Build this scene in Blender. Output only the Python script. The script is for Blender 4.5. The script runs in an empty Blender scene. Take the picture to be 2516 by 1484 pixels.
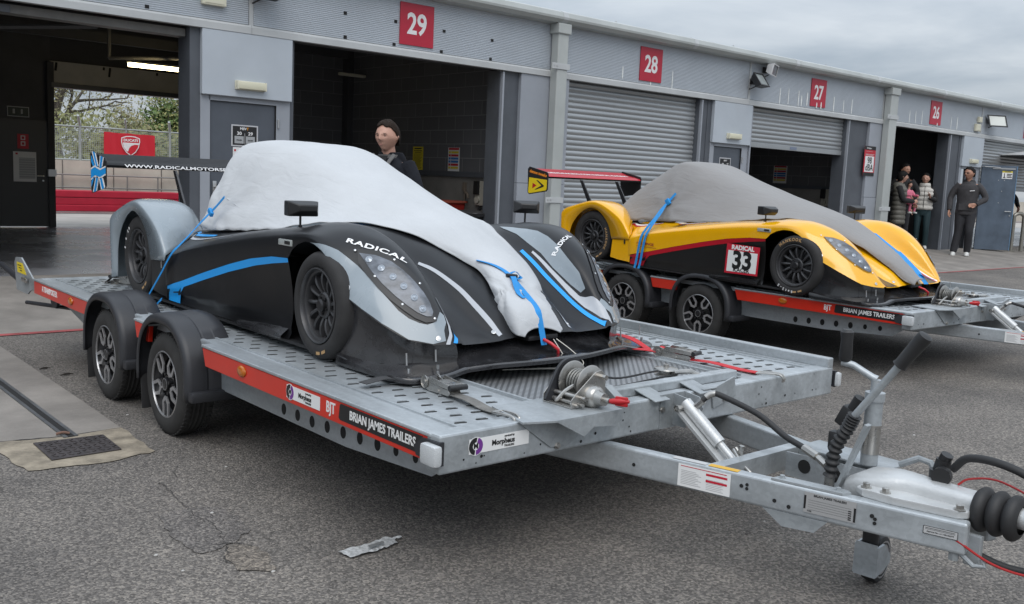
import bpy, bmesh, math, random
from mathutils import Vector, Matrix
from mathutils.bvhtree import BVHTree
from mathutils.geometry import tessellate_polygon
random.seed(7)
S = bpy.context.scene
COL = S.collection
R = math.radians

# ---------------------------------------------------------------- camera
CAM_H = 1.38
YAW, PITCH, ROLL, FOC = 0.71738, 0.12885, -0.04504, 2340.9 / 2516 * 36
cam_d = bpy.data.cameras.new('camera')
cam_d.sensor_width = 36
cam_d.lens = FOC
cam_d.clip_start = 0.05
cam_d.clip_end = 3000
cam = bpy.data.objects.new('camera', cam_d)
COL.objects.link(cam)
fw = Vector((math.sin(YAW) * math.cos(PITCH), math.cos(YAW) * math.cos(PITCH), -math.sin(PITCH)))
rt = Vector((math.cos(YAW), -math.sin(YAW), 0))
dn = fw.cross(rt)
c_, s_ = math.cos(ROLL), math.sin(ROLL)
r2 = rt * c_ + dn * s_
d2 = dn * c_ - rt * s_
cam.matrix_world = Matrix((r2, -d2, -fw)).transposed().to_4x4()
cam.location = (0, 0, CAM_H)
S.camera = cam

# ---------------------------------------------------------------- world and sun (overcast)
SUN_EL, SUN_AZ = R(52), R(215)
W = bpy.data.worlds.new('World')
S.world = W
W.use_nodes = True
nt = W.node_tree
nt.nodes.clear()
out = nt.nodes.new('ShaderNodeOutputWorld')
bg = nt.nodes.new('ShaderNodeBackground')
sky = nt.nodes.new('ShaderNodeTexSky')
sky.sky_type = 'NISHITA'
sky.sun_disc = False
sky.sun_elevation = SUN_EL
sky.sun_rotation = SUN_AZ
sky.air_density = 1.0
sky.dust_density = 2.5
tc = nt.nodes.new('ShaderNodeTexCoord')
sep = nt.nodes.new('ShaderNodeSeparateXYZ')
nt.links.new(tc.outputs['Generated'], sep.inputs[0])
# cloud layer: the direction is projected on a plane high above
zmx = nt.nodes.new('ShaderNodeMath'); zmx.operation = 'MAXIMUM'; zmx.inputs[1].default_value = 0.0
nt.links.new(sep.outputs['Z'], zmx.inputs[0])
zad = nt.nodes.new('ShaderNodeMath'); zad.operation = 'ADD'; zad.inputs[1].default_value = 0.12
nt.links.new(zmx.outputs[0], zad.inputs[0])
dx_ = nt.nodes.new('ShaderNodeMath'); dx_.operation = 'DIVIDE'
dy_ = nt.nodes.new('ShaderNodeMath'); dy_.operation = 'DIVIDE'
nt.links.new(sep.outputs['X'], dx_.inputs[0]); nt.links.new(zad.outputs[0], dx_.inputs[1])
nt.links.new(sep.outputs['Y'], dy_.inputs[0]); nt.links.new(zad.outputs[0], dy_.inputs[1])
cmb = nt.nodes.new('ShaderNodeCombineXYZ')
nt.links.new(dx_.outputs[0], cmb.inputs[0]); nt.links.new(dy_.outputs[0], cmb.inputs[1])
n1 = nt.nodes.new('ShaderNodeTexNoise'); n1.inputs['Scale'].default_value = 1.15; n1.inputs['Detail'].default_value = 7
n1.inputs['Roughness'].default_value = 0.52; n1.inputs['Distortion'].default_value = 0.25
nt.links.new(cmb.outputs[0], n1.inputs['Vector'])
ramp = nt.nodes.new('ShaderNodeValToRGB')
e = ramp.color_ramp.elements
e[0].position = 0.30; e[0].color = (3.05, 3.55, 4.15, 1)
e[1].position = 0.72; e[1].color = (5.9, 6.25, 6.6, 1)
m_ = e.new(0.5); m_.color = (4.3, 4.75, 5.25, 1)
nt.links.new(n1.outputs['Fac'], ramp.inputs[0])
mixw = nt.nodes.new('ShaderNodeMixRGB'); mixw.inputs[0].default_value = 0.88
nt.links.new(sky.outputs[0], mixw.inputs[1]); nt.links.new(ramp.outputs[0], mixw.inputs[2])
zf = nt.nodes.new('ShaderNodeMapRange')
zf.inputs[1].default_value, zf.inputs[2].default_value, zf.inputs[3].default_value, zf.inputs[4].default_value = 0.0, 0.85, 0.60, 1.75
nt.links.new(sep.outputs['Z'], zf.inputs[0])
zmul = nt.nodes.new('ShaderNodeVectorMath'); zmul.operation = 'SCALE'
nt.links.new(mixw.outputs[0], zmul.inputs[0]); nt.links.new(zf.outputs[0], zmul.inputs['Scale'])
nt.links.new(zmul.outputs[0], bg.inputs['Color'])
bg.inputs['Strength'].default_value = 0.1
nt.links.new(bg.outputs[0], out.inputs[0])

sun_d = bpy.data.lights.new('sun', 'SUN')
sun_d.energy = 0.8
sun_d.angle = R(45)
sun_d.color = (1.0, 0.97, 0.93)
sun = bpy.data.objects.new('sun', sun_d)
COL.objects.link(sun)
sd = Vector((math.sin(SUN_AZ) * math.cos(SUN_EL), math.cos(SUN_AZ) * math.cos(SUN_EL), math.sin(SUN_EL)))
sun.rotation_euler = sd.to_track_quat('Z', 'Y').to_euler()
sun.location = sd * 50
S.view_settings.view_transform = 'Standard'
S.view_settings.look = 'None'
S.view_settings.exposure = 0.75
S.view_settings.gamma = 1.0

# ---------------------------------------------------------------- materials
MATS = {}
def mat(name, col, rough=0.5, metal=0.0, var=0.0, vscale=8.0, bump=0.0, bscale=60.0, coat=0.0, spec=0.5, emit=None, rvar=0.0, alpha=1.0, col2=None, stretch=None):
    """Principled material whose colour, gloss and relief vary with procedural noise in object space."""
    if name in MATS:
        return MATS[name]
    m = bpy.data.materials.new(name)
    m.use_nodes = True
    t = m.node_tree
    b = t.nodes['Principled BSDF']
    c4 = (*col, 1)
    b.inputs['Base Color'].default_value = c4
    b.inputs['Roughness'].default_value = rough
    b.inputs['Metallic'].default_value = metal
    b.inputs['Specular IOR Level'].default_value = spec
    b.inputs['Coat Weight'].default_value = coat
    b.inputs['Coat Roughness'].default_value = 0.04
    if alpha < 1:
        b.inputs['Alpha'].default_value = alpha
    co = t.nodes.new('ShaderNodeTexCoord')
    src = co.outputs['Object']
    if stretch:
        mp = t.nodes.new('ShaderNodeMapping'); mp.inputs['Scale'].default_value = stretch
        t.links.new(src, mp.inputs[0]); src = mp.outputs[0]
    if var or rvar or col2:
        n = t.nodes.new('ShaderNodeTexNoise'); n.inputs['Scale'].default_value = vscale
        n.inputs['Detail'].default_value = 6; n.inputs['Roughness'].default_value = 0.6
        t.links.new(src, n.inputs['Vector'])
        if var or col2:
            rp = t.nodes.new('ShaderNodeValToRGB')
            a = rp.color_ramp.elements
            a[0].position, a[1].position = 0.3, 0.7
            a[0].color = tuple(max(0, x * (1 - var)) for x in col) + (1,)
            a[1].color = tuple(x * (1 + var) for x in (col2 or col)) + (1,)
            t.links.new(n.outputs['Fac'], rp.inputs[0])
            t.links.new(rp.outputs[0], b.inputs['Base Color'])
        if rvar:
            mr = t.nodes.new('ShaderNodeMapRange')
            mr.inputs[1].default_value, mr.inputs[2].default_value = 0.3, 0.7
            mr.inputs[3].default_value, mr.inputs[4].default_value = max(0.02, rough - rvar), min(1, rough + rvar)
            t.links.new(n.outputs['Fac'], mr.inputs[0])
            t.links.new(mr.outputs[0], b.inputs['Roughness'])
    if bump:
        n2 = t.nodes.new('ShaderNodeTexNoise'); n2.inputs['Scale'].default_value = bscale
        n2.inputs['Detail'].default_value = 4
        t.links.new(src, n2.inputs['Vector'])
        bp = t.nodes.new('ShaderNodeBump'); bp.inputs['Strength'].default_value = bump; bp.inputs['Distance'].default_value = 0.01
        t.links.new(n2.outputs['Fac'], bp.inputs['Height'])
        t.links.new(bp.outputs[0], b.inputs['Normal'])
    if emit:
        b.inputs['Emission Color'].default_value = (*emit[0], 1)
        b.inputs['Emission Strength'].default_value = emit[1]
    MATS[name] = m
    return m

def node(m, kind, **kw):
    n = m.node_tree.nodes.new(kind)
    for k, v in kw.items():
        if k.startswith('i_'):
            n.inputs[k[2:].replace('_', ' ')].default_value = v
        else:
            setattr(n, k, v)
    return n

# ---------------------------------------------------------------- mesh helper
class MB:
    def __init__(s):
        s.v, s.f, s.mi = [], [], []
        s.cur = 0
    def add(s, vs, fs, M=None):
        o = len(s.v)
        s.v += [tuple(M @ Vector(p)) if M else tuple(p) for p in vs]
        for f in fs:
            s.f.append(tuple(i + o for i in f)); s.mi.append(s.cur)
        return s
    def box(s, c, d, rot=None, bev=0.0):
        x, y, z = d[0] / 2, d[1] / 2, d[2] / 2
        M = Matrix.Translation(Vector(c)) @ (rot.to_4x4() if rot else Matrix())
        if bev <= 0:
            vs = [(a * x, b * y, q * z) for a in (-1, 1) for b in (-1, 1) for q in (-1, 1)]
            return s.add(vs, [(0, 1, 3, 2), (4, 6, 7, 5), (0, 4, 5, 1), (2, 3, 7, 6), (0, 2, 6, 4), (1, 5, 7, 3)], M)
        bm = bmesh.new(); bmesh.ops.create_cube(bm, size=1)
        for v in bm.verts: v.co = Vector((v.co.x * d[0], v.co.y * d[1], v.co.z * d[2]))
        bmesh.ops.bevel(bm, geom=list(bm.edges), offset=min(bev, min(d) * .45), segments=2, affect='EDGES', profile=.6)
        s.bm(bm, M); return s
    def bm(s, bm, M=None):
        bm.verts.index_update()
        s.add([v.co[:] for v in bm.verts], [[v.index for v in f.verts] for f in bm.faces], M); bm.free(); return s
    def tube(s, pts, r, n=10, caps=True, closed=False):
        P = [Vector(p) for p in pts]; m = len(P)
        rr = r if isinstance(r, (list, tuple)) else [r] * m
        vs = []; up = None
        for i in range(m):
            a = P[i - 1] if (i or closed) else P[i]; b = P[(i + 1) % m] if (i < m - 1 or closed) else P[i]
            t = (b - a).normalized()
            if up is None:
                up = t.orthogonal().normalized()
            else:
                up = (up - t * up.dot(t)).normalized()
            w = t.cross(up)
            vs += [P[i] + (up * math.cos(q) + w * math.sin(q)) * rr[i] for q in (2 * math.pi * k / n for k in range(n))]
        fs = []
        for i in range(m if closed else m - 1):
            j = (i + 1) % m
            for k in range(n):
                fs.append((i * n + k, i * n + (k + 1) % n, j * n + (k + 1) % n, j * n + k))
        if caps and not closed:
            fs.append(tuple(reversed(range(n)))); fs.append(tuple((m - 1) * n + k for k in range(n)))
        return s.add(vs, fs)
    def cyl(s, a, b, r, n=20, r2=None):
        return s.tube([a, b], [r, r if r2 is None else r2], n)
    def lathe(s, prof, o=(0, 0, 0), axis='y', n=40, a0=0.0, a1=2 * math.pi):
        """prof: (radius, along) pairs turned about an axis through o."""
        full = abs(a1 - a0 - 2 * math.pi) < 1e-6
        k = n if full else n + 1
        vs = []
        for r, h in prof:
            for i in range(k):
                q = a0 + (a1 - a0) * i / n
                c, d = r * math.cos(q), r * math.sin(q)
                p = {'y': (c, h, d), 'x': (h, c, d), 'z': (c, d, h)}[axis]
                vs.append((p[0] + o[0], p[1] + o[1], p[2] + o[2]))
        fs = []
        for j in range(len(prof) - 1):
            for i in range(n):
                i2 = (i + 1) % k
                fs.append((j * k + i, j * k + i2, (j + 1) * k + i2, (j + 1) * k + i))
        return s.add(vs, fs)
    def grid(s, rows, closed=False):
        n = len(rows[0]); vs = [p for r in rows for p in r]; fs = []
        for i in range(len(rows) - 1):
            for j in range(n - (0 if closed else 1)):
                k = (j + 1) % n
                fs.append((i * n + j, i * n + k, (i + 1) * n + k, (i + 1) * n + j))
        return s.add(vs, fs)
    def prism(s, poly, h0, h1, M=None):
        """poly in xy, extruded h0..h1 along z, then moved by M."""
        n = len(poly)
        vs = [(p[0], p[1], h0) for p in poly] + [(p[0], p[1], h1) for p in poly]
        tri = tessellate_polygon([[Vector((p[0], p[1], 0)) for p in poly]])
        fs = [tuple(t) for t in tri] + [tuple(i + n for i in reversed(t)) for t in tri]
        fs += [(i, (i + 1) % n, (i + 1) % n + n, i + n) for i in range(n)]
        return s.add(vs, fs, M)
    def mirror(s, ax=1):
        o = len(s.v)
        nv = []
        for p in s.v:
            q = list(p); q[ax] = -q[ax]; nv.append(tuple(q))
        s.v += nv
        nf = len(s.f)
        for i in range(nf):
            s.f.append(tuple(k + o for k in reversed(s.f[i]))); s.mi.append(s.mi[i])
        return s
    def build(s, name, m, parent=None, smooth=40, bev=0.0, sub=0, solid=0.0, weld=0.0, segs=2):
        me = bpy.data.meshes.new(name)
        me.from_pydata([tuple(p) for p in s.v], [], s.f)
        ms = m if isinstance(m, (list, tuple)) else [m]
        for q in ms: me.materials.append(q)
        if len(ms) > 1: me.polygons.foreach_set('material_index', s.mi)
        bm = bmesh.new(); bm.from_mesh(me)
        if weld: bmesh.ops.remove_doubles(bm, verts=bm.verts, dist=weld)
        bmesh.ops.recalc_face_normals(bm, faces=bm.faces)
        bm.to_mesh(me); bm.free()
        if smooth:
            me.polygons.foreach_set('use_smooth', [True] * len(me.polygons))
            if smooth < 180: me.set_sharp_from_angle(angle=R(smooth))
        me.update()
        o = bpy.data.objects.new(name, me); COL.objects.link(o)
        if parent: o.parent = parent
        if solid:
            md = o.modifiers.new('solid', 'SOLIDIFY'); md.thickness = solid; md.offset = 0
        if bev:
            md = o.modifiers.new('bevel', 'BEVEL'); md.width = bev; md.segments = segs; md.limit_method = 'ANGLE'; md.angle_limit = R(35)
            md.harden_normals = False
        if sub:
            md = o.modifiers.new('sub', 'SUBSURF'); md.levels = sub; md.render_levels = sub
        return o

def tag(o, label, cat, group=None):
    o['label'] = label; o['category'] = cat
    if group: o['group'] = group
    return o
def thing(name, label, cat, loc=(0, 0, 0), rotz=0.0, group=None, par=None):
    o = bpy.data.objects.new(name, None); COL.objects.link(o)
    o.empty_display_size = 0.1
    o.location = loc; o.rotation_euler = (0, 0, rotz)
    return tag(o, label, cat, group)
def struct(o, kind='structure'):
    o['kind'] = kind; return o
def copy_tree(o, parent=None):
    c = o.copy(); COL.objects.link(c)
    if parent: c.parent = parent
    for ch in list(o.children): copy_tree(ch, c)
    return c
def text_mb(txt, size, M, bold=0.0, ext=0.0015, shear=0.0, align='CENTER', wide=1.0, spacing=1.0):
    """Letters as mesh; the text lies in the xy plane of M."""
    cu = bpy.data.curves.new('lettering', 'FONT')
    cu.body = txt; cu.size = size; cu.offset = bold; cu.extrude = ext; cu.shear = shear; cu.space_character = spacing
    cu.align_x = align; cu.align_y = 'CENTER'; cu.resolution_u = 3
    o = bpy.data.objects.new('lettering', cu); COL.objects.link(o)
    dg = bpy.context.evaluated_depsgraph_get()
    me = bpy.data.meshes.new_from_object(o.evaluated_get(dg))
    vs = [(v.co.x * wide, v.co.y, v.co.z) for v in me.vertices]; fs = [tuple(p.vertices) for p in me.polygons]
    bpy.data.objects.remove(o); bpy.data.curves.remove(cu); bpy.data.meshes.remove(me)
    mb = MB(); mb.add(vs, fs, M); return mb
def frame(o, x, y):
    """4x4 with origin o, text direction x and up y."""
    x = Vector(x).normalized(); z = x.cross(Vector(y)).normalized(); y = z.cross(x)
    M = Matrix((x, y, z)).transposed().to_4x4(); M.translation = Vector(o); return M
def catmull(pts, n):
    P = [Vector(p) for p in pts]; P = [P[0] * 2 - P[1]] + P + [P[-1] * 2 - P[-2]]
    o = []
    for i in range(1, len(P) - 2):
        a, b, c, d = P[i - 1:i + 3]
        for k in range(n):
            t = k / n
            o.append(0.5 * ((2 * b) + (c - a) * t + (2 * a - 5 * b + 4 * c - d) * t * t + (3 * b - a - 3 * c + d) * t ** 3))
    o.append(P[-2]); return o
def lerp_tab(tab, x):
    if x <= tab[0][0]: return tab[0][1]
    for (a, p), (b, q) in zip(tab, tab[1:]):
        if x <= b: return p + (q - p) * (x - a) / (b - a)
    return tab[-1][1]
# ================================================================ ground, pit garages and what lies behind them
DARKSLOT = mat('slot_shadow', (.012, .012, .012), .9)
FY, BZ, SOF, ROOF = 10.20, 0.18, 2.838, 3.73
def asphalt(name, base, dark=1.0):
    m = bpy.data.materials.new(name); m.use_nodes = True; t = m.node_tree; b = t.nodes['Principled BSDF']
    co = t.nodes.new('ShaderNodeTexCoord'); src = co.outputs['Object']
    v = node(m, 'ShaderNodeTexVoronoi', i_Scale=120.0); n1 = node(m, 'ShaderNodeTexNoise', i_Scale=1.1, i_Detail=6.0, i_Roughness=.6); n2 = node(m, 'ShaderNodeTexNoise', i_Scale=55.0, i_Detail=4.0, i_Roughness=.7); n3 = node(m, 'ShaderNodeTexNoise', i_Scale=150.0, i_Detail=2.0)
    for q in (v, n1, n2, n3): t.links.new(src, q.inputs['Vector'])
    rp = node(m, 'ShaderNodeValToRGB'); e = rp.color_ramp.elements
    e[0].position, e[0].color = .10, (base[0] * .66, base[1] * .66, base[2] * .66, 1)
    e[1].position, e[1].color = .62, (base[0] * 1.15, base[1] * 1.15, base[2] * 1.15, 1)
    k = e.new(.9); k.color = (base[0] * 1.75, base[1] * 1.72, base[2] * 1.66, 1)
    sp = node(m, 'ShaderNodeSeparateXYZ'); t.links.new(v.outputs['Color'], sp.inputs[0])
    t.links.new(sp.outputs[0], rp.inputs[0])
    mu = node(m, 'ShaderNodeMixRGB', blend_type='MULTIPLY'); mu.inputs[0].default_value = 1
    r1 = node(m, 'ShaderNodeValToRGB'); r1.color_ramp.elements[0].position = .32; r1.color_ramp.elements[0].color = (.72, .71, .70, 1); r1.color_ramp.elements[1].position = .68; r1.color_ramp.elements[1].color = (1.18, 1.15, 1.10, 1)
    t.links.new(n1.outputs['Fac'], r1.inputs[0]); t.links.new(rp.outputs[0], mu.inputs[1]); t.links.new(r1.outputs[0], mu.inputs[2])
    m2 = node(m, 'ShaderNodeMixRGB', blend_type='MULTIPLY'); m2.inputs[0].default_value = 1
    r2_ = node(m, 'ShaderNodeValToRGB'); r2_.color_ramp.elements[0].position = .35; r2_.color_ramp.elements[0].color = (.74, .735, .73, 1); r2_.color_ramp.elements[1].position = .62; r2_.color_ramp.elements[1].color = (1.10, 1.10, 1.10, 1)
    t.links.new(n2.outputs['Fac'], r2_.inputs[0]); t.links.new(mu.outputs[0], m2.inputs[1]); t.links.new(r2_.outputs[0], m2.inputs[2])
    t.links.new(m2.outputs[0], b.inputs['Base Color'])
    b.inputs['Roughness'].default_value = .88; b.inputs['Specular IOR Level'].default_value = .35
    hs = node(m, 'ShaderNodeMath', operation='ADD'); t.links.new(v.outputs['Distance'], hs.inputs[0]); t.links.new(n3.outputs['Fac'], hs.inputs[1])
    bp = node(m, 'ShaderNodeBump', i_Strength=.75, i_Distance=.006, invert=True); t.links.new(hs.outputs[0], bp.inputs['Height']); t.links.new(bp.outputs[0], b.inputs['Normal'])
    MATS[name] = m; return m
ASPH = asphalt('asphalt', (.150, .141, .134))
ASPH2 = asphalt('asphalt_patch', (.132, .125, .122))
ASPH3 = asphalt('asphalt_worn', (.158, .143, .128))
CONC = mat('apron_concrete', (.215, .196, .176), .85, var=.28, vscale=2.2, bump=.35, bscale=45)
CONC_W = mat('stained_concrete', (.25, .215, .165), .9, var=.45, vscale=9, bump=.6, bscale=40)
FLOORP = mat('painted_floor', (.17, .172, .182), .26, var=.3, vscale=1.2, rvar=.12)
REDLINE = mat('red_line_paint', (.30, .07, .07), .8, var=.35, vscale=9)
CLAD = mat('cladding_grey', (.44, .475, .515), .42, var=.05, vscale=1.5, metal=.1)
PANEL = mat('panel_light_grey', (.42, .46, .505), .45, var=.05, vscale=2, bump=.05, bscale=120)
POST = mat('post_grey', (.29, .31, .345), .5, var=.08, vscale=1.5)
FRAME = mat('frame_dark_grey', (.078, .086, .10), .5, var=.12, vscale=3)
TRIM = mat('trim_grey', (.44, .455, .46), .45, var=.1, vscale=2)
GUTT = mat('gutter_grey', (.38, .40, .39), .45, var=.12, vscale=1.3)
DOORM = mat('door_blue_grey', (.075, .086, .105), .45, var=.1, vscale=4)
SHUT = mat('shutter_steel', (.36, .375, .385), .36, metal=.55, var=.12, vscale=2, stretch=(.2, 1, 3))
WALLW = mat('rear_wall_paint', (.42, .41, .38), .8, var=.15, vscale=2)
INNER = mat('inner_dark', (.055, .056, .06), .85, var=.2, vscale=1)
DADO = mat('render_grey', (.20, .19, .175), .85, var=.25, vscale=1.6)
CREAM = mat('cream_plastic', (.62, .60, .48), .4)
SIGNR = mat('sign_red_plate', (.42, .012, .035), .4, var=.06, vscale=3)
BLOCK = bpy.data.materials.new('painted_block'); BLOCK.use_nodes = True
def _block():
    t = BLOCK.node_tree; b = t.nodes['Principled BSDF']; co = t.nodes.new('ShaderNodeTexCoord')
    br = node(BLOCK, 'ShaderNodeTexBrick'); br.offset = .5
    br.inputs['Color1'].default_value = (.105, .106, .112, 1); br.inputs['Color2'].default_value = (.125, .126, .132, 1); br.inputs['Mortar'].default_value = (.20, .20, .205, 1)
    br.inputs['Scale'].default_value = 1.0; br.inputs['Brick Width'].default_value = .42; br.inputs['Row Height'].default_value = .21; br.inputs['Mortar Size'].default_value = .006
    t.links.new(co.outputs['UV'], br.inputs['Vector']); t.links.new(br.outputs['Color'], b.inputs['Base Color']); b.inputs['Roughness'].default_value = .8
    bp = node(BLOCK, 'ShaderNodeBump', i_Strength=.5, i_Distance=.006, invert=True); t.links.new(br.outputs['Fac'], bp.inputs['Height']); t.links.new(bp.outputs[0], b.inputs['Normal'])
_block()
def uv_sheet(name, o, u, v, lu, lv, m, parent):
    """a wall face of size lu x lv at o with its own metre-scaled UV"""
    u, v, o = Vector(u), Vector(v), Vector(o); n = u.cross(v).normalized()
    me = bpy.data.meshes.new(name); th = .06
    P = [o, o + u * lu, o + u * lu + v * lv, o + v * lv]; Q = [p - n * th for p in P]
    me.from_pydata([tuple(p) for p in P + Q], [], [(0, 1, 2, 3), (7, 6, 5, 4), (0, 4, 5, 1), (1, 5, 6, 2), (2, 6, 7, 3), (3, 7, 4, 0)])
    l = me.uv_layers.new(name='UVMap'); c = [(0, 0), (lu, 0), (lu, lv), (0, lv)]
    for p in me.polygons:
        for li in p.loop_indices: l.data[li].uv = c[me.loops[li].vertex_index % 4]
    me.materials.append(m); ob = bpy.data.objects.new(name, me); COL.objects.link(ob); ob.parent = parent
    return ob

# ---- ground sheets
def sheet(name, pts, z, m, kind='structure'):
    P = [Vector((p[0], p[1], 0)) for p in pts]; mb = MB(); mb.add([(p[0], p[1], z) for p in pts], [tuple(t) for t in tessellate_polygon([P])])
    return struct(mb.build(name, m, smooth=0), kind)
mb = MB().grid([[(-400, -300, 0), (-400, 8.05, 0)], [(600, -300, 0), (600, 8.05, 0)]]); struct(mb.build('ground', ASPH, smooth=0))
mb = MB().grid([[(-60, 8.05, .0), (-60, 10.2, BZ), (-60, 10.5, BZ)], [(120, 8.05, .0), (120, 10.2, BZ), (120, 10.5, BZ)]]); struct(mb.build('apron', CONC, smooth=0))
sheet('floor', [(-6, 10.5), (40, 10.5), (40, 17.9), (-6, 17.9)], BZ - .004, FLOORP)
mb = MB().grid([[(-60, 17.9, .17), (-60, 23.4, .10), (-60, 140, .10)], [(300, 17.9, .17), (300, 23.4, .10), (300, 140, .10)]]); struct(mb.build('pit_lane', mat('pit_lane_concrete', (.36, .335, .305), .85, var=.15, vscale=1.5, bump=.2, bscale=40), smooth=0))
sheet('track', [(-60, 23.6), (300, 23.6), (300, 24.9), (-60, 24.9)], .104, asphalt('track_asphalt', (.13, .125, .125)))
sheet('painted_line', [(-60, 24.0), (300, 24.0), (300, 24.12), (-60, 24.12)], .108, REDLINE)
rnd = random.Random(11)
def rag(pts, amp, n=6):
    o = []
    for i, p in enumerate(pts):
        q = pts[(i + 1) % len(pts)]
        for k in range(n):
            t = k / n; a = amp if k else amp * .3
            o.append((p[0] + (q[0] - p[0]) * t + rnd.uniform(-a, a), p[1] + (q[1] - p[1]) * t + rnd.uniform(-a, a)))
    return o
sheet('concrete_strip', [(-6, 8.06), (1.69, 8.06), (1.685, 7.0), (1.672, 5.6), (1.66, 4.96), (1.39, 4.935), (1.10, 4.99), (.2, 5.02), (-6, 5.05)], .004, CONC)
sheet('concrete_surround', rag([(1.66, 4.955), (1.657, 4.454), (1.39, 4.40), (1.085, 4.445), (1.05, 4.80), (1.08, 4.985), (1.39, 4.93)], .012), .0045, CONC_W)
sheet('painted_line', [(1.60, 8.00), (1.60, 8.09), (40, 8.20), (40, 8.11)], .006, REDLINE)
sheet('painted_line', [(-6, 8.0), (-6, 8.09), (1.60, 8.09), (1.60, 8.00)], .0082, REDLINE)
sheet('tarmac_patch', rag([(1.355, 3.60), (1.484, 3.625), (1.576, 3.575), (1.60, 3.43), (1.577, 3.27), (1.50, 3.20), (1.40, 3.16), (1.33, 3.16), (1.312, 3.264), (1.322, 3.418)], .012, 4), .0035, ASPH2)
sheet('tarmac_patch', rag([(1.434, 3.17), (1.514, 3.115), (1.52, 3.0), (1.47, 2.86), (1.38, 2.95), (1.385, 3.06)], .014, 4), .0040, ASPH3)
def crack(pts, w):
    P = []
    for a, b in zip(pts, pts[1:]):
        for k in range(7):
            t = k / 7; P.append(Vector((a[0] + (b[0] - a[0]) * t + rnd.uniform(-.008, .008), a[1] + (b[1] - a[1]) * t + rnd.uniform(-.008, .008), .0048)))
    l, r = [], []
    for i in range(1, len(P) - 1):
        t = (P[i + 1] - P[i - 1]).normalized(); n = Vector((-t.y, t.x, 0)); ww = w * rnd.uniform(.3, 1.3)
        l.append(P[i] + n * ww); r.append(P[i] - n * ww)
    return struct(MB().grid([l, r]).build('tarmac_crack', mat('crack_dirt', (.045, .042, .040), .95), smooth=0))
crack([(1.503, 4.02), (1.494, 3.864), (1.473, 3.629), (1.466, 3.495), (1.488, 3.435), (1.469, 3.298), (1.433, 3.201)], .0018)
crack([(1.40, 3.20), (1.476, 3.181), (1.52, 3.10)], .0028)
crack([(1.44, 3.19), (1.42, 3.114), (1.372, 3.063), (1.385, 3.0)], .0028)
crack([(1.673, 4.203), (1.592, 4.075), (1.60, 3.99)], .0016)
crack([(1.69, 4.95), (1.40, 4.93), (1.10, 4.985), (.6, 5.0)], .006)
# drain channel in the strip: a thing of its own
dr = MB(); dr.box((1.375, 6.5, .005), (.018, 3.2, .010)); dr.box((1.425, 6.5, .005), (.018, 3.2, .010))
dro = dr.build('drain_channel', mat('drain_steel', (.11, .115, .12), .5, metal=.4, var=.3, vscale=6), smooth=0)
MB().box((1.40, 6.5, .0055), (.032, 3.2, .003)).build('slot', DARKSLOT, dro, smooth=0)
tag(dro, 'narrow steel drain channel running through the concrete strip towards the manhole', 'drain')
mh = MB(); mh.prism([(1.216, 4.865), (1.538, 4.845), (1.529, 4.552), (1.212, 4.542)], .005, .012)
mho = mh.build('manhole_cover', mat('cast_iron', (.060, .052, .052), .6, metal=.3, var=.3, vscale=12), smooth=0, bev=.003)
tr_ = MB()
for i in range(9):
    for j in range(8):
        tr_.box((1.24 + i * .034, 4.575 + j * .035, .0135), (.024, .008, .004), rot=Matrix.Rotation(R(45 if (i + j) % 2 else -45), 3, 'Z'))
tr_.build('tread_pattern', MATS['cast_iron'], mho, smooth=0)
tag(mho, 'rectangular cast iron manhole cover set in crumbling concrete', 'manhole cover')

# ---- building
pg_ = thing('pit_garage', 'long grey pit garage block with red numbers over its bays', 'garage block', (0, 0, 0))
J = [4.864 + 4.65 * k for k in range(-2, 8)]
def clad_part(x0, x1):
    prof = []
    z = SOF + .10
    while z < ROOF - .165:
        prof += [(0, z), (-.006, z + .003), (-.006, z + .013), (0, z + .016)]; z += .0215
    m = MB().grid([[(x0, FY + p[0], p[1]) for p in prof], [(x1, FY + p[0], p[1]) for p in prof]])
    return m.build('cladding', CLAD, pg_, smooth=0)
for a, b in zip(J, J[1:]):
    clad_part(a + .03, b - .03)
    MB().box(((a + b) / 2, FY + .15, SOF + .47), (b - a, .26, .92)).build('lintel', INNER, pg_, smooth=0)
    tr_ = MB().prism([(FY - .035, SOF), (FY - .035, SOF + .07), (FY - .012, SOF + .095), (FY + .05, SOF + .095), (FY + .05, SOF)], a, b - .004, Matrix(((0, 0, 1, 0), (1, 0, 0, 0), (0, 1, 0, 0), (0, 0, 0, 1))))
    tr_.build('soffit_trim', TRIM, pg_, smooth=0)
    MB().box((a, FY - .006, SOF + .42), (.05, .012, .66)).build('joint_strip', TRIM, pg_, smooth=0)
for k in range(16):
    x0 = -5 + 2.9 * k; x1 = x0 + 2.892
    g = MB().prism([(FY + .02, 3.565), (FY - .16, 3.575), (FY - .21, 3.62), (FY - .215, 3.65), (FY - .19, 3.715), (FY - .12, 3.745), (FY + .1, 3.765), (FY + .1, 3.565)], x0, x1, Matrix(((0, 0, 1, 0), (1, 0, 0, 0), (0, 1, 0, 0), (0, 0, 0, 1))))
    g.build('gutter', GUTT, pg_, smooth=0)
    s = MB().prism([(FY - .163, 3.572), (FY - .214, 3.618), (FY - .219, 3.65), (FY - .193, 3.718), (FY - .12, 3.749)], x1 - .05, x1 + .05, Matrix(((0, 0, 1, 0), (1, 0, 0, 0), (0, 1, 0, 0), (0, 0, 0, 1)))); s.build('gutter_joint', TRIM, pg_, smooth=0)
    MB().cyl((x0 + 1.2, FY - .02, 3.755), (x0 + 1.2, FY - .02, 3.785), .012, 8).build('rivet', TRIM, pg_)
MB().grid([[(-8, FY + .1, 3.76), (-8, 18.1, 3.95)], [(45, FY + .1, 3.76), (45, 18.1, 3.95)]]).build('roof', INNER, pg_, smooth=0, solid=.06)
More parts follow.
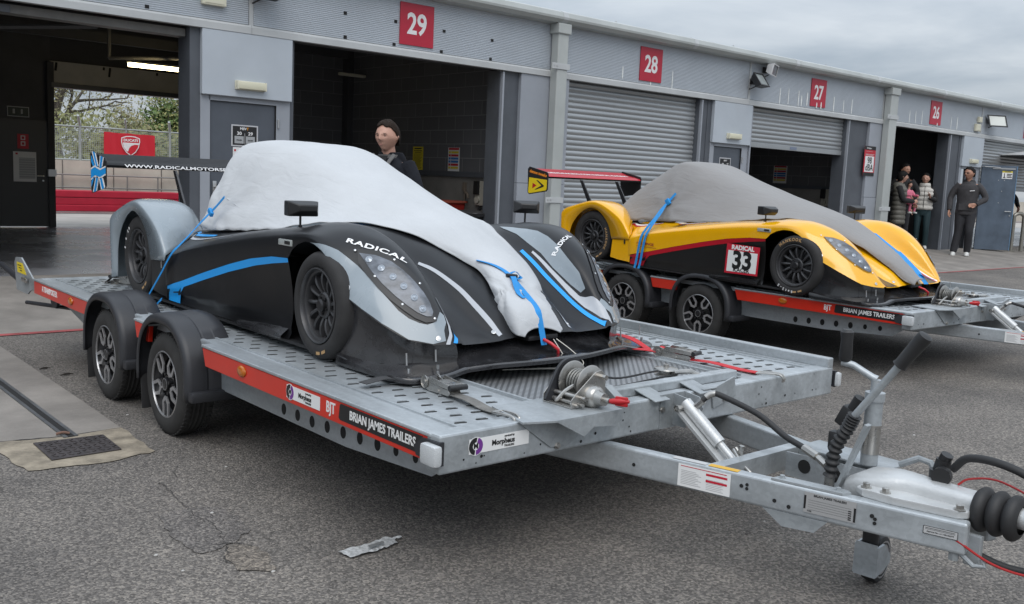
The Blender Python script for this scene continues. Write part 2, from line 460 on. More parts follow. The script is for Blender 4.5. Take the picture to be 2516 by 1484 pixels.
def box_part(name, x0, x1, y0, y1, z0, z1, m, bev=0.0):
    return MB().box(((x0 + x1) / 2, (y0 + y1) / 2, (z0 + z1) / 2), (x1 - x0, y1 - y0, z1 - z0)).build(name, m, pg_, smooth=0, bev=bev)
def door_module(x0, leaf=True, opened=False):
    """the narrow bay between two garages: dark jambs, a light panel over a steel door"""
    sc = 1.0
    j = box_part('door_jamb', x0 - .115, x0, FY + .03, FY + .34, BZ, SOF, FRAME); j2 = box_part('door_jamb', x0 + 1.07, x0 + 1.12, FY + .03, FY + .34, BZ, SOF, FRAME)
    box_part('door_panel', x0, x0 + 1.07, FY - .03, FY + .04, 2.14, SOF - .002, PANEL, bev=.006)
    fr = MB(); fr.box((x0 + .055, FY + .08, 1.17), (.11, .12, 1.98)); fr.box((x0 + .985, FY + .08, 1.17), (.17, .12, 1.98)); fr.box((x0 + .5, FY + .08, 2.12), (.80, .12, .07))
    fo = fr.build('door_frame', POST, pg_, smooth=0)
    if leaf:
        d = MB().box((x0 + .503, FY + .07, 1.135), (.78, .05, 1.895)).build('door', DOORM, pg_, smooth=0, bev=.003)
        e = MB(); e.box((x0 + .107, FY + .032, 1.13), (.012, .02, 1.91)); e.box((x0 + .899, FY + .032, 1.13), (.012, .02, 1.91)); e.box((x0 + .503, FY + .032, 2.088), (.80, .02, .012)); e.build('seal', DARKSLOT, fo, smooth=0)
        for z in (1.88, .9): MB().cyl((x0 + .925, FY + .012, z - .05), (x0 + .925, FY + .012, z + .05), .012, 10).build('hinge', SILVERB, d)
        h = MB(); h.box((x0 + .17, FY + .035, 1.12), (.045, .012, .17), bev=.004); h.cyl((x0 + .17, FY + .04, 1.14), (x0 + .17, FY - .01, 1.14), .011, 10); h.cyl((x0 + .17, FY - .01, 1.14), (x0 + .28, FY - .01, 1.14), .010, 10); h.cyl((x0 + .17, FY + .04, 1.06), (x0 + .17, FY + .018, 1.06), .015, 12); h.build('handle', SILVERB, d)
    l = MB().box((x0 + .55, FY - .065, 2.27), (.345, .06, .085), bev=.018); lt = l.build('bulkhead_light', mat('light_diffuser', (.62, .60, .46), .35, bump=.2, bscale=90), smooth=40)
    MB().box((x0 + .55, FY - .04, 2.27), (.36, .03, .10), bev=.01).build('base', CREAM, lt)
    for sx in (-.165, .165): MB().box((x0 + .55 + sx, FY - .07, 2.27), (.02, .055, .095), bev=.006).build('clip', CREAM, lt)
    return lt
SILVERB = mat('brushed_steel', (.5, .5, .5), .3, metal=.9)
lts = [door_module(4.297), door_module(13.21), door_module(22.60, leaf=False)]
for l, s in zip(lts, ('over the door between bays 30 and 29', 'over the door between bays 28 and 27', 'over the doorway right of bay 26')):
    tag(l, 'cream bulkhead light ' + s, 'wall light', 'bulkhead lights over the doors')
def light_post(x0, x1, split=1.32):
    a = box_part('column', x0, x1, FY - .02, FY + .22, BZ, split, POST); b = box_part('column', x0, x1, FY - .014, FY + .22, split + .006, SOF - .002, POST)
def pipe(x, w=.20, base=BZ):
    p = box_part('downpipe', x - w / 2, x + w / 2, FY - .17, FY - .025, base, 3.56, GUTT, bev=.012)
    MB().box((x, FY - .1, 3.50), (w + .05, .19, .14), bev=.012).build('hopper', GUTT, p, smooth=0)
    for z in (2.98, 1.10): 
        MB().box((x - .04, FY - .178, z), (w + .14, .014, .08)).build('bracket', TRIM, p, smooth=0)
        for dx in (-w / 2 - .03, -w / 2 + .02): MB().cyl((x - .04 + dx, FY - .19, z), (x - .04 + dx, FY - .17, z), .012, 8).build('bolt', SILVERB, p)
for c in (9.50, 18.96):
    light_post(c - .625, c - .02); light_post(c + .02, c + .30 if c < 10 else c + .19)
    pipe(c, .20 if c < 10 else .30)
light_post(-.4, .2)
# jambs beside the openings
for x0, x1 in ((8.53, 8.875), (12.875, 13.10), (17.53, 18.335), (21.95, 22.48), (14.28, 14.33)):
    box_part('jamb', x0, x1, FY + .04, FY + .30, BZ, SOF, FRAME)
    MB().box((x0 + .03, FY + .02, 1.5), (.03, .06, 2.64)).build('guide_rail', POST, pg_, smooth=0)
box_part('jamb', 9.80, 9.83, FY + .04, FY + .30, BZ, SOF, FRAME)
def shutter(x0, x1, zb, y=FY + .13):
    prof = []; z = zb
    while z < SOF + .02:
        for k in range(6):
            t = k / 6; prof.append((-.016 * math.sin(math.pi * t) ** .8, z + .078 * t))
        z += .078
    s = MB().grid([[(x0, y + p[0], p[1]) for p in prof], [(x1, y + p[0], p[1]) for p in prof]]).build('shutter', SHUT, pg_, smooth=60)
    MB().box(((x0 + x1) / 2, y - .004, zb - .045), (x1 - x0, .045, .09), bev=.006).build('bottom_rail', SHUT, s, smooth=0)
    if zb > .5: MB().box(((x0 + x1) / 2 - .1, y - .03, zb - .045), (.22, .002, .05)).build('label', GREYV_, s, smooth=0)
    return s
GREYV_ = mat('label_grey', (.16, .19, .26), .5)
shutter(9.80, 12.88, BZ + .09); shutter(14.33, 17.53, 2.22); shutter(23.72, 27.4, 1.72)
# interior: partitions, rear walls, ceiling steel
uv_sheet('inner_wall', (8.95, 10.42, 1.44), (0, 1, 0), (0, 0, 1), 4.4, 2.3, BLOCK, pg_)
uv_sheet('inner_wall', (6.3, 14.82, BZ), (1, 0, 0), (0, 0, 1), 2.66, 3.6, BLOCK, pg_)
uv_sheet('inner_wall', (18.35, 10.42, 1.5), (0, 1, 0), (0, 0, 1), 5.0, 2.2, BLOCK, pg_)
box_part('dado_wall', 8.93, 9.02, 10.42, 14.8, BZ, 1.38, DADO); box_part('dado_rail', 8.88, 9.0, 10.46, 14.7, 1.37, 1.45, FRAME)
box_part('dado_wall', 18.33, 18.42, 10.42, 15.4, BZ, 1.46, DADO); box_part('dado_rail', 18.28, 18.42, 10.46, 13.0, 1.44, 1.51, FRAME)
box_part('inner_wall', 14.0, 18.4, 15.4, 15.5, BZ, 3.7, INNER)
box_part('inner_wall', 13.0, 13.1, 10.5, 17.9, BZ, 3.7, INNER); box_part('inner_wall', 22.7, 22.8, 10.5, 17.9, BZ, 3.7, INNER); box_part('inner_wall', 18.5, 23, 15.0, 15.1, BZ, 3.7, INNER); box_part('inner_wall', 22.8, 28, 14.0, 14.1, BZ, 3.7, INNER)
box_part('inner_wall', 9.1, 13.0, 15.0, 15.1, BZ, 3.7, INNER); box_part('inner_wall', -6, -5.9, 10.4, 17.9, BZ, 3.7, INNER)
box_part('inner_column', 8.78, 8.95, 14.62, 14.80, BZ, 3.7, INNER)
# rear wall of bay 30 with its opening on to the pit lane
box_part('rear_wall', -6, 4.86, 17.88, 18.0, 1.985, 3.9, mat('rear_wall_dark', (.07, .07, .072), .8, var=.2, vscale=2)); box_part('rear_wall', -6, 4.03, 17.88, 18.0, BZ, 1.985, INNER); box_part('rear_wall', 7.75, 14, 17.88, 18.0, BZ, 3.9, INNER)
h = box_part('rear_header', 4.84, 7.80, 17.80, 17.95, 2.66, 3.02, WALLW); box_part('rear_header', 4.86, 7.75, 17.88, 18.0, 3.02, 3.9, INNER); box_part('rear_rail', 4.84, 7.80, 17.74, 17.98, 2.58, 2.66, FRAME)
for x, l_ in ((4.93, .14), (5.72, .05), (5.82, .16), (6.66, .05)): MB().box((x, 17.79, 3.0 - l_ / 2), (.03, .03, l_), rot=Matrix.Rotation(R(6), 3, 'Y')).build('strap_end', DARKSLOT, h, smooth=0)
box_part('rear_jamb', 4.78, 4.885, 17.76, 17.98, BZ, 3.0, INNER); box_part('rear_jamb', 7.70, 7.82, 17.76, 17.98, BZ, 3.0, INNER)
d = box_part('rear_door', 4.02, 4.77, 17.82, 17.87, BZ + .015, 2.0, mat('dark_door', (.06, .061, .064), .5)); 
q = MB(); q.cyl((4.70, 17.82, 1.06), (4.70, 17.77, 1.06), .012, 10); q.cyl((4.70, 17.775, 1.06), (4.58, 17.775, 1.06), .01, 10); q.cyl((4.70, 17.83, .98), (4.70, 17.80, .98), .016, 12); q.build('handle', SILVERB, d)
MB().box((4.83, 17.75, 1.12), (.13, .05, .12)).build('latch_box', SILVERB, d, smooth=0)
for y in (12.2, 14.2, 16.2): MB().box((2.0, y, 3.32), (13, .09, .16)).build('ceiling_beam', INNER, pg_, smooth=0)
for k, (x0, y0, z0, x1, y1, z1) in enumerate(((5.1, 15.6, 2.95, 7.0, 13.6, 3.02), (5.1, 15.6, 2.95, 5.1, 15.6, 3.6), (2.6, 12.3, 2.80, 3.6, 11.4, 2.86), (6.4, 15.4, 3.0, 6.4, 15.4, 3.5))):
    MB().tube([(x0, y0, z0), (x1, y1, z1)], .028, 8).build('ceiling_bar', mat('bar_steel', (.10, .10, .10), .5), pg_)
box_part('door_track', .4, 4.17, FY + .12, FY + .30, SOF - .10, SOF - .02, mat('track_dull', (.17, .165, .155), .55, var=.25, vscale=3)); box_part('track_motor', 1.55, 2.45, FY + .09, FY + .12, SOF - .10, SOF - .03, FRAME)
MB().tube(catmull([(3.55, 17.7, 3.3), (3.62, 17.7, 2.7), (3.60, 17.7, 2.3)], 6), .014, 8).build('cable', DARKSLOT, pg_)
# open door leaf beside bay 25
dl = bpy.data.objects.new('open_door', None); COL.objects.link(dl); dl.parent = pg_; dl.location = (23.66, FY - .04, 0); dl.rotation_euler = (0, 0, R(-41))
dm = mat('door_blue_worn', (.075, .10, .135), .45, var=.25, vscale=3)
MB().box((.425, 0, 1.20), (.85, .045, 2.03)).build('leaf', dm, dl, smooth=0, bev=.004)
MB().box((.846, -.002, 1.20), (.014, .05, 2.03)).build('edge_strip', mat('edge_blue', (.13, .24, .38), .5), dl, smooth=0)
q = MB(); q.cyl((.76, -.02, 1.12), (.76, -.075, 1.12), .012, 10); q.cyl((.76, -.07, 1.12), (.62, -.07, 1.12), .011, 10); q.cyl((.77, -.02, 1.02), (.77, -.035, 1.02), .018, 12)
for x, z in ((.42, 1.86), (.56, 1.86), (.52, 1.60), (.47, 1.32)): q.cyl((x, -.022, z), (x, -.026, z), .012, 10)
q.build('handle', SILVERB, dl)
q = MB(); q.box((.52, -.03, 2.14), (.55, .02, .035)); q.tube([(.42, -.045, 2.16), (.02, -.10, 2.17), (-.15, .12, 2.17)], .013, 8); q.build('door_closer', SILVERB, dl, smooth=0)
box_part('door_panel', 23.0, 23.05, FY + .05, FY + .1, BZ, 2.1, FRAME)

# ---- fittings on the front, each a thing of its own
def number_sign(n, xc, where):
    s = MB().box((xc, FY - .014, 3.237), (.513, .012, .512)).build('number_sign', SIGNR, smooth=0)
    t = text_mb(n, .36, frame((xc - .003, FY - .0205, 3.232), (1, 0, 0), (0, 0, 1)), bold=.008, ext=.0015, spacing=.97, wide=.86); t.build('numeral', WHITEV_, s, smooth=0)
    tag(s, 'red square bay sign with the white number ' + n, 'number sign', 'bay number signs'); return s
WHITEV_ = mat('sign_white', (.72, .72, .72), .45, var=.06, vscale=20)
for n, x in (('29', 7.092), ('28', 11.55), ('27', 16.338), ('26', 21.105), ('25', 26.2)): number_sign(n, x, '')
sq = MB()
for x, z in ((6.06, 3.239), (6.777, 3.241), (7.524, 3.222), (8.329, 3.207), (6.065, 2.962), (6.761, 2.962), (7.49, 2.96), (8.313, 2.958), (3.715, 2.97)): sq.box((x, FY - .008, z), (.042, .006, .036))
sq.build('square_holes', DARKSLOT, pg_, smooth=0)  # small square holes in the cladding, their inner shade drawn as black blocks
stk = MB(); rs = random.Random(4)
for x, z0, z1 in ((10.92, 2.96, 3.15), (12.09, 2.90, 3.2), (11.57, 2.93, 3.0), (15.10, 2.93, 3.22), (15.37, 2.95, 3.24), (15.70, 2.94, 3.23), (15.80, 2.95, 3.15), (15.985, 2.97, 3.22), (16.915, 2.94, 3.22), (17.27, 2.95, 3.19), (17.58, 2.95, 3.23), (19.945, 2.94, 3.21), (20.21, 2.94, 3.21), (20.5, 2.94, 3.24), (21.895, 2.94, 3.22), (22.195, 2.94, 3.23), (16.30, 2.95, 3.06), (16.45, 2.95, 3.08), (21.2, 2.95, 3.03)):
    w = rs.uniform(.018, .03); stk.prism([(x - w * .4, z1), (x + w * .4, z1 - .01), (x + w * .6, (z0 + z1) / 2), (x + w * .4, z0), (x - w * .5, z0 + .01), (x - w * .6, (z0 + z1) / 2)], -.0225 if 16.05 < x < 16.6 or 20.9 < x < 21.3 else -.0085, -.0065, Matrix(((1, 0, 0, 0), (0, 0, 1, FY), (0, 1, 0, 0), (0, 0, 0, 1))))
stk.build('dried_streaks', mat('streak_white', (.74, .76, .74), .8, var=.15, vscale=40), pg_, smooth=0)
def floodlight(x, z, body, tiltx, label, lens=None, w=.34, h=.25, yaw=0):
    o = bpy.data.objects.new('floodlight', None); COL.objects.link(o); o.location = (x, FY - .01, z); tag(o, label, 'floodlight', 'floodlights on the garage front')
    b = bpy.data.objects.new('lamp_head', None)
    rot = Matrix.Rotation(R(yaw), 3, 'Z') @ Matrix.Rotation(R(tiltx), 3, 'X')
    def P(p): return rot @ Vector(p) + Vector((0, -.17, 0))
    m = MB(); v = [P(p) for p in ((-w / 2, -.05, -h / 2), (w / 2, -.05, -h / 2), (w / 2, -.05, h / 2), (-w / 2, -.05, h / 2), (-w * .32, .07, -h * .32), (w * .32, .07, -h * .32), (w * .32, .07, h * .36), (-w * .32, .07, h * .36))]
    m.add(v, [(0, 1, 5, 4), (1, 2, 6, 5), (2, 3, 7, 6), (3, 0, 4, 7), (4, 5, 6, 7)])
    for k in range(4):
        a = [(-w / 2, -h / 2), (w / 2, -h / 2), (w / 2, h / 2), (-w / 2, h / 2)]; p, q_ = a[k], a[(k + 1) % 4]
        pi, qi = (p[0] * .86, p[1] * .82), (q_[0] * .86, q_[1] * .82)
        m.add([P((p[0], -.055, p[1])), P((q_[0], -.055, q_[1])), P((qi[0], -.055, qi[1])), P((pi[0], -.055, pi[1])), P((p[0], -.04, p[1])), P((q_[0], -.04, q_[1]))], [(0, 1, 2, 3), (0, 4, 5, 1)])
    hd = m.build('housing', body, o, smooth=0)
    m = MB(); m.add([P((-w * .44, -.045, -h * .42)), P((w * .44, -.045, -h * .42)), P((w * .44, -.045, h * .42)), P((-w * .44, -.045, h * .42))], [(0, 1, 2, 3)]); m.build('glass', lens or mat('flood_glass', (.30, .33, .33), .12, coat=.6), o, smooth=0)
    m = MB(); m.box((0, -.02, 0), (.10, .03, .10)); m.tube([(0, -.02, 0), (0, -.12, -.01)], .014, 8); m.tube(catmull([(-.06, -.02, -.12), (-.10, -.05, -.14), (-.03, -.12, -.09)], 5), .01, 6); m.build('bracket', BLACKF, o, smooth=30)
    return o
BLACKF = mat('flood_black', (.02, .02, .022), .45)
floodlight(4.96, 3.31, BLACKF, -38, 'black floodlight above the door between bays 30 and 29')
floodlight(14.20, 3.24, BLACKF, -35, 'black floodlight hanging lower right of number 28', w=.36, h=.27, yaw=10)
floodlight(14.55, 3.47, mat('flood_white', (.6, .6, .6), .4), 12, 'white box floodlight fixed above a black one', lens=mat('flood_glass_grey', (.19, .20, .21), .2, coat=.4), w=.40, h=.2, yaw=22)
floodlight(23.85, 3.24, BLACKF, -22, 'black floodlight on the far bays right of number 26', lens=mat('flood_glass_pale', (.62, .64, .60), .15), w=.5, h=.30, yaw=-30)
def small_box(x, z, w, h, m, label):
    b = MB().box((x, FY - .035, z), (w, .06, h), bev=.012).build('wall_box', m, smooth=0); tag(b, label, 'junction box', 'boxes on the cladding')
    MB().box((x, FY - .067, z), (w * .8, .006, h * .75), bev=.002).build('cover', m, b, smooth=0)
small_box(4.42, 3.16, .27, .16, CREAM, 'cream box high on the cladding left of a black floodlight')
small_box(23.29, 3.25, .17, .13, CREAM, 'upper small cream box right of number 26'); small_box(23.20, 3.06, .24, .17, CREAM, 'lower larger cream box right of number 26')
def poster(name, label, cat, o, x, y, w, h, layers, parent=None):
    """flat sheet at o (lower left) with layers of (x0, y0, x1, y1, material) on it, lengths as parts of w and h"""
    M = frame(o, x, y)
    b = MB().prism([(0, 0), (w, 0), (w, h), (0, h)], 0, .003, M).build(name, layers[0], smooth=0)
    if label: tag(b, label, cat)
    by = {}
    for n, (x0, y0, x1, y1, m) in enumerate(layers[1:]):
        g = by.setdefault((m.name, n // 100), (MB(), m))[0]; g.prism([(x0 * w, y0 * h), (x1 * w, y0 * h), (x1 * w, y1 * h), (x0 * w, y1 * h)], .0032 + .0004 * min(n, 8), .0038 + .0004 * min(n, 8), M)
    for g, m in by.values(): g.build('print', m, b, smooth=0)
    return b, M
BLK = mat('print_black', (.012, .012, .013), .5); LG = mat('print_grey', (.33, .34, .35), .5); PAP = mat('paper', (.66, .66, .66), .7); YEL = mat('print_yellow', (.62, .50, .03), .6); BLU = mat('print_blue', (.03, .16, .42), .6); RD = mat('print_red', (.45, .015, .03), .5)
b, M = poster('notice_board', 'silver framed black notice for bays 30 and 29 on the door', 'notice', (4.663, FY + .043, 1.60), (1, 0, 0), (0, 0, 1), .32, .24, [mat('frame_silver', (.6, .6, .62), .35, metal=.5), (.05, .06, .95, .94, BLK), (.12, .14, .46, .48, LG), (.54, .14, .88, .48, LG), (.495, .1, .505, .62, PAP)])
for s, u, v, sz, m in (('MSV', .44, .82, .038, WHITEV_), ('T', .60, .82, .040, mat('print_orange', (.6, .25, .02), .5)), ('30', .29, .60, .05, WHITEV_), ('29', .71, .60, .05, WHITEV_), ('Race Info', .29, .3, .014, BLK), ('Race Info', .71, .3, .014, BLK)):
    text_mb(s, sz, M @ Matrix.Translation((u * .32, v * .24, .0075)), bold=.0012, ext=.0004, wide=1.15).build('lettering', m, b, smooth=0)
b, M = poster('paper_sheet', 'white paper sheet with a small red shield below the framed notice', 'paper', (4.683, FY + .042, 1.36), (1, 0, 0), (0, 0, 1), .21, .23, [PAP, (.07, .80, .17, .9, RD), (.3, .5, .7, .52, LG), (.3, .44, .7, .46, LG)])
b, M = poster('notice_board', 'framed notice for bays 28 and 27 on the narrow door', 'notice', (13.525, FY + .043, 1.62), (1, 0, 0), (0, 0, 1), .32, .28, [MATS['frame_silver'], (.05, .06, .95, .94, BLK), (.12, .14, .46, .48, LG), (.54, .14, .88, .48, LG)])
for s, u in (('28', .29), ('27', .71)): text_mb(s, .05, M @ Matrix.Translation((u * .32, .6 * .28, .0075)), bold=.0012, ext=.0004).build('lettering', WHITEV_, b, smooth=0)
text_mb('MSVT', .038, M @ Matrix.Translation((.16, .82 * .28, .0075)), bold=.001, ext=.0004).build('lettering', WHITEV_, b, smooth=0)
b, M = poster('noise_sign', 'red and white noise limit sign reading 98 dBA on the column', 'sign', (18.19, FY - .024, 1.76), (1, 0, 0), (0, 0, 1), .44, .60, [RD, (0, .87, 1, 1, BLK), (0, 0, 1, .11, BLK), (.1, .13, .9, .66, WHITEV_), (.1, .72, .9, .73, PAP), (.1, .69, .8, .70, PAP), (.1, .82, .75, .825, PAP)])
for s, v in (('98', .51), ('dBA', .27)): text_mb(s, .185, M @ Matrix.Translation((.22, v * .6, .0075)), bold=.002, ext=.0004, wide=.95).build('lettering', BLK, b, smooth=0)
text_mb('Donington', .045, M @ Matrix.Translation((.17, .93 * .6, .0075)), bold=.0006, ext=.0004).build('lettering', PAP, b, smooth=0)
lay = [YEL, (.15, .90, .85, .95, BLK), (.1, .82, .9, .85, BLK), (.2, .76, .8, .785, BLK)]
for k in range(14): lay.append((.1, .70 - .045 * k, .9 - .08 * (k % 3), .712 - .045 * k, BLK))
poster('wall_poster', 'yellow notice with scalloped edge on the block wall', 'poster', (8.885, 12.76, 1.425), (0, -1, 0), (0, 0, 1), .28, .39, lay)
def safety(label, o, w, h):
    lay = [PAP, (.05, .90, .95, .99, RD)]
    for k, m in enumerate((YEL, RD, BLU, BLU, RD, YEL)): lay += [(.06, .76 - .125 * k, .24, .85 - .125 * k, m), (.28, .76 - .125 * k, .92, .85 - .125 * k, m)]
    return poster('safety_poster', label, 'poster', o, (0, -1, 0), (0, 0, 1), w, h, lay)
safety('safety poster with yellow, red and blue bands right of the yellow notice', (8.885, 11.82, 1.435), .285, .37); safety('safety poster on the dim block wall inside bay 27', (18.285, 12.35, 1.54), .34, .38)
poster('caution_sign', 'yellow and white caution sign on the open blue door', 'sign', (23.66 + .745 * .47, FY - .07 - .656 * .47 - .002, 1.90), (.7547, -.656, 0), (0, 0, 1), .25, .185, [WHITEV_, (0, .80, 1, 1, YEL), (.1, .1, .35, .2, BLK), (.18, .2, .26, .7, BLK), (.45, .55, .95, .66, BLK), (.45, .36, .9, .47, BLK), (.45, .16, .95, .27, BLK)])
text_mb('CAUTION', .034, frame((23.66 + .745 * .47 + .7547 * .125, FY - .078 - .656 * .595, 2.067), (.7547, -.656, 0), (0, 0, 1)), bold=.0014, ext=.001).build('lettering', BLK, [o for o in bpy.data.objects if o.name.startswith('caution_sign')][0], smooth=0)
b, M = poster('door_notice', 'printed paper notice on the dark rear door', 'paper', (4.235, 17.812, .955), (1, 0, 0), (0, 0, 1), .36, .505, [PAP, (.25, .1, .95, .8, LG), (.1, .9, .2, .96, RD)] + [(.25, .12 + .08 * k, .95, .13 + .08 * k, PAP) for k in range(9)])
poster('no_smoking_sign', 'small dim red no smoking sign above the notice on the rear door', 'sign', (4.305, 17.812, 1.51), (1, 0, 0), (0, 0, 1), .175, .245, [RD, (.3, .6, .7, .9, PAP), (.38, .66, .62, .84, RD), (.3, .2, .7, .5, PAP), (.38, .26, .62, .44, RD)])
b, M = poster('exit_sign', 'dark running man exit sign over the rear door', 'sign', (4.17, 17.86, 2.04), (1, 0, 0), (0, 0, 1), .34, .17, [LG, (.04, .08, .96, .92, mat('exit_dark', (.02, .035, .03), .5)), (.25, .3, .35, .75, LG), (.62, .3, .7, .75, LG)])
# wall services in the garages
def svc(o, label, blue=True):
    t = thing('power_unit', label, 'power box', o)
    MB().box((-.03, 0, .02), (.05, .24, .36), bev=.01).build('enclosure', mat('box_cream', (.42, .40, .34), .5), t, smooth=0)
    MB().box((-.065, .07, .10), (.05, .11, .20), bev=.012).build('socket', BLK, t, smooth=0)
    MB().lathe([(.05, 0), (.05, -.03), (.02, -.035), (0, -.035)], o=(-.055, .05, -.08), axis='x', n=20).build('dial', mat('box_cream', (.42, .40, .34), .5), t)
    MB().tube(catmull([(-.04, .02, -.16), (-.08, .0, -.24), (-.1, -.06, -.22), (-.06, -.12, -.19)], 5), .014, 8).build('cable', BLK, t)
    if blue:
        MB().cyl((-.06, -.20, .16), (-.12, -.22, .08), .035, 12).build('blue_plug', BLU, t)
    return t
svc((8.93, 11.0, 1.12), 'pale power unit with blue plug on the wall of bay 29'); svc((18.32, 11.0, 1.25), 'pale power unit with black socket on the wall of bay 27', False)
t = MB(); t.tube([(8.90, 11.40, 1.27), (8.90, 11.40, .95)], .012, 8); t.box((8.91, 11.42, 1.23), (.03, .07, .12)); t.tube([(8.88, 11.38, 1.16), (8.86, 11.28, 1.12), (8.86, 11.26, 1.06)], .018, 8); tag(t.build('air_tap', mat('tap_rust', (.16, .13, .10), .6), smooth=30), 'dull tap and pipe on the wall beside the power unit', 'tap')
t = MB(); t.box((18.31, 10.74, 1.75), (.06, .18, .22), bev=.01); t.box((18.31, 10.60, 1.72), (.05, .09, .12)); t.tube([(18.30, 10.78, 1.64), (18.30, 10.80, 1.45)], .012, 8); t.tube(catmull([(18.3, 10.62, 1.66), (18.29, 10.55, 1.52), (18.3, 10.66, 1.50)], 6), .008, 6); tag(t.build('switch_box', mat('box_grey', (.30, .31, .31), .5), smooth=0), 'grey switch boxes and cable high on the wall inside bay 27', 'switch box')
poster('yellow_label', 'tiny yellow label low on the wall inside bay 27', 'label', (18.32, 10.78, 1.20), (0, -1, 0), (0, 0, 1), .15, .10, [YEL, (.1, .6, .9, .7, BLK), (.1, .35, .9, .42, BLK)])
def wheelie_bin(label, loc, rotz, body, lid, w=.55, d=.6, h=.75, open_=False):
    t = thing('wheelie_bin', label, 'bin', loc, rotz, 'bins inside bay 29')
    m = MB(); b = [(-w * .42, -d * .42, .06), (w * .42, -d * .42, .06), (w * .42, d * .42, .06), (-w * .42, d * .42, .06), (-w / 2, -d / 2, h), (w / 2, -d / 2, h), (w / 2, d / 2, h), (-w / 2, d / 2, h)]
    m.add(b, [(3, 2, 1, 0), (0, 1, 5, 4), (1, 2, 6, 5), (2, 3, 7, 6), (3, 0, 4, 7)]); m.build('body', body, t, smooth=0, bev=.012)
    r = MB()
    for (x0, y0, x1, y1) in ((-w / 2, -d / 2, w / 2, -d / 2), (w / 2, -d / 2, w / 2, d / 2), (w / 2, d / 2, -w / 2, d / 2), (-w / 2, d / 2, -w / 2, -d / 2)):
        r.box(((x0 + x1) / 2, (y0 + y1) / 2, h), (abs(x1 - x0) + .05, abs(y1 - y0) + .05, .035), bev=.008)
    r.build('rim', lid if open_ else body, t, smooth=0)
    if open_:
        MB().box((0, 0, h - .04), (w * .95, d * .95, .01)).build('contents', BLK, t, smooth=0)
    else:
        l = MB().grid([[(x, y, h + .03 + .03 * (1 - (2 * x / w) ** 2) * (1 - (2 * y / d) ** 2)) for x in [(-.54 + 1.08 * i / 8) * w for i in range(9)]] for y in [(-.54 + 1.08 * j / 8) * d for j in range(9)]]); l.build('lid', lid, t, solid=.02)
        MB().cyl((-w * .3, -d * .55, h + .02), (w * .3, -d * .55, h + .02), .016, 10).build('handle', body, t)
    for s in (-1, 1): MB().cyl((s * w * .40, d * .42, .08), (s * w * .48, d * .42, .08), .08, 18).build('wheel', BLK, t)
    return t
bn = wheelie_bin('black wheelie bin with a red label and flat lid', (8.50, 10.74, BZ), R(-70), mat('bin_black', (.022, .022, .024), .5), mat('bin_lid', (.035, .034, .036), .5), .52, .56, .66)
MB().box((-.02, -.272, .50), (.16, .006, .16), rot=Matrix.Rotation(R(4), 3, 'X')).build('label', mat('label_red', (.45, .02, .02), .5), bn, smooth=0)
wheelie_bin('open red bin with a black liner behind the white cover', (8.42, 11.65, BZ), R(-85), mat('bin_red', (.30, .02, .014), .5), mat('bin_rim', (.30, .07, .045), .5), .95, .62, .82, True)
# lamp tubes
ft = MB().box((0, 0, 0), (.95, .07, .06), bev=.02); fo_ = ft.build('tube_light', mat('lit_tube', (.9, .8, .55), .4, emit=((1.0, .80, .42), 9.0)), smooth=40); fo_.location = (5.62, 14.9, 2.82); tag(fo_, 'lit warm fluorescent tube hanging inside bay 30', 'tube light')
MB().box((0, 0, .045), (.99, .05, .03)).build('batten', FRAME, fo_, smooth=0)
ft = MB().box((8.6, 14.2, 2.98), (.5, .08, .05), bev=.015); tag(ft.build('tube_light', CREAM, smooth=40), 'unlit tube light high inside bay 29', 'tube light')
# post, heater
bo = MB(); bo.tube(catmull([(24.94, 9.80, .15), (24.94, 9.80, .9), (24.95, 9.79, 1.03), (25.05, 9.72, 1.08), (25.14, 9.66, 1.03), (25.16, 9.65, .9), (25.16, 9.65, .15)], 8), .045, 14); bo.lathe([(.10, .145), (.10, .16), (.05, .165)], o=(24.94, 9.80, 0), axis='z', n=20)
tag(bo.build('hoop_barrier', mat('hoop_steel', (.28, .27, .24), .4, metal=.6)), 'bent steel hoop barrier standing by the open blue door', 'barrier')
ht = thing('patio_umbrella', 'dark canopy with a pale top entering at the edge of the photo', 'canopy', (26.1, 9.5, 0))
MB().lathe([(0, 2.78), (.55, 2.64), (1.35, 2.50), (1.36, 2.47), (.5, 2.50), (.3, 2.42), (.28, 2.34), (0, 2.34)], axis='z', n=28).build('canopy', mat('canopy_dark', (.02, .021, .023), .5), ht)
MB().lathe([(0, 2.80), (.55, 2.66), (1.36, 2.515), (1.37, 2.50)], axis='z', n=28).build('top_sheet', mat('canopy_pale', (.45, .46, .46), .5), ht)
MB().cyl((0, 0, .14), (0, 0, 2.4), .035, 12).build('pole', BLK, ht)

# ---- beyond the garage: tyre wall, concrete wall, catch fence, banner, trees
tw = MB()
for k, (z0, z1, dy) in enumerate(((.10, .26, 0), (.262, .44, .015), (.442, .61, .0))): tw.box((8.2, 25.0 + dy, (z0 + z1) / 2), (3.35, .5, z1 - z0), bev=.02)
tag(tw.build('tyre_barrier', mat('barrier_red', (.42, .012, .035), .5, var=.1, vscale=4), smooth=0), 'long red padded barrier seen through the open rear of bay 30', 'barrier')
cw = MB().box((40, 25.9, .72), (120, .3, 1.24)); cwo = cw.build('circuit_wall', mat('wall_concrete', (.46, .42, .36), .9, var=.2, vscale=.8, bump=.2, bscale=15), smooth=0); tag(cwo, 'pale concrete circuit wall below the wire catch fence', 'wall')
jn = MB()
for k in range(30): jn.box((-4 + k * 1.25, 25.745, .72), (.02, .012, 1.24))
jn.build('joints', mat('joint_dark', (.12, .11, .10), .9), cwo, smooth=0)
rl = MB()
for z in (.98, .66): rl.tube([(5, 25.6, z), (16, 25.6, z)], .018, 6)
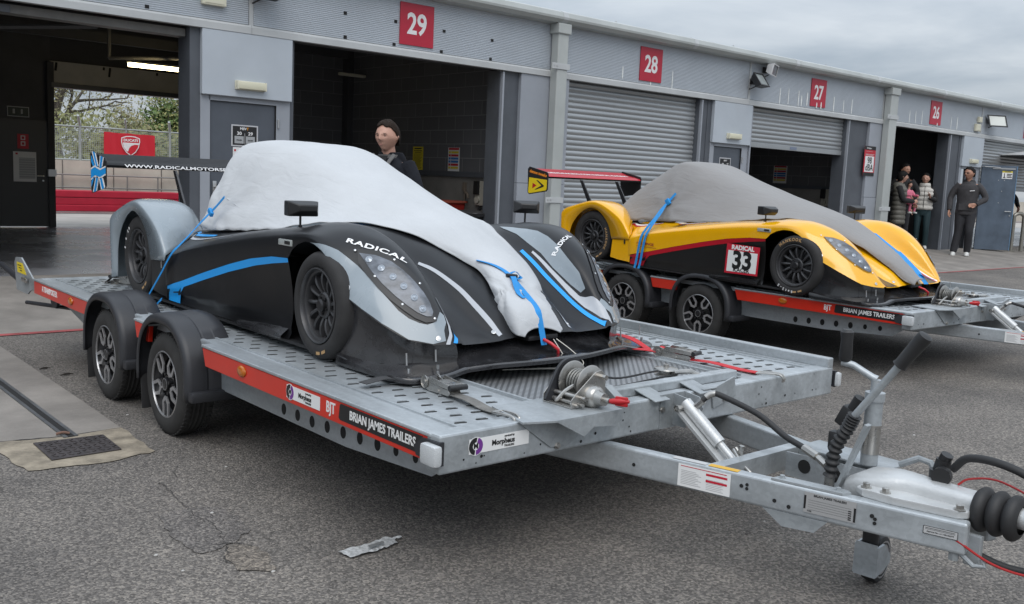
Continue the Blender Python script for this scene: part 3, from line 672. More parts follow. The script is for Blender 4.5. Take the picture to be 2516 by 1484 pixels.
for k in range(11): rl.tube([(6.4 + k * .8, 25.6, .1), (6.4 + k * .8, 25.6, 1.0)], .018, 6)
tag(rl.build('guard_rail', mat('rail_grey', (.22, .22, .21), .5, metal=.3)), 'thin grey pipe rail in front of the concrete circuit wall', 'railing')
fn = thing('catch_fence', 'grey wire catch fence with cranked post tops on the circuit wall', 'fence', (0, 0, 0))
GFE = mat('fence_steel', (.36, .38, .37), .5, metal=.4)
for k in range(12):
    x = 3.1 + k * 1.16
    if k % 1 == 0:
        pm = MB().tube([(x, 25.95, 1.3), (x, 25.95, 2.22), (x - .1, 25.75, 2.47)], .033 if k % 2 == 0 else .024, 6)
        pm.build('post', GFE, fn)
fm = MB(); fm.tube([(2, 25.95, 2.2), (18, 25.95, 2.2)], .02, 6); fm.tube([(2, 25.95, 1.36), (18, 25.95, 1.36)], .02, 6); fm.build('rail', GFE, fn)
wm = MB()
for k in range(210):
    x = 5.2 + k * .05; wm.add([(x - .004, 25.96, 1.36), (x + .004, 25.96, 1.36), (x + .004, 25.96, 2.2), (x - .004, 25.96, 2.2)], [(0, 1, 2, 3)])
for k in range(17):
    z = 1.38 + k * .05; wm.add([(5.2, 25.958, z - .004), (15.7, 25.958, z - .004), (15.7, 25.958, z + .004), (5.2, 25.958, z + .004)], [(0, 1, 2, 3)])
wm.build('wire_mesh', GFE, fn, smooth=0)
# banner
bm_ = MB(); rows = []
for j in range(9):
    rows.append([(8.30 + 1.32 * i / 24, 25.86 + .012 * math.sin(i * .9 + j * .5) + .008 * math.sin(i * 2.1), 1.475 + .63 * j / 8 - .02 * i / 24 + .006 * math.sin(i * .7)) for i in range(25)])
ba = bm_.grid(rows).build('banner', mat('banner_red', (.55, .015, .03), .5), smooth=60); tag(ba, 'red banner with a white shield tied to the catch fence', 'banner')
M = frame((8.97, 25.825, 1.785), (1, 0, 0), (0, 0, 1))
def shield(k): return [(x * k, y * k) for x, y in ((-.24, .20), (-.12, .245), (0, .255), (.12, .245), (.24, .20), (.245, .10), (.21, -.04), (.13, -.17), (.0, -.27), (-.12, -.18), (-.21, -.05), (-.245, .08))]
MB().prism(shield(1.0), 0, .002, M).build('shield', WHITEV_, ba, smooth=0); MB().prism(shield(.9), .002, .004, M).build('shield', MATS['banner_red'], ba, smooth=0)
MB().prism([(-.205, .075), (.215, .075), (.213, .03), (.10, .03), (.02, -.0), (-.04, -.06), (-.07, -.15), (-.10, -.155), (-.185, -.04)], .004, .006, M).build('shield', WHITEV_, ba, smooth=0)
text_mb('DUCATI', .088, M @ Matrix.Translation((0, .135, .006)), bold=.004, ext=.001, wide=1.15).build('lettering', WHITEV_, ba, smooth=0)
# trees
BARK = mat('bark', (.085, .07, .055), .9, var=.3, vscale=6)
def leafmat(n, c, c2): return mat(n, c, .6, var=.35, vscale=1.3, col2=c2, spec=.25)
def tree(label, loc, h, rad, leaf, dens, lsize, seed, sparse=False):
    r = random.Random(seed); t = thing('tree', label, 'tree', loc, 0, 'trees beyond the circuit')
    tm = MB(); lm = MB()
    def branch(p, d, L, w, lev):
        pts = [p]; q = Vector(p); dd = Vector(d)
        for k in range(5):
            dd = (dd + Vector((r.uniform(-.22, .22), r.uniform(-.22, .22), r.uniform(-.06, .16)))).normalized(); q = q + dd * L / 5; pts.append(q.copy())
        tm.tube(pts, [w * (1 - .13 * i) for i in range(6)], 5 if lev else 8, caps=False)
        if lev < 3:
            for k in range(4 if lev else 6):
                i = r.randint(2, 5); a = r.uniform(0, 6.28); o = dd.orthogonal().normalized(); o = (o * math.cos(a) + dd.cross(o) * math.sin(a))
                branch(pts[i], (dd * .55 + o * .8 + Vector((0, 0, .12))).normalized(), L * r.uniform(.5, .75), w * .5, lev + 1)
        if lev >= 2:
            for k in range(dens):
                c = pts[r.randint(1, 5)] + Vector((r.gauss(0, 1), r.gauss(0, 1), r.gauss(0, .8))) * rad * .16
                u = Vector((r.gauss(0, 1), r.gauss(0, 1), r.gauss(0, 1))).normalized(); v = u.orthogonal().normalized(); s = lsize * r.uniform(.6, 1.5)
                lm.add([c - u * s, c + v * s * .55, c + u * s, c - v * s * .55], [(0, 1, 2, 3)])
    branch(Vector((0, 0, 0)), Vector((r.uniform(-.1, .1), 0, 1)), h * .45, h * .028, 0)
    tm.build('trunk', BARK, t, smooth=80); lm.build('crown', leaf, t, smooth=0); return t
L1 = leafmat('leaf_olive', (.15, .145, .075), (.24, .22, .11)); L2 = leafmat('leaf_green', (.07, .12, .035), (.13, .19, .06)); L3 = leafmat('leaf_spring', (.17, .175, .06), (.27, .26, .10))
tree('tall bare-limbed tree with thin spring leaves, leftmost behind the fence', (12.0, 43, 0), 10.5, 4.2, L1, 42, .06, 21)
tree('dense green tree with a rounded top behind the banner', (19.6, 52, -.8), 6.4, 3.0, L2, 85, .12, 5)
tree('yellow-green tree rising right of the banner', (23.2, 53, 0), 8.8, 3.6, L3, 60, .075, 9)
tree('low olive tree between the tall tree and the banner', (16.6, 50, -.8), 5.0, 2.4, L1, 50, .08, 14)
hd = MB(); r_ = random.Random(8)
for k in range(15000):
    x = r_.uniform(7, 30); y = r_.uniform(33, 40); zt = 2.3 + .5 * math.sin(x * .7) + .3 * math.sin(x * 1.9); z = zt * r_.random() ** .6 + .1
    u = Vector((r_.gauss(0, 1), r_.gauss(0, 1), r_.gauss(0, 1))).normalized(); v = u.orthogonal().normalized(); s = .085 * r_.uniform(.6, 1.5); c = Vector((x, y, z))
    hd.add([c - u * s, c + v * s * .6, c + u * s, c - v * s * .6], [(0, 1, 2, 3)])
ho_ = hd.build('undergrowth', leafmat('leaf_mixed', (.11, .125, .05), (.20, .20, .085)), smooth=0); ho_['kind'] = 'stuff'; ho_['label'] = 'tangled green undergrowth behind the catch fence'
# ================================================================ car transporter trailer, local frame: x forward, y left, z up from the ground
def galvanised(name, base=(.44, .47, .49), rough=.40, metal=.45):
    m = bpy.data.materials.new(name); m.use_nodes = True; t = m.node_tree; b = t.nodes['Principled BSDF']
    co = t.nodes.new('ShaderNodeTexCoord')
    vo = node(m, 'ShaderNodeTexVoronoi', i_Scale=75.0); n1 = node(m, 'ShaderNodeTexNoise', i_Scale=5.0, i_Detail=8.0, i_Roughness=.65); n2 = node(m, 'ShaderNodeTexNoise', i_Scale=1.6, i_Detail=3.0)
    mp = node(m, 'ShaderNodeMapping'); mp.inputs['Scale'].default_value = (.25, 1.6, 1.6)
    t.links.new(co.outputs['Object'], vo.inputs['Vector']); t.links.new(co.outputs['Object'], mp.inputs[0]); t.links.new(mp.outputs[0], n1.inputs['Vector']); t.links.new(co.outputs['Object'], n2.inputs['Vector'])
    mx = node(m, 'ShaderNodeMixRGB', blend_type='MIX'); mx.inputs[0].default_value = .14
    t.links.new(n1.outputs['Fac'], mx.inputs[1]); t.links.new(vo.outputs['Color'], mx.inputs[2])
    rp = node(m, 'ShaderNodeValToRGB'); a = rp.color_ramp.elements
    a[0].position, a[1].position = .3, .72
    a[0].color = tuple(x * .72 for x in base) + (1,); a[1].color = tuple(min(1, x * 1.22) for x in base) + (1,)
    t.links.new(mx.outputs[0], rp.inputs[0])
    dk = node(m, 'ShaderNodeMixRGB', blend_type='MULTIPLY'); dk.inputs[0].default_value = .5
    r2_ = node(m, 'ShaderNodeValToRGB'); r2_.color_ramp.elements[0].position = .35; r2_.color_ramp.elements[0].color = (.66, .66, .64, 1); r2_.color_ramp.elements[1].position = .6
    t.links.new(n2.outputs['Fac'], r2_.inputs[0]); t.links.new(rp.outputs[0], dk.inputs[1]); t.links.new(r2_.outputs[0], dk.inputs[2])
    t.links.new(dk.outputs[0], b.inputs['Base Color'])
    mr = node(m, 'ShaderNodeMapRange'); mr.inputs[3].default_value = rough - .1; mr.inputs[4].default_value = rough + .14
    t.links.new(n1.outputs['Fac'], mr.inputs[0]); t.links.new(mr.outputs[0], b.inputs['Roughness'])
    b.inputs['Metallic'].default_value = metal
    bp = node(m, 'ShaderNodeBump', i_Strength=.06, i_Distance=.01); t.links.new(n1.outputs['Fac'], bp.inputs['Height']); t.links.new(bp.outputs[0], b.inputs['Normal'])
    MATS[name] = m; return m
GALV = galvanised('galvanised_steel')
GALV2 = galvanised('galvanised_dull', (.36, .385, .40), .48, .4)
CHQ = bpy.data.materials.new('tread_plate'); CHQ.use_nodes = True
def _chq():
    t = CHQ.node_tree; b = t.nodes['Principled BSDF']; co = t.nodes.new('ShaderNodeTexCoord')
    mp = node(CHQ, 'ShaderNodeMapping'); mp.inputs['Rotation'].default_value = (0, 0, R(45)); mp.inputs['Scale'].default_value = (1, 1, 0); t.links.new(co.outputs['Object'], mp.inputs[0])
    v = node(CHQ, 'ShaderNodeTexVoronoi', i_Scale=42.0, i_Randomness=0.0, distance='CHEBYCHEV'); t.links.new(mp.outputs[0], v.inputs['Vector'])
    rp = node(CHQ, 'ShaderNodeValToRGB'); rp.color_ramp.elements[0].position = .22; rp.color_ramp.elements[0].color = (.42, .43, .44, 1); rp.color_ramp.elements[1].position = .34; rp.color_ramp.elements[1].color = (.16, .165, .17, 1)
    t.links.new(v.outputs['Distance'], rp.inputs[0]); t.links.new(rp.outputs[0], b.inputs['Base Color'])
    b.inputs['Metallic'].default_value = .6; b.inputs['Roughness'].default_value = .42
    bp = node(CHQ, 'ShaderNodeBump', i_Strength=.6, i_Distance=.004, invert=True); t.links.new(v.outputs['Distance'], bp.inputs['Height']); t.links.new(bp.outputs[0], b.inputs['Normal'])
_chq()
REDP = mat('red_side_paint', (.56, .022, .008), .32, var=.1, vscale=4, coat=.2)
DARKSLOT = mat('slot_shadow', (.012, .012, .012), .9)
MUDG = mat('black_moulded_plastic', (.024, .025, .029), .48, var=.15, vscale=5, bump=.03, bscale=150)
TRTYRE = mat('road_tyre', (.026, .025, .024), .82, var=.3, vscale=12, bump=.08, bscale=70)
ALLOY_D = mat('alloy_black', (.02, .02, .022), .35, metal=.3)
ALLOY_M = mat('alloy_machined', (.42, .42, .43), .32, metal=.75, rvar=.08, vscale=40)
STEEL = mat('plain_steel', (.42, .41, .39), .3, metal=.85, var=.12, vscale=20, rvar=.1)
CASTAL = mat('cast_silver', (.55, .56, .56), .42, metal=.45, var=.1, vscale=9, bump=.12, bscale=130)
RUBBER = mat('rubber', (.02, .02, .021), .6, bump=.04, bscale=60)
GRIP = mat('hand_grip', (.017, .017, .018), .45)
WHITEV = mat('sticker_white', (.74, .74, .73), .45)
BLACKV = mat('sticker_black', (.012, .012, .013), .4)
PURPLE = mat('sticker_purple', (.16, .035, .25), .45)
REDV = mat('sticker_red', (.5, .01, .03), .45)
AMBER = mat('amber_lens', (.45, .12, .004), .12, coat=.6)
CLEARL = mat('clear_lens', (.52, .54, .55), .15, coat=.5, bump=.3, bscale=250)
YELV = mat('sticker_yellow', (.72, .55, .02), .5)
GREYV = mat('sticker_grey', (.45, .45, .45), .5)

def side_text(s, size, x, y, z, m, parent, name='lettering', wide=1.0, bold=.0012, align='CENTER', shear_=0.0):
    """text on the right-hand side (faces -y), reads from the tail towards the front"""
    return text_mb(s, size, frame((x, y, z), (1, 0, 0), (0, 0, 1)), bold=bold, ext=.0008, wide=wide, align=align, shear=shear_).build(name, m, parent, smooth=0)
def front_text(s, size, x, y, z, m, parent, name='lettering', wide=1.0, bold=.0012, align='CENTER'):
    return text_mb(s, size, frame((x, y, z), (0, 1, 0), (0, 0, 1)), bold=bold, ext=.0008, wide=wide, align=align).build(name, m, parent, smooth=0)
def disc_poly(r, a0, a1, n=18, r0=0.0):
    o = [(r * math.cos(a0 + (a1 - a0) * i / n), r * math.sin(a0 + (a1 - a0) * i / n)) for i in range(n + 1)]
    if r0: o += [(r0 * math.cos(a1 + (a0 - a1) * i / n), r0 * math.sin(a1 + (a0 - a1) * i / n)) for i in range(n + 1)]
    return o
def service_sticker(M, L, H, parent):
    """white label with a round two-colour badge on its left, in the xy plane of M"""
    s = MB().prism([(0, 0), (L, 0), (L, H), (0, H)], 0, .0008, M).build('sticker', WHITEV, parent, smooth=0)
    c = Matrix.Translation((H * .55, H * .5, 0)); r = H * .62
    MB().prism(disc_poly(r, 0, 2 * math.pi - .001, 40), .0009, .0014, M @ c).build('badge', WHITEV, s, smooth=0)
    MB().prism(disc_poly(r * .93, R(82), R(260), 24, r * .42), .0015, .002, M @ c).build('badge', BLACKV, s, smooth=0)
    MB().prism(disc_poly(r * .93, R(-88), R(70), 24, r * .42), .0015, .002, M @ c).build('badge', PURPLE, s, smooth=0)
    text_mb('M', H * .5, M @ c @ Matrix.Translation((0, 0, .0018)), bold=.001, ext=.0004).build('lettering', BLACKV, s, smooth=0)
    text_mb('Morpheus', H * .50, M @ Matrix.Translation((L * .56, H * .50, .0014)), bold=.0009, ext=.0004, wide=1.0 * L / (H * 5.3)).build('lettering', BLACKV, s, smooth=0)
    text_mb('serviced by', H * .19, M @ Matrix.Translation((L * .66, H * .84, .0014)), bold=.0003, ext=.0004, wide=1.0).build('lettering', BLACKV, s, smooth=0)
    text_mb('TRAILERS', H * .19, M @ Matrix.Translation((L * .66, H * .17, .0014)), bold=.0003, ext=.0004, wide=1.1).build('lettering', BLACKV, s, smooth=0)
    return s

def road_wheel(parent, x, y, side, r=.262, w=.17):
    wh = bpy.data.objects.new('wheel', None); COL.objects.link(wh); wh.parent = parent
    wh.location = (x, y, r)
    if side > 0: wh.rotation_euler = (0, 0, math.pi)
    h = w / 2; rim = .172
    t = MB(); t.lathe([(rim - .012, -h + .012), (rim - .002, -h + .004), (rim + .02, -h - .002), (r - .05, -h - .004), (r - .022, -h + .004), (r - .006, -h + .017), (r - .001, -h + .03)], n=64)
    prof = [(r - .001, -h + .03), (r, -h + .04)]
    for k in range(4):
        c = -h + .05 + k * (w - .1) / 3
        prof += [(r, c - .012), (r - .007, c - .0045), (r - .007, c + .0045), (r, c + .012)] if k in (0, 1, 2, 3) else []
    prof += [(r, h - .035), (r - .006, h - .017), (r - .03, h), (rim, h)]
    t.lathe(prof, n=64)
    for k in range(56):
        a = 2 * math.pi * k / 56
        for sy in (-1, 1):
            c = Vector((math.cos(a) * (r - .0015), sy * (h - .030), math.sin(a) * (r - .0015)))
            t.box(c, (.006, .03, .012), rot=Matrix.Rotation(-a, 3, 'Y'))
    t.build('tyre', TRTYRE, wh, smooth=35)
    q = MB(); q.lathe([(rim - .010, -h + .01), (rim - .012, -h + .03), (rim - .03, -h + .05), (rim - .03, h - .02)], n=48); q.lathe([(.05, h - .06), (rim - .03, h - .06)], n=32)
    q.lathe([(.055, -h + .035), (.05, -h + .022), (.0, -h + .02)], n=28)
    q.build('rim', ALLOY_D, wh)
    m = MB(); m.lathe([(rim, -h + .014), (rim, -h + .003), (rim - .006, -h + .001), (rim - .008, -h + .008), (rim - .009, -h + .018)], n=56)
    M0 = Matrix.Translation((0, -h + .016, 0)) @ Matrix.Rotation(R(90), 4, 'X')
    for k in range(5):
        a = R(-90) + 2 * math.pi * k / 5
        Rm = M0 @ Matrix.Rotation(a, 4, 'Z')
        for sg in (1, -1):
            pl = [(.060, sg * .006), (.060, sg * .019), (.092, sg * .036), (.130, sg * .034), (.163, sg * .014), (.163, sg * .029), (.134, sg * .047), (.088, sg * .050), (.052, sg * .030), (.050, sg * .0)]
            pl = [(.052, sg * .001), (.078, sg * .001), (.078, sg * .016), (.104, sg * .034), (.163, sg * .022), (.163, sg * .036), (.102, sg * .048), (.062, sg * .028)]
            pl = [(.066, 0), (.080, 0), (.100, sg * .022), (.162, sg * .020), (.161, sg * .036), (.094, sg * .040), (.062, sg * .012)]
            m.prism(pl if sg > 0 else pl[::-1], 0, .008, Rm)
            q2 = None
    m.build('spokes', ALLOY_M, wh, smooth=30)
    c = MB(); c.lathe([(.034, -h + .022), (.034, -h + .008), (.03, -h + .005), (.0, -h + .005)], n=24)
    for k in range(5):
        a = R(90) + 2 * math.pi * k / 5; c.cyl((.052 * math.cos(a), -h + .03, .052 * math.sin(a)), (.052 * math.cos(a), -h + .006, .052 * math.sin(a)), .0085, 10)
    c.build('hub_cap', ALLOY_D, wh)
    MB().lathe([(.031, -h + .0045), (.031, -h + .0035), (.028, -h + .0035), (.028, -h + .0045)], n=24).build('cap_ring', ALLOY_M, wh)
    return wh
def mudguard(parent, xc, side, zc=.30, rx=.345, rz=.325):
    prof = []
    for i in range(29):
        a = R(-8) + R(196) * i / 28
        e = .82
        c, s = math.cos(a), math.sin(a)
        prof.append((math.copysign(abs(c) ** e, c), math.copysign(abs(s) ** e, s)))
    def row(y, d):
        return [(xc + (rx + d) * c, y, zc + (rz + d) * s) for c, s in prof]
    y0, y1 = 1.235, .985
    rows = [row(y0 - .002, -.045), row(y0, -.03), row(y0 - .002, -.016), row(y0 - .012, -.006), row(y0 - .03, -.002), row(y0 - .10, .0), row(y0 - .105, -.004), row(y0 - .112, -.004), row(y0 - .117, 0), row(y0 - .165, .0), row(y0 - .17, .004), row(y1 + .03, .004), row(y1 + .01, -.002), row(y1, -.02)]
    mb = MB().grid([[(p[0], p[1] * side, p[2]) for p in r] for r in rows])
    mo = mb.build('mudguard', MUDG, parent, smooth=40, solid=.006)
    # turned lip at the front bottom and the flap behind the wheel
    lip = MB().box((xc + rx + .02, side * (y0 + y1) / 2, zc - .03), (.055, y0 - y1 - .01, .05), bev=.012); lip.build('lip', MUDG, mo)
    fl = MB().box((xc - rx + .01, side * (y0 + y1) / 2, zc - .12), (.008, .2, .22), rot=Matrix.Rotation(R(-6), 3, 'Y'), bev=.003); fl.build('flap', RUBBER, mo)
    return mo

def trailer(label, loc, rotz, hubs, seg, service, winch_rope=True):
    tr = thing('car_trailer', label, 'trailer', loc, rotz, 'car transporter trailers')
    xf, xr = -2.41, -7.14
    g0, g1, g2, g3 = seg  # rail ends: front piece rear end, middle piece, rear piece front end
    # ---- deck
    d = MB()
    top = .532
    for sg in (-1, 1):
        d.box(((xf + xr) / 2 - .02, sg * .855, top - .015), (xf - xr - .05, .57, .03))
        d.box(((xf + xr) / 2 - .02, sg * 1.128, top - .002), (xf - xr - .06, .02, .012))
        d.box(((xf + xr) / 2 - .02, sg * .60, top + .004), (xf - xr - .2, .014, .016))
        d.box(((xf + xr) / 2 - .02, sg * 1.062, top + .003), (xf - xr - .1, .01, .008))
    d.cur = 1
    rnd = random.Random(3)
    for sg in (-1, 1):
        x = xr + .12; k = 0
        while x < xf - .1:
            for j in range(4):
                y = .68 + j * .095 + (.047 if k % 2 else 0)
                if y < 1.04: d.prism([(-.021, -.0045), (.021, -.0045), (.025, 0), (.021, .0045), (-.021, .0045), (-.025, 0)], 0, .0015, Matrix.Translation((x, sg * y, top + .0005)) @ Matrix.Rotation(R(78), 4, 'Z'))
            x += .088; k += 1
    d.cur = 2
    for sg in (-1, 1):
        x = xr + .12; k = 0
        while x < xf - .1:
            for j in range(4):
                y = .68 + j * .095 + (.047 if k % 2 else 0)
                if y < 1.04: d.prism([(-.02, .0), (.02, .0), (.012, .013), (-.012, .013)], 0, .0045, Matrix.Translation((x - .0055, sg * y, top + .0005)) @ Matrix.Rotation(R(78), 4, 'Z'))
            x += .088; k += 1
    deck = d.build('deck', [GALV, DARKSLOT, GALV], tr, smooth=0)
    MB().box(((xr - 2.58) / 2, 0, top - .012), (abs(xr + 2.58), 1.17, .012)).build('centre_plate', CHQ, deck, smooth=0)
    MB().box((-4.9, 0, top + .001), (1.9, .9, .004)).build('well_shadow', GALV2, deck, smooth=0) if False else None
    # ---- front cross member
    fb = MB().prism([(xf, .405), (xf, .540), (xf - .075, .540), (xf - .075, .405)], -1.19, 1.19, Matrix.Rotation(R(90), 4, 'X'))
    fo = fb.build('front_beam', GALV, tr, smooth=0, bev=.008)
    holes = MB(); rnd = random.Random(5)
    for k in range(34):
        y, z = rnd.uniform(-1.12, 1.15), rnd.choice((.425, .445, .475, .505, .522)); r = rnd.choice((.003, .004, .006))
        if -1.1 < y < -.78 and z > .45: continue
        holes.lathe([(r, 0), (0, 0)], o=(xf + .0012, y, z), axis='x', n=12)
    holes.build('bolt_holes', DARKSLOT, fo, smooth=0)
    bt = MB()
    for y, z in ((-.665, .43), (-.09, .49), (.31, .487)):
        bt.lathe([(.014, 0), (.014, .004), (.010, .004), (.0095, .012), (0, .012)], o=(xf + .004, y, z), axis='x', n=6)
    bt.build('bolts', STEEL, fo, smooth=0)
    rb = MB().prism([(-2.49, .533), (-2.49, .575), (-2.545, .575), (-2.56, .533)], -.52, .36, Matrix.Rotation(R(90), 4, 'X')); rb.build('cross_bar', GALV, tr, smooth=0, bev=.006)
    br = MB()
    for y in (.33,): br.prism([(-2.40, .555), (-2.48, .60), (-2.56, .60), (-2.56, .54), (-2.40, .54)], y - .02, y + .02, Matrix.Rotation(R(90), 4, 'X') )
    for y in (-.16, .12): br.box((-2.44, -y, .55), (.13, .09, .006), rot=Matrix.Rotation(R(14), 3, 'Y'))
    br.box((-2.405, .31, .515), (.008, .16, .09), rot=Matrix.Rotation(R(14), 3, 'X'))
    br.box((-2.42, .20, .545), (.06, .09, .006))
    br.build('rope_guide', GALV2, tr, smooth=0, bev=.002)
    # ---- side rails
    for sg in (-1, 1):
        for a, b, e0, e1 in ((xf - .055, g0, 0, .035), (g1, g2, .03, .03), (g3, xr - .03, .03, 0)):
            m = MB().prism([(a, .522), (a - (e0 * .4), .436) if e0 else (a, .436), (b + e1, .436), (b, .522)], -.012, .012, Matrix.Translation((0, sg * 1.178, 0)) @ Matrix.Rotation(R(90), 4, 'X'))
            ro = m.build('side_rail', REDP, tr, smooth=0, bev=.003)
            c = MB().box(((a + b) / 2, sg * 1.163, .530), (abs(a - b) + .01, .062, .014)); 
            c.build('rail_cap', GALV, ro, smooth=0, bev=.004)
        if sg > 0:
            MB().prism([(1.135, .535), (1.14, .585), (1.185, .585), (1.19, .535)], xr + .2, xf + .0, Matrix.Rotation(R(90), 4, 'Y') @ Matrix.Rotation(R(90), 4, 'Z')).build('upstand', GALV, tr, smooth=0, bev=.005) if False else MB().box(((xf + xr) / 2, 1.165, .56), (xf - xr, .045, .05)).build('upstand', GALV, tr, smooth=0, bev=.006)
        # chassis member with round holes
        ch = MB().prism([(-2.50, .45), (-2.50, .405), (-2.62, .325), (-3.2, .29), (-6.4, .29), (-7.0, .40), (-7.0, .45)], -.004, .004, Matrix.Translation((0, sg * 1.06, 0)) @ Matrix.Rotation(R(90), 4, 'X'))
        co = ch.build('chassis_member', GALV2, tr, smooth=0)
        hm = MB()
        for k in range(9 if hubs[0] < -4.6 else 7):
            r = .025 if k > 1 else .02
            hm.prism([(r * .8 * math.cos(t), r * math.sin(t)) for t in [2 * math.pi * i / 20 for i in range(20)]], -.0055, .0055, Matrix.Translation((-2.72 - .125 * k, sg * 1.06, .368 - .006 * min(k, 6))) @ Matrix.Rotation(R(90), 4, 'X'))
        hm.build('lightening_holes', DARKSLOT, co, smooth=0)
        for x in hubs:
            road_wheel(tr, x, sg * 1.125, sg)
            mudguard(tr, x + .015, sg)
        # lamps
        for x in (hubs[0] + .86, -6.33):
            m = MB(); 
            m.lathe([(.032, -.001), (.031, -.006), (.024, -.011), (.012, -.013), (0, -.013)], o=(0, 0, 0), n=24)
            m.v = [(p[0] * 1.25 + x, sg * (-p[1] + 1.19), p[2] * .8 + .486) for p in m.v]
            m.build('side_lamp', AMBER, tr)
        l = MB().box((-2.445 + .02, sg * 1.215, .478), (.085, .035, .07), bev=.012); lo = l.build('marker_lamp', CLEARL, tr)
        MB().prism([(-2.40, .52), (-2.40, .44), (-2.53, .45), (-2.545, .48), (-2.50, .515)], -.018, .002, Matrix.Translation((0, sg * 1.198, 0)) @ Matrix.Rotation(R(90), 4, 'X')).build('lamp_mount', MUDG, lo, smooth=0)
        # tail plates
        tp = MB().prism([(-7.70, .40), (-7.75, .60), (-7.71, .64), (-7.56, .65), (-7.27, .53), (-7.20, .50), (-7.20, .46), (-7.34, .43), (-7.40, .40)], -.005, .005, Matrix.Translation((0, sg * 1.17, 0)) @ Matrix.Rotation(R(90), 4, 'X'))
        to = tp.build('tail_plate', GALV2, tr, smooth=0)
        if sg < 0:
            MB().prism([(-7.66, .535), (-7.68, .61), (-7.52, .61), (-7.42, .535)], -.0065, -.0055, Matrix.Translation((0, sg * 1.17, 0)) @ Matrix.Rotation(R(90), 4, 'X') @ Matrix.Scale(-1, 4, (0, 0, 1))).build('sticker', YELV, to, smooth=0)
            for k in range(3): MB().box((-7.60 + .02 * k, sg * 1.1775, .59 - .018 * k), (.1 - .02 * k, .0005, .006)).build('print_line', BLACKV, to, smooth=0)
            MB().box((-7.42, sg * 1.19, .50), (.13, .012, .03), bev=.004).build('latch', STEEL, to)
        rp = MB().cyl((-7.70, sg * 1.14, .46), (-8.3, sg * 1.14, .53), .022, 12); rp.build('ramp_edge', MUDG, to)
        pr = MB().cyl((-7.45, sg * 1.17, .335), (-6.95, sg * 1.0, .345), .014, 10); pr.prism([(-7.12, .45), (-7.2, .45), (-7.12, .34), (-7.02, .34), (-6.95, .45)], -.01, .01, Matrix.Translation((0, sg * 1.08, 0)) @ Matrix.Rotation(R(90), 4, 'X')); pr.build('prop_stand', MUDG, tr)
    rear = MB().box((xr - .0, 0, .515), (.06, 2.3, .05), bev=.006); rear.build('rear_beam', GALV, tr, smooth=0)
    # ---- running gear
    ax = MB()
    for x in hubs: ax.box((x + .1, 0, .30), (.08, 2.0, .08)); ax.box((x + .05, -.98, .27), (.18, .05, .05)); ax.box((x + .05, .98, .27), (.18, .05, .05))
    ax.build('axle', GALV2, tr, smooth=0, bev=.006)
    cm = MB()
    for x in (-3.2, -4.0, -6.2, -6.9): cm.box((x, 0, .46), (.06, 2.1, .09))
    for y in (-.62, .62): cm.box((-4.8, y, .44), (4.6, .06, .1))
    cm.build('cross_member', GALV2, tr, smooth=0)
    # ---- drawbar
    bb = Vector((-1.17, -.115)); aa = Vector((-3.9, -.78))
    for sg in (-1, 1):
        m = MB()
        t = (bb - aa).normalized(); n = Vector((-t.y, t.x))
        w = .05; P = [aa, bb, bb + n * w, aa + n * w]
        vs = [(p.x, p.y * -sg if sg > 0 else p.y, z) for z in (.300, .402) for p in P]
        m.add(vs, [(0, 1, 2, 3), (4, 7, 6, 5), (0, 4, 5, 1), (1, 5, 6, 2), (2, 6, 7, 3), (3, 7, 4, 0)])
        bo = m.build('drawbar', GALV, tr, smooth=0, bev=.010, segs=3)
        if sg < 0:
            ang = math.atan2(t.y, t.x)
            def onbar(u, z, off=.0): 
                p = aa + t * u - n * off; return (p.x, p.y, z)
            def fr(u, z): return frame(onbar(u, z, .0016), (t.x, t.y, 0), (0, 0, 1))
            L = (bb - aa).length
            s = MB().prism([(0, 0), (.20, 0), (.20, .082), (0, .082)], 0, .0008, fr(L - .96, .309)).build('notice', WHITEV, bo, smooth=0)
            pr_ = MB(); rd = MB()
            for k in range(9): pr_.prism([(.012, .01 + .006 * k), (.09 - .01 * (k % 3), .01 + .006 * k), (.09 - .01 * (k % 3), .0125 + .006 * k), (.012, .0125 + .006 * k)], .001, .0013, fr(L - .96, .309))
            for k in range(7): pr_.prism([(.11, .008 + .006 * k), (.175 - .006 * (k % 2), .008 + .006 * k), (.175 - .006 * (k % 2), .010 + .006 * k), (.11, .010 + .006 * k)], .001, .0013, fr(L - .96, .309))
            for a_ in (.058, .035): rd.prism([(.108, a_), (.188, a_), (.188, a_ + .008), (.108, a_ + .008)], .0011, .0014, fr(L - .96, .309))
            rd.prism([(.01, .074), (.185, .074), (.185, .0765), (.01, .0765)], .0011, .0014, fr(L - .96, .309))
            pr_.build('print_lines', GREYV, s, smooth=0); rd.build('print_lines', REDV, s, smooth=0)
            pl = MB().prism([(0, 0), (.17, 0), (.17, .07), (0, .07)], 0, .0012, fr(L - .50, .322)).build('type_plate', mat('foil_plate', (.5, .5, .5), .35, metal=.5), bo, smooth=0)
            e = MB(); e.prism([(0, .012), (.007, .012), (.007, .058), (0, .058)], .0013, .0016, fr(L - .50, .322)); e.prism([(.163, .003), (.17, .003), (.17, .05), (.163, .05)], .0013, .0016, fr(L - .50, .322))
            for k in range(5): e.prism([(.015, .012 + .008 * k), (.155, .012 + .008 * k), (.155, .0126 + .008 * k), (.015, .0126 + .008 * k)], .0013, .0016, fr(L - .50, .322))
            for k in range(5): e.prism([(.146, .006 + .007 * k), (.156, .006 + .007 * k), (.156, .010 + .007 * k), (.146, .010 + .007 * k)], .0013, .0016, fr(L - .50, .322))
            e.build('print_lines', BLACKV, pl, smooth=0)
            text_mb('BRIAN JAMES TRAILERS', .0105, fr(L - .50, .322) @ Matrix.Translation((.085, .061, .0016)), bold=.0003, ext=.0002).build('lettering', BLACKV, pl, smooth=0)
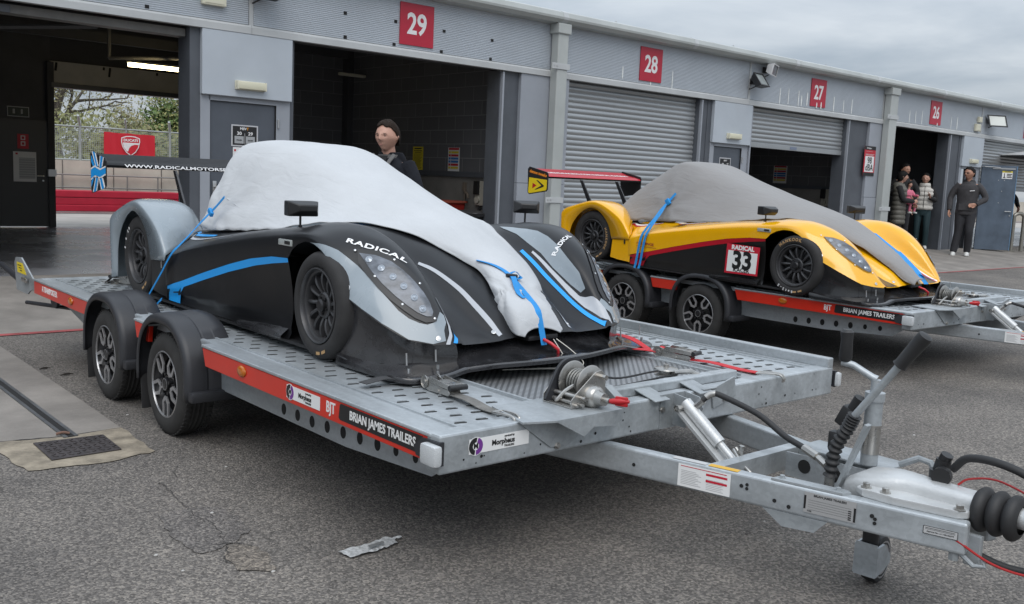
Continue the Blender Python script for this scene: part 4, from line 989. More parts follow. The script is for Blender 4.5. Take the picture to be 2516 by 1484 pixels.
            text_mb('TYPE', .007, fr(L - .50, .322) @ Matrix.Translation((.02, .006, .0016)), bold=.0002, ext=.0002).build('lettering', BLACKV, pl, smooth=0)
            s2 = MB().prism([(0, 0), (.10, 0), (.10, .026), (0, .026)], 0, .0008, fr(L - .125, .345)).build('approval_sticker', GREYV, bo, smooth=0)
            o2 = MB(); 
            for a_ in (((0, 0), (.10, .0015)), ((0, .0245), (.10, .026)), ((0, 0), (.0015, .026)), ((.0985, 0), (.10, .026)), ((.006, .019), (.092, .0205)), ((.006, .0155), (.092, .0165))):
                (x0, y0), (x1, y1) = a_; o2.prism([(x0, y0), (x1, y0), (x1, y1), (x0, y1)], .0009, .0012, fr(L - .125, .345))
            o2.build('print_lines', BLACKV, s2, smooth=0)
            text_mb('Approval No.: e11 40R-000379', .0062, fr(L - .125, .345) @ Matrix.Translation((.05, .009, .0012)), bold=.0001, ext=.0002).build('lettering', BLACKV, s2, smooth=0)
            tb = MB(); 
            q = frame(onbar(L - .99, .4025, -.005), (t.x, t.y, 0), (n.x, n.y, 0))
            tb.prism([(.0, 0), (.13, 0), (.13, .03), (0, .03)], 0, .0007, q); tb.build('notice', GREYV, bo, smooth=0)
            MB().prism([(.14, 0), (.25, 0), (.25, .03), (.14, .03)], 0, .0007, q).build('notice', mat('sticker_orange', (.62, .36, .03), .5), bo, smooth=0)
            hh = MB()
            for u, z in ((L - .72, .36), (L - 1.14, .345), (L - .60, .335), (L - .28, .36), (L - .55, .325), (L - .42, .37)): hh.prism(disc_poly(.007, 0, 6.28, 14), 0, .0007, fr(u, z))
            for u, z in ((L - .70, .368), (L - .27, .352)):
                hh.prism(disc_poly(.006, 0, 6.28, 14), 0, .0007, fr(u, z)); hh.prism(disc_poly(.006, 0, 6.28, 14), 0, .0007, fr(u, z - .014))
            hh.build('bolt_holes', DARKSLOT, bo, smooth=0)
            pk = MB(); q = frame(onbar(L - .62, .4025, -.006), (t.x, t.y, 0), (n.x, n.y, 0)); pk.prism([(0, 0), (.24, 0), (.26, .03), (.24, .05), (.02, .05)], 0, .007, q)
            for a_ in (.03, .22): pk.lathe([(.012, .013), (.012, .007), (.008, .013)][::-1], n=6, axis='z'); 
            pk = MB().prism([(0, 0), (.24, 0), (.26, .03), (.24, .05), (.02, .05)], 0, .007, q)
            for a_ in (.03, .22):
                c = MB(); c.lathe([(.013, .007), (.013, .009), (.009, .009), (.009, .017), (0, .017)], n=6, axis='z'); pk.add(c.v, c.f, q @ Matrix.Translation((a_, .025, 0)))
            pk.build('bar_plate', GALV2, bo, smooth=0)
            kp = MB().prism([(-.02, 0), (.20, 0), (.16, -.045), (.05, -.05)], -.03, .0, frame(onbar(L - .62, .302, 0), (t.x, t.y, 0), (0, 0, 1))); kp.build('under_bracket', GALV2, bo, smooth=0)
    # ---- centre bearer between the two bars
    cb = MB(); cb.box((-2.02, .0, .345), (.05, .56, .08)); 
    cb.prism([(-1.95, .31), (-1.95, .40), (-1.50, .42), (-1.50, .31)], -.004, .004, Matrix.Translation((0, .11, 0)) @ Matrix.Rotation(R(90), 4, 'X'))
    co = cb.build('bearer', GALV, tr, smooth=0)
    hm = MB()
    for k in range(3): hm.prism([(.026 * math.cos(a_), .026 * math.sin(a_)) for a_ in [2 * math.pi * i / 20 for i in range(20)]], -.006, .006, Matrix.Translation((-1.87 + .125 * k, .11, .362)) @ Matrix.Rotation(R(90), 4, 'X'))
    hm.build('lightening_holes', DARKSLOT, co, smooth=0)
    MB().box((-1.74, .20, .424), (.36, .16, .008), bev=.003).build('top_plate', GALV2, tr, smooth=0)
    # ---- cast coupling
    cp = MB()
    cp.prism([(-1.58, -.105), (-1.30, -.085), (-1.30, .085), (-1.58, .105)], .30, .425)
    sec = [(-1.60, .085, .34, .43), (-1.56, .095, .33, .455), (-1.48, .09, .33, .47), (-1.43, .07, .335, .475), (-1.40, .056, .345, .475), (-1.25, .050, .36, .472), (-1.19, .048, .372, .472), (-1.185, .042, .38, .466)]
    rows = []
    for x, w, z0, z1 in sec:
        c = (z0 + z1) / 2; h = (z1 - z0) / 2
        rows.append([(x, w * math.copysign(abs(math.cos(a_)) ** .55, math.cos(a_)), c + h * math.copysign(abs(math.sin(a_)) ** .55, math.sin(a_))) for a_ in [2 * math.pi * i / 28 for i in range(28)]])
    cp2 = MB().grid(rows, closed=True); cp2.add(rows[0], [tuple(range(28))]); cp2.add(rows[-1], [tuple(range(28))])
    cpo = cp2.build('coupling', CASTAL, tr, smooth=45)
    pl = MB()
    pl.prism([(-1.53, -.135), (-1.50, -.15), (-1.40, -.145), (-1.21, -.095), (-1.19, -.07), (-1.19, .07), (-1.21, .095), (-1.40, .145), (-1.50, .15), (-1.53, .135)], .403, .428)
    pl.build('flange', CASTAL, cpo, smooth=0, bev=.005)
    fb_ = MB()
    for x, y in ((-1.50, -.125), (-1.435, -.122), (-1.215, -.08), (-1.50, .125), (-1.435, .122)):
        fb_.lathe([(.019, .428), (.019, .431), (.0125, .431), (.0125, .444), (.006, .446), (0, .446)], o=(x, y, 0), axis='z', n=6)
    fb_.build('bolts', STEEL, cpo, smooth=0)
    bl = []
    for k in range(25):
        t = k / 24; x = -1.20 + .14 * t
        bl.append((.050 + .022 * abs(math.sin(t * math.pi * 3)) ** .7 if 0 < k < 24 else .045, x))
    MB().lathe(bl, o=(0, 0, .425), axis='x', n=30).build('bellows', RUBBER, tr, smooth=60)
    hd = MB(); hd.cyl((-1.07, 0, .43), (-.98, 0, .43), .033, 18); hd.box((-.90, 0, .44), (.22, .075, .075), bev=.02); hd.lathe([(.045, -.03), (.05, 0), (.04, .035), (0, .04)], o=(-.80, 0, .42), axis='z', n=20); hd.cyl((-1.02, -.045, .43), (-1.02, .045, .43), .011, 8)
    hd.box((-.95, 0, .50), (.12, .03, .02), rot=Matrix.Rotation(R(-18), 3, 'Y'), bev=.006)
    hd.build('ball_hitch', CASTAL, tr, smooth=40)
    # ---- handbrake
    base = Vector((-1.655, -.085, .35))
    hb = MB(); hb.cyl(base, base + Vector((0, 0, .10)), .017, 12)
    ho = hb.build('handbrake', STEEL, tr)
    p0, p1 = Vector((-1.655, -.085, .42)), Vector((-1.585, -.085, .645)); p2 = Vector((-1.375, -.085, .945))
    path = catmull([p0, p0 + Vector((.012, 0, .1)), p1 - Vector((.02, 0, .045)), p1], 12)
    rr = [.0165 + .006 * abs(math.sin(i * .95)) for i in range(len(path))]
    path2 = [path[0].lerp(path[-1], 0)]; 
    fine = catmull([p0, p0 + Vector((.012, 0, .1)), p1 - Vector((.02, 0, .045)), p1], 26)
    MB().tube(fine, [.017 + .008 * (0.5 + .5 * math.cos(i * 2 * math.pi / 6)) for i in range(len(fine))], 16).build('gaiter', RUBBER, ho, smooth=60)
    dv = (p2 - p1).normalized()
    MB().tube([p1, p1 + dv * .26], .0125, 12).build('lever', GALV2, ho)
    g = p1 + dv * .235
    MB().tube([g, g + dv * .004, g + dv * .012, g + dv * .12, g + dv * .135, g + dv * .14], [.016, .024, .021, .025, .023, .012], 16).build('grip', GRIP, ho)
    MB().box((-1.585, -.075, .50), (.012, .03, .26), rot=Matrix.Rotation(R(20), 3, 'Y')).build('quadrant', GALV2, ho, smooth=0)
    # ---- hydraulic pump beside the lever
    pm = MB(); pm.box((-1.645, .0, .585), (.05, .05, .075), rot=Matrix.Rotation(R(25), 3, 'Y'), bev=.008); pm.cyl((-1.63, 0, .60), (-1.60, 0, .66), .022, 14); pm.box((-1.68, .0, .49), (.04, .05, .07), bev=.01); pm.cyl((-1.665, .0, .50), (-1.64, 0, .57), .012, 10)
    pm.v = [(q[0] - .055, q[1] + .075, q[2] + .012) for q in pm.v]; pm.build('hand_pump', GRIP, tr, smooth=30)
    # ---- jockey wheel
    jx, jy = -1.59, .135
    j = MB(); j.cyl((jx - .045, jy, .43), (jx - .045, jy, .67), .030, 24)
    jo = j.build('jockey_wheel', GALV2, tr, smooth=60)
    j = MB(); j.cyl((jx - .045, jy, .47), (jx - .045, jy, .575), .0315, 24); j.build('clamp_sleeve', STEEL, jo)
    j = MB(); j.cyl((jx - .045, jy, .66), (jx - .045, jy, .69), .034, 24); j.cyl((jx - .045, jy, .69), (jx - .045, jy, .735), .018, 14); j.tube([(jx - .045, jy, .735), (jx - .06, jy - .005, .742), (jx - .125, jy - .02, .775), (jx - .165, jy - .03, .782)], [.016, .013, .012, .014], 10); jc = j.build('crank', GALV, jo)
    MB().tube([(jx - .155, jy - .028, .785), (jx - .155, jy - .028, .80), (jx - .155, jy - .028, .86), (jx - .157, jy - .028, .89), (jx - .157, jy - .028, .90)], [.018, .024, .021, .024, .015], 14).build('grip', GRIP, jc)
    j = MB(); j.cyl((jx, jy - .02, .30), (jx, jy - .02, .13), .028, 16); j.build('inner_tube', GRIP, jo)
    def turn(mb, a=R(97)):
        ca, sa = math.cos(a), math.sin(a)
        mb.v = [(jx + (q[0] - jx) * ca - (q[1] - jy) * sa, jy + (q[0] - jx) * sa + (q[1] - jy) * ca, q[2]) for q in mb.v]; return mb
    j = MB(); j.grid([[(jx - .058, y, z) for z in (.045, .07, .155, .165)] for y in (jy - .038, jy - .03, jy + .03, jy + .038)])
    for sy in (-1, 1): j.prism([(-.058, .155), (-.058, .05), (.03, .065), (.065, .075), (.065, .10), (.0, .155)], -.003, .003, Matrix.Translation((jx, jy + sy * .038, 0)) @ Matrix.Rotation(R(90), 4, 'X'))
    turn(j).build('fork', GALV, jo, smooth=0, solid=.004)
    j = MB(); j.lathe([(.035, -.026), (.066, -.028), (.082, -.024), (.087, -.010), (.087, .010), (.082, .024), (.066, .028), (.035, .026)], o=(jx + .035, jy, .087), n=36); turn(j).build('tyre', RUBBER, jo)
    j = MB(); j.lathe([(.0, -.029), (.02, -.034), (.022, -.029), (.060, -.027), (.064, -.0285), (.068, -.0285)], o=(jx + .035, jy, .087), n=30); j.lathe([(.0, .029), (.02, .034), (.022, .029), (.060, .027), (.068, .0285)], o=(jx + .035, jy, .087), n=30); turn(j).build('rim', ALLOY_M, jo)
    # ---- tilt ram with its hose
    a_, b_ = Vector((-2.34, -.015, .515)), Vector((-2.07, -.015, .325))
    dv = (b_ - a_).normalized()
    r = MB(); r.cyl(a_ - dv * .01, a_ + dv * .21, .026, 20); r.cyl(a_ + dv * .2, b_ + dv * .03, .016, 14)
    r.box(a_ + dv * .16 + Vector((-.012, -.02, -.026)), (.34, .05, .012), rot=Matrix.Rotation(R(35), 3, 'Y'))
    ro = r.build('tilt_ram', CASTAL, tr, smooth=45)
    r = MB(); r.prism([(-.10, .55), (.06, .55), (.02, .41), (-.10, .41)], .0, .006, Matrix(((0, 0, 1, -2.41), (1, 0, 0, 0), (0, 1, 0, 0), (0, 0, 0, 1))))
    for y in (-.05, .02): r.prism([(-2.41, .55), (-2.33, .54), (-2.31, .50), (-2.34, .42), (-2.41, .42)], y - .003, y + .003, Matrix.Rotation(R(90), 4, 'X') )
    r.v = [(p[0], p[1], p[2]) for p in r.v]; r.build('ram_bracket', GALV2, ro, smooth=0)
    r = MB(); r.lathe([(.014, -.075), (.014, -.06), (.009, -.06)], o=(-2.345, 0, .505), n=6); r.cyl((-2.345, -.07, .505), (-2.345, .04, .505), .01, 10); r.cyl((-2.31, -.01, .505), (-2.27, -.005, .545), .014, 8); r.build('bolts', STEEL, ro, smooth=0)
    hose = catmull([(-2.275, -.003, .545), (-2.25, .02, .572), (-2.21, .035, .57), (-2.05, .05, .53), (-1.93, .05, .475), (-1.83, .03, .455), (-1.77, .01, .445)], 8)
    MB().tube(hose, .0115, 12).build('hose', RUBBER, ro)
    f = MB(); f.tube(hose[3:13], .014, 10); f.tube([Vector((-1.83, .03, .455)), Vector((-1.76, .005, .443))], .016, 8); f.tube([Vector((-1.77, .01, .445)), Vector((-1.71, -.02, .43))], .013, 6); f.build('hose_fitting', STEEL, ro)
    lp = MB(); lp.tube(catmull([(-2.08, -.05, .40), (-2.02, -.08, .37), (-1.97, -.09, .345), (-1.99, -.07, .345), (-2.05, -.03, .37), (-2.09, -.02, .40)], 6), .006, 8); lp.tube([(-2.06, -.04, .36), (-2.05, -.04, .42)], [.012, .010], 8); lp.build('pin_clip', STEEL, tr)
    # ---- cable and plug at the nose
    c1 = MB(); c1.tube(catmull([(-1.30, .04, .515), (-1.25, .03, .565), (-1.15, .02, .575), (-1.05, .03, .545), (-.98, .06, .47), (-.95, .09, .38)], 8), .013, 12); c1.build('cable', RUBBER, tr)
    pg = MB(); pg.cyl((-1.345, .05, .465), (-1.345, .05, .50), .032, 18); pg.cyl((-1.345, .05, .49), (-1.335, .05, .535), .024, 16); pg.cyl((-1.335, .05, .53), (-1.325, .048, .555), .020, 12); pg.cyl((-1.325, .03, .49), (-1.318, -.0, .49), .03, 16); pg.build('plug', GRIP, tr, smooth=30)
    rc = MB(); rc.tube(catmull([(-1.27, .02, .475), (-1.24, .03, .50), (-1.16, .04, .515), (-1.05, .05, .485), (-.95, .08, .44)], 8), .0035, 8); rc.build('breakaway_cable', mat('red_cable', (.35, .01, .01), .4), tr)
    c3 = MB(); c3.tube(catmull([(-1.25, -.05, .33), (-1.15, -.04, .29), (-1.05, -.02, .275), (-.93, .03, .29), (-.85, .08, .33)], 8), .012, 12); c3.build('cable', RUBBER, tr)
    rc = MB(); rc.tube(catmull([(-1.2, -.12, .345), (-1.1, -.09, .295), (-1.0, -.05, .28), (-.9, .0, .30)], 8), .004, 8); rc.build('breakaway_cable', MATS['red_cable'], tr)
    tg = MB(); tg.box((-1.17, -.06, .31), (.05, .02, .10), bev=.004); tg.tube([(-1.19, -.10, .30), (-1.15, -.10, .275), (-1.12, -.09, .28), (-1.13, -.09, .30)], .008, 8); tg.cyl((-1.21, -.1, .30), (-1.21, -.1, .275), .016, 6); tg.build('nose_bracket', GALV2, tr, smooth=0)
    MB().tube([(-1.50, .09, .47), (-1.44, .10, .505), (-1.40, .10, .50), (-1.37, .10, .455)], .011, 8).build('lifting_handle', GALV2, tr)
    # ---- winch
    wn = bpy.data.objects.new('winch', None); COL.objects.link(wn); wn.parent = tr
    wb = MB(); wb.prism([(-2.62, -.80), (-2.38, -.86), (-2.335, -.74), (-2.335, -.40), (-2.62, -.40)], .540, .547)
    wb.prism([(-.74, .543), (-.40, .543), (-.40, .505), (-.45, .49), (-.55, .50), (-.60, .47)], 0, .006, Matrix(((0, 0, 1, -2.34), (1, 0, 0, 0), (0, 1, 0, 0), (0, 0, 0, 1))))
    wb.prism([(-.86, .543), (-.60, .543), (-.56, .45), (-.62, .42), (-.70, .43)], 0, .006, Matrix(((0, 0, 1, -2.409), (1, 0, 0, 0), (0, 1, 0, 0), (0, 0, 0, 1))))
    wb.build('winch_base', GALV2, wn, smooth=0)
    fw_ = MB()
    X = lambda x: Matrix(((0, 0, 1, x), (1, 0, 0, 0), (0, 1, 0, 0), (0, 0, 0, 1)))
    pl = [(-.58, .548), (-.40, .548), (-.40, .575), (-.405, .66), (-.43, .68), (-.46, .675), (-.56, .60), (-.58, .58)]
    fw_.prism(pl, -.002, .002, X(-2.43)); fw_.prism(pl, -.002, .002, X(-2.58))
    fw_.box((-2.505, -.49, .55), (.15, .18, .005)); fw_.build('winch_frame', STEEL, wn, smooth=0, bev=.0012)
    dr = MB(); dr.lathe([(0, -2.452), (.068, -2.452), (.072, -2.455), (.068, -2.458), (.03, -2.458), (.03, -2.545), (.068, -2.545), (.074, -2.548), (.072, -2.553), (0, -2.553)], o=(0, -.46, .625), axis='x', n=44); dr.build('drum', STEEL, wn, smooth=40)
    cv = MB(); cv.prism([(.082 * math.cos(t) - .46, .082 * math.sin(t) + .625) for t in [R(-20) + R(170) * i / 20 for i in range(21)]] + [(-.585, .56), (-.57, .55), (-.40, .56)], -.006, .006, X(-2.568)); cv.build('gear_cover', MUDG, wn, smooth=30, bev=.003)
    rp = MB(); pts = []
    for i in range(260):
        t = i / 259; a = t * 2 * math.pi * 11; lay = (t * 11) % 1
        x = -2.463 - .078 * abs(((t * 11 / 5.5) % 2) - 1); pts.append((x, -.46 + (.038 + .006 * (t > .5)) * math.cos(a), .625 + (.038 + .006 * (t > .5)) * math.sin(a)))
    rp.tube(pts, .0048, 6); rp.build('wire_rope', mat('wire_rope', (.2, .2, .19), .5, metal=.6, var=.3, vscale=200), wn)
    sp = MB(); sp.cyl((-2.60, -.535, .585), (-2.40, -.535, .585), .008, 12); sp.cyl((-2.60, -.545, .562), (-2.40, -.545, .562), .007, 12); sp.cyl((-2.40, -.43, .655), (-2.45, -.43, .655), .011, 6); sp.cyl((-2.40, -.505, .60), (-2.45, -.505, .60), .007, 6); sp.cyl((-2.415, -.43, .565), (-2.45, -.43, .565), .006, 6); sp.cyl((-2.415, -.56, .56), (-2.45, -.56, .56), .006, 6)
    sp.build('spacer_bars', STEEL, wn, smooth=30)
    gb = MB(); gb.lathe([(.045, -2.428), (.043, -2.405), (.036, -2.395), (.030, -2.392), (.026, -2.380), (.024, -2.36), (0, -2.36)], o=(0, -.475, .585), axis='x', n=28); gb.cyl((-2.37, -.475, .585), (-2.335, -.475, .585), .010, 12); gb.build('gear_housing', STEEL, wn, smooth=40)
    kn = MB(); kn.tube([(-2.335, -.475, .585), (-2.325, -.47, .586), (-2.30, -.455, .589), (-2.27, -.44, .592)], [.008, .011, .013, .006], 10); kn.box((-2.297, -.453, .589), (.05, .012, .036), rot=Matrix.Rotation(R(24), 3, 'Z'), bev=.005); kn.build('crank_knob', mat('red_knob', (.45, .015, .02), .35), wn)
    hk = MB(); hk.tube(catmull([(-2.50, -.50, .615), (-2.51, -.535, .595), (-2.52, -.555, .57), (-2.53, -.56, .56), (-2.545, -.55, .565)], 5), .008, 8); hk.build('rope_hook', STEEL, wn)
    # rope out to the pulley
    rr = MB(); rr.tube(catmull([(-2.50, -.43, .66), (-2.56, -.2, .60), (-2.60, .05, .592), (-2.625, .16, .585), (-2.60, .22, .58), (-2.57, .20, .575), (-2.57, .1, .572), (-2.55, -.2, .568), (-2.56, -.42, .575)], 8), .0045, 8); rr.build('wire_rope', RUBBER, wn)
    pu = MB(); pu.lathe([(.05, .565), (.052, .570), (.03, .575), (.03, .585), (.052, .590), (.05, .595), (.02, .60), (.012, .60), (.012, .612), (0, .612)], o=(-2.615, .175, 0), axis='z', n=28); pu.tube([(-2.57, .17, .585), (-2.55, .26, .585), (-2.53, .29, .57), (-2.53, .28, .55)], .011, 8); pu.build('pulley', STEEL, wn, smooth=40)
    # ---- lettering on the side
    ys = -1.1905
    bk = MB().prism([(-3.035, .454), (-3.045, .462), (-3.038, .512), (-3.03, .517), (-2.505, .517), (-2.505, .454)], 0, .001, Matrix.Translation((0, ys, 0)) @ Matrix.Rotation(R(90), 4, 'X')).build('name_panel', BLACKV, tr, smooth=0)
    side_text('BRIAN JAMES TRAILERS', .047, -2.755, ys - .0016, .4855, WHITEV, bk, wide=.88, bold=.0007)
    side_text('BJT', .060, -3.105, ys - .0006, .484, WHITEV, tr, name='maker_lettering', wide=.8, bold=.001)
    if service:
        side_text('A TRANSPORTER', .052, -6.80, ys - .0006, .487, WHITEV, tr, name='model_lettering', wide=.86, bold=.0012)
        service_sticker(frame((-3.455, ys - .0004, .456), (1, 0, 0), (0, 0, 1)), .27, .054, tr)
        service_sticker(frame((xf + .0014, -1.07, .458), (0, 1, 0), (0, 0, 1)), .268, .052, tr)
    return tr
tr1 = trailer('galvanised car trailer with red sides and round service stickers, carrying the black race car', (3.01, 0, 0), R(-90), (-4.73, -5.63), (-4.30, -4.985, -5.20, -5.93), True)
tr2 = trailer('galvanised car trailer with red sides carrying the yellow race car', (7.87, .84, 0), R(-91.5), (-4.38, -5.31), (-4.01, -4.66, -4.98, -5.64), False)
# ================================================================ race car, local frame: x forward from the front axle, y left, z up from the tyre contact
ARCH_F = [(-.295, .43), (-.279, .447), (-.253, .474), (-.203, .501), (-.137, .519), (-.063, .517), (.001, .492), (.073, .451), (.136, .391), (.173, .325)]
LOW_F = [(.173, .325), (.24, .29), (.3, .262), (.4, .212), (.5, .155), (.56, .138), (.62, .128)]
STRIPE_UP = [(-1.80, .125), (-1.718, .147), (-1.535, .190), (-1.256, .263), (-.932, .341), (-.685, .393), (-.456, .424), (-.295, .43)]
STRIPE_LO = [(-1.62, .09), (-1.553, .133), (-1.522, .152), (-1.256, .220), (-.931, .299), (-.637, .361), (-.455, .389), (-.209, .419)]
def z_edge(x):
    if x < -.295: return lerp_tab(STRIPE_UP, x)
    if x < .173: return lerp_tab(ARCH_F, x)
    return lerp_tab(LOW_F, x)
# station: x, nine (y, z) from outer edge to centre line
ST = [
 (-2.05, [(.60, .30), (.60, .34), (.595, .37), (.58, .40), (.56, .42), (.53, .43), (.48, .435), (.3, .44), (0, .44)]),
 (-1.90, [(.74, .20), (.74, .26), (.735, .30), (.71, .345), (.67, .385), (.61, .42), (.5, .43), (.3, .44), (0, .44)]),
 (-1.80, [(.865, .12), (.868, .25), (.86, .295), (.825, .325), (.73, .385), (.62, .44), (.5, .45), (.3, .45), (0, .45)]),
 (-1.65, [(.87, .15), (.87, .30), (.86, .335), (.82, .36), (.72, .41), (.62, .455), (.5, .46), (.3, .46), (0, .46)]),
 (-1.50, [(.87, .2), (.87, .335), (.86, .368), (.82, .392), (.72, .43), (.62, .468), (.5, .47), (.3, .47), (0, .47)]),
 (-1.25, [(.87, .26), (.87, .38), (.86, .412), (.82, .437), (.72, .462), (.62, .486), (.5, .49), (.3, .49), (0, .49)]),
 (-.95, [(.87, .33), (.87, .43), (.86, .46), (.815, .486), (.72, .503), (.62, .515), (.5, .515), (.3, .52), (0, .52)]),
 (-.65, [(.87, .39), (.87, .475), (.857, .506), (.81, .53), (.72, .542), (.62, .547), (.5, .545), (.3, .55), (0, .55)]),
 (-.42, [(.87, .42), (.87, .505), (.853, .535), (.80, .556), (.70, .568), (.6, .572), (.5, .57), (.3, .57), (0, .57)]),
 (-.295, [(.87, .43), (.87, .52), (.85, .549), (.79, .571), (.68, .585), (.56, .588), (.45, .58), (.28, .578), (0, .585)]),
 (-.2, [(.87, .5), (.869, .535), (.85, .559), (.77, .588), (.64, .602), (.50, .575), (.41, .552), (.27, .565), (0, .575)]),
 (-.1, [(.87, .517), (.866, .541), (.845, .562), (.745, .597), (.60, .598), (.48, .54), (.39, .50), (.26, .53), (0, .55)]),
 (0, [(.87, .493), (.862, .52), (.83, .552), (.72, .592), (.58, .585), (.475, .49), (.375, .45), (.25, .49), (0, .515)]),
 (.1, [(.866, .43), (.85, .465), (.80, .515), (.69, .568), (.56, .553), (.47, .435), (.36, .395), (.24, .44), (0, .47)]),
 (.2, [(.858, .31), (.838, .365), (.77, .45), (.66, .53), (.545, .505), (.47, .372), (.345, .335), (.23, .39), (0, .42)]),
 (.3, [(.835, .265), (.805, .32), (.735, .395), (.635, .468), (.535, .44), (.475, .31), (.33, .275), (.225, .34), (0, .37)]),
 (.4, [(.795, .215), (.76, .26), (.695, .32), (.61, .38), (.53, .355), (.48, .245), (.315, .215), (.22, .28), (0, .315)]),
 (.5, [(.72, .155), (.69, .185), (.645, .225), (.585, .265), (.525, .25), (.48, .185), (.30, .16), (.215, .215), (0, .25)]),
 (.56, [(.63, .138), (.615, .15), (.59, .17), (.56, .19), (.52, .18), (.48, .15), (.29, .14), (.21, .165), (0, .19)]),
 (.60, [(.54, .13), (.535, .133), (.53, .137), (.52, .14), (.50, .138), (.47, .13), (.285, .128), (.205, .135), (0, .14)]),
]
def section_curve(ctrl, n):
    """even resampling of a smooth curve through the nine control points"""
    pts = catmull([(0, y, z) for y, z in ctrl], 10)
    d = [0]
    for a, b in zip(pts, pts[1:]): d.append(d[-1] + (b - a).length)
    # spread samples by control index so neighbouring stations stay aligned
    o = []
    m = len(pts) - 1
    for i in range(n):
        t = i / (n - 1) * m; k = min(int(t), m - 1); o.append(pts[k].lerp(pts[k + 1], t - k))
    return o
def body_rows(n=49, sub=7):
    rows = []
    k = len(ST)
    for i in range(k - 1):
        a, b, c, d = ST[max(i - 1, 0)], ST[i], ST[i + 1], ST[min(i + 2, k - 1)]
        for q in range(sub + (1 if i == k - 2 else 0)):
            t = q / sub
            x = b[0] + (c[0] - b[0]) * t
            h = c[0] - b[0]
            m1 = h / max(c[0] - a[0], 1e-6); m2 = h / max(d[0] - b[0], 1e-6)
            ctrl = []
            for j in range(9):
                p = []
                for w in (0, 1):
                    s1 = (c[1][j][w] - a[1][j][w]) * m1; s2 = (d[1][j][w] - b[1][j][w]) * m2
                    p0, p1 = b[1][j][w], c[1][j][w]
                    h00 = 2 * t ** 3 - 3 * t * t + 1; h10 = t ** 3 - 2 * t * t + t; h01 = -2 * t ** 3 + 3 * t * t; h11 = t ** 3 - t * t
                    p.append(h00 * p0 + h10 * s1 + h01 * p1 + h11 * s2)
                ctrl.append(tuple(p))
            if x > -1.80: ctrl[0] = (ctrl[0][0], z_edge(x))
            if ctrl[1][1] < ctrl[0][1] + .008: ctrl[1] = (ctrl[1][0], ctrl[0][1] + .008)
            rows.append([Vector((x, -p.y, p.z)) for p in section_curve(ctrl, n)])
    return rows
ROWS = body_rows()
def shear(o_or_mb, s):
    for i, p in enumerate(o_or_mb.v):
        o_or_mb.v[i] = (p[0] - s * (p[1] + .86), p[1], p[2])
    return o_or_mb

RF = {  # rear fender columns (y, nine (x, z) from the tail bottom over the crest to the front base)
 0: (.872, [(-2.60, .10), (-2.595, .268), (-2.555, .373), (-2.462, .475), (-2.345, .534), (-2.255, .530), (-2.161, .485), (-2.067, .391), (-2.012, .262)]),
 1: (.878, [(-2.69, .085), (-2.715, .385), (-2.70, .465), (-2.56, .525), (-2.36, .575), (-2.225, .582), (-2.068, .530), (-1.91, .435), (-1.79, .275)]),
 2: (.872, [(-2.70, .08), (-2.725, .385), (-2.71, .475), (-2.56, .535), (-2.36, .588), (-2.222, .592), (-2.062, .538), (-1.90, .445), (-1.785, .305)]),
 3: (.83, [(-2.72, .08), (-2.745, .39), (-2.73, .49), (-2.565, .55), (-2.37, .600), (-2.222, .604), (-2.06, .553), (-1.905, .455), (-1.80, .325)]),
 4: (.72, [(-2.74, .08), (-2.765, .40), (-2.75, .50), (-2.57, .56), (-2.38, .604), (-2.22, .606), (-2.075, .56), (-1.95, .475), (-1.88, .365)]),
 5: (.61, [(-2.74, .08), (-2.765, .40), (-2.75, .50), (-2.57, .555), (-2.38, .598), (-2.215, .597), (-2.10, .555), (-2.03, .49), (-1.975, .41)]),
 6: (.55, [(-2.72, .08), (-2.745, .39), (-2.73, .48), (-2.56, .535), (-2.37, .572), (-2.20, .57), (-2.12, .53), (-2.07, .475), (-2.03, .425)]),
 7: (.51, [(-2.68, .08), (-2.70, .38), (-2.69, .45), (-2.54, .50), (-2.36, .525), (-2.2, .52), (-2.13, .49), (-2.09, .455), (-2.06, .425)]),
 8: (.49, [(-2.66, .08), (-2.68, .3), (-2.67, .36), (-2.5, .39), (-2.36, .4), (-2.2, .4), (-2.13, .4), (-2.09, .40), (-2.06, .40)]),
}
def rear_fender_rows():
    cols = []
    for k in range(9):
        y, ps = RF[k]
        cols.append(catmull([(x, -y, z) for x, z in ps], 6))
    rows = []
    for i in range(len(cols[0])):
        pts = [c[i] for c in cols]
        rows.append(pts[:2] + catmull(pts[1:], 4)[1:])
    return rows

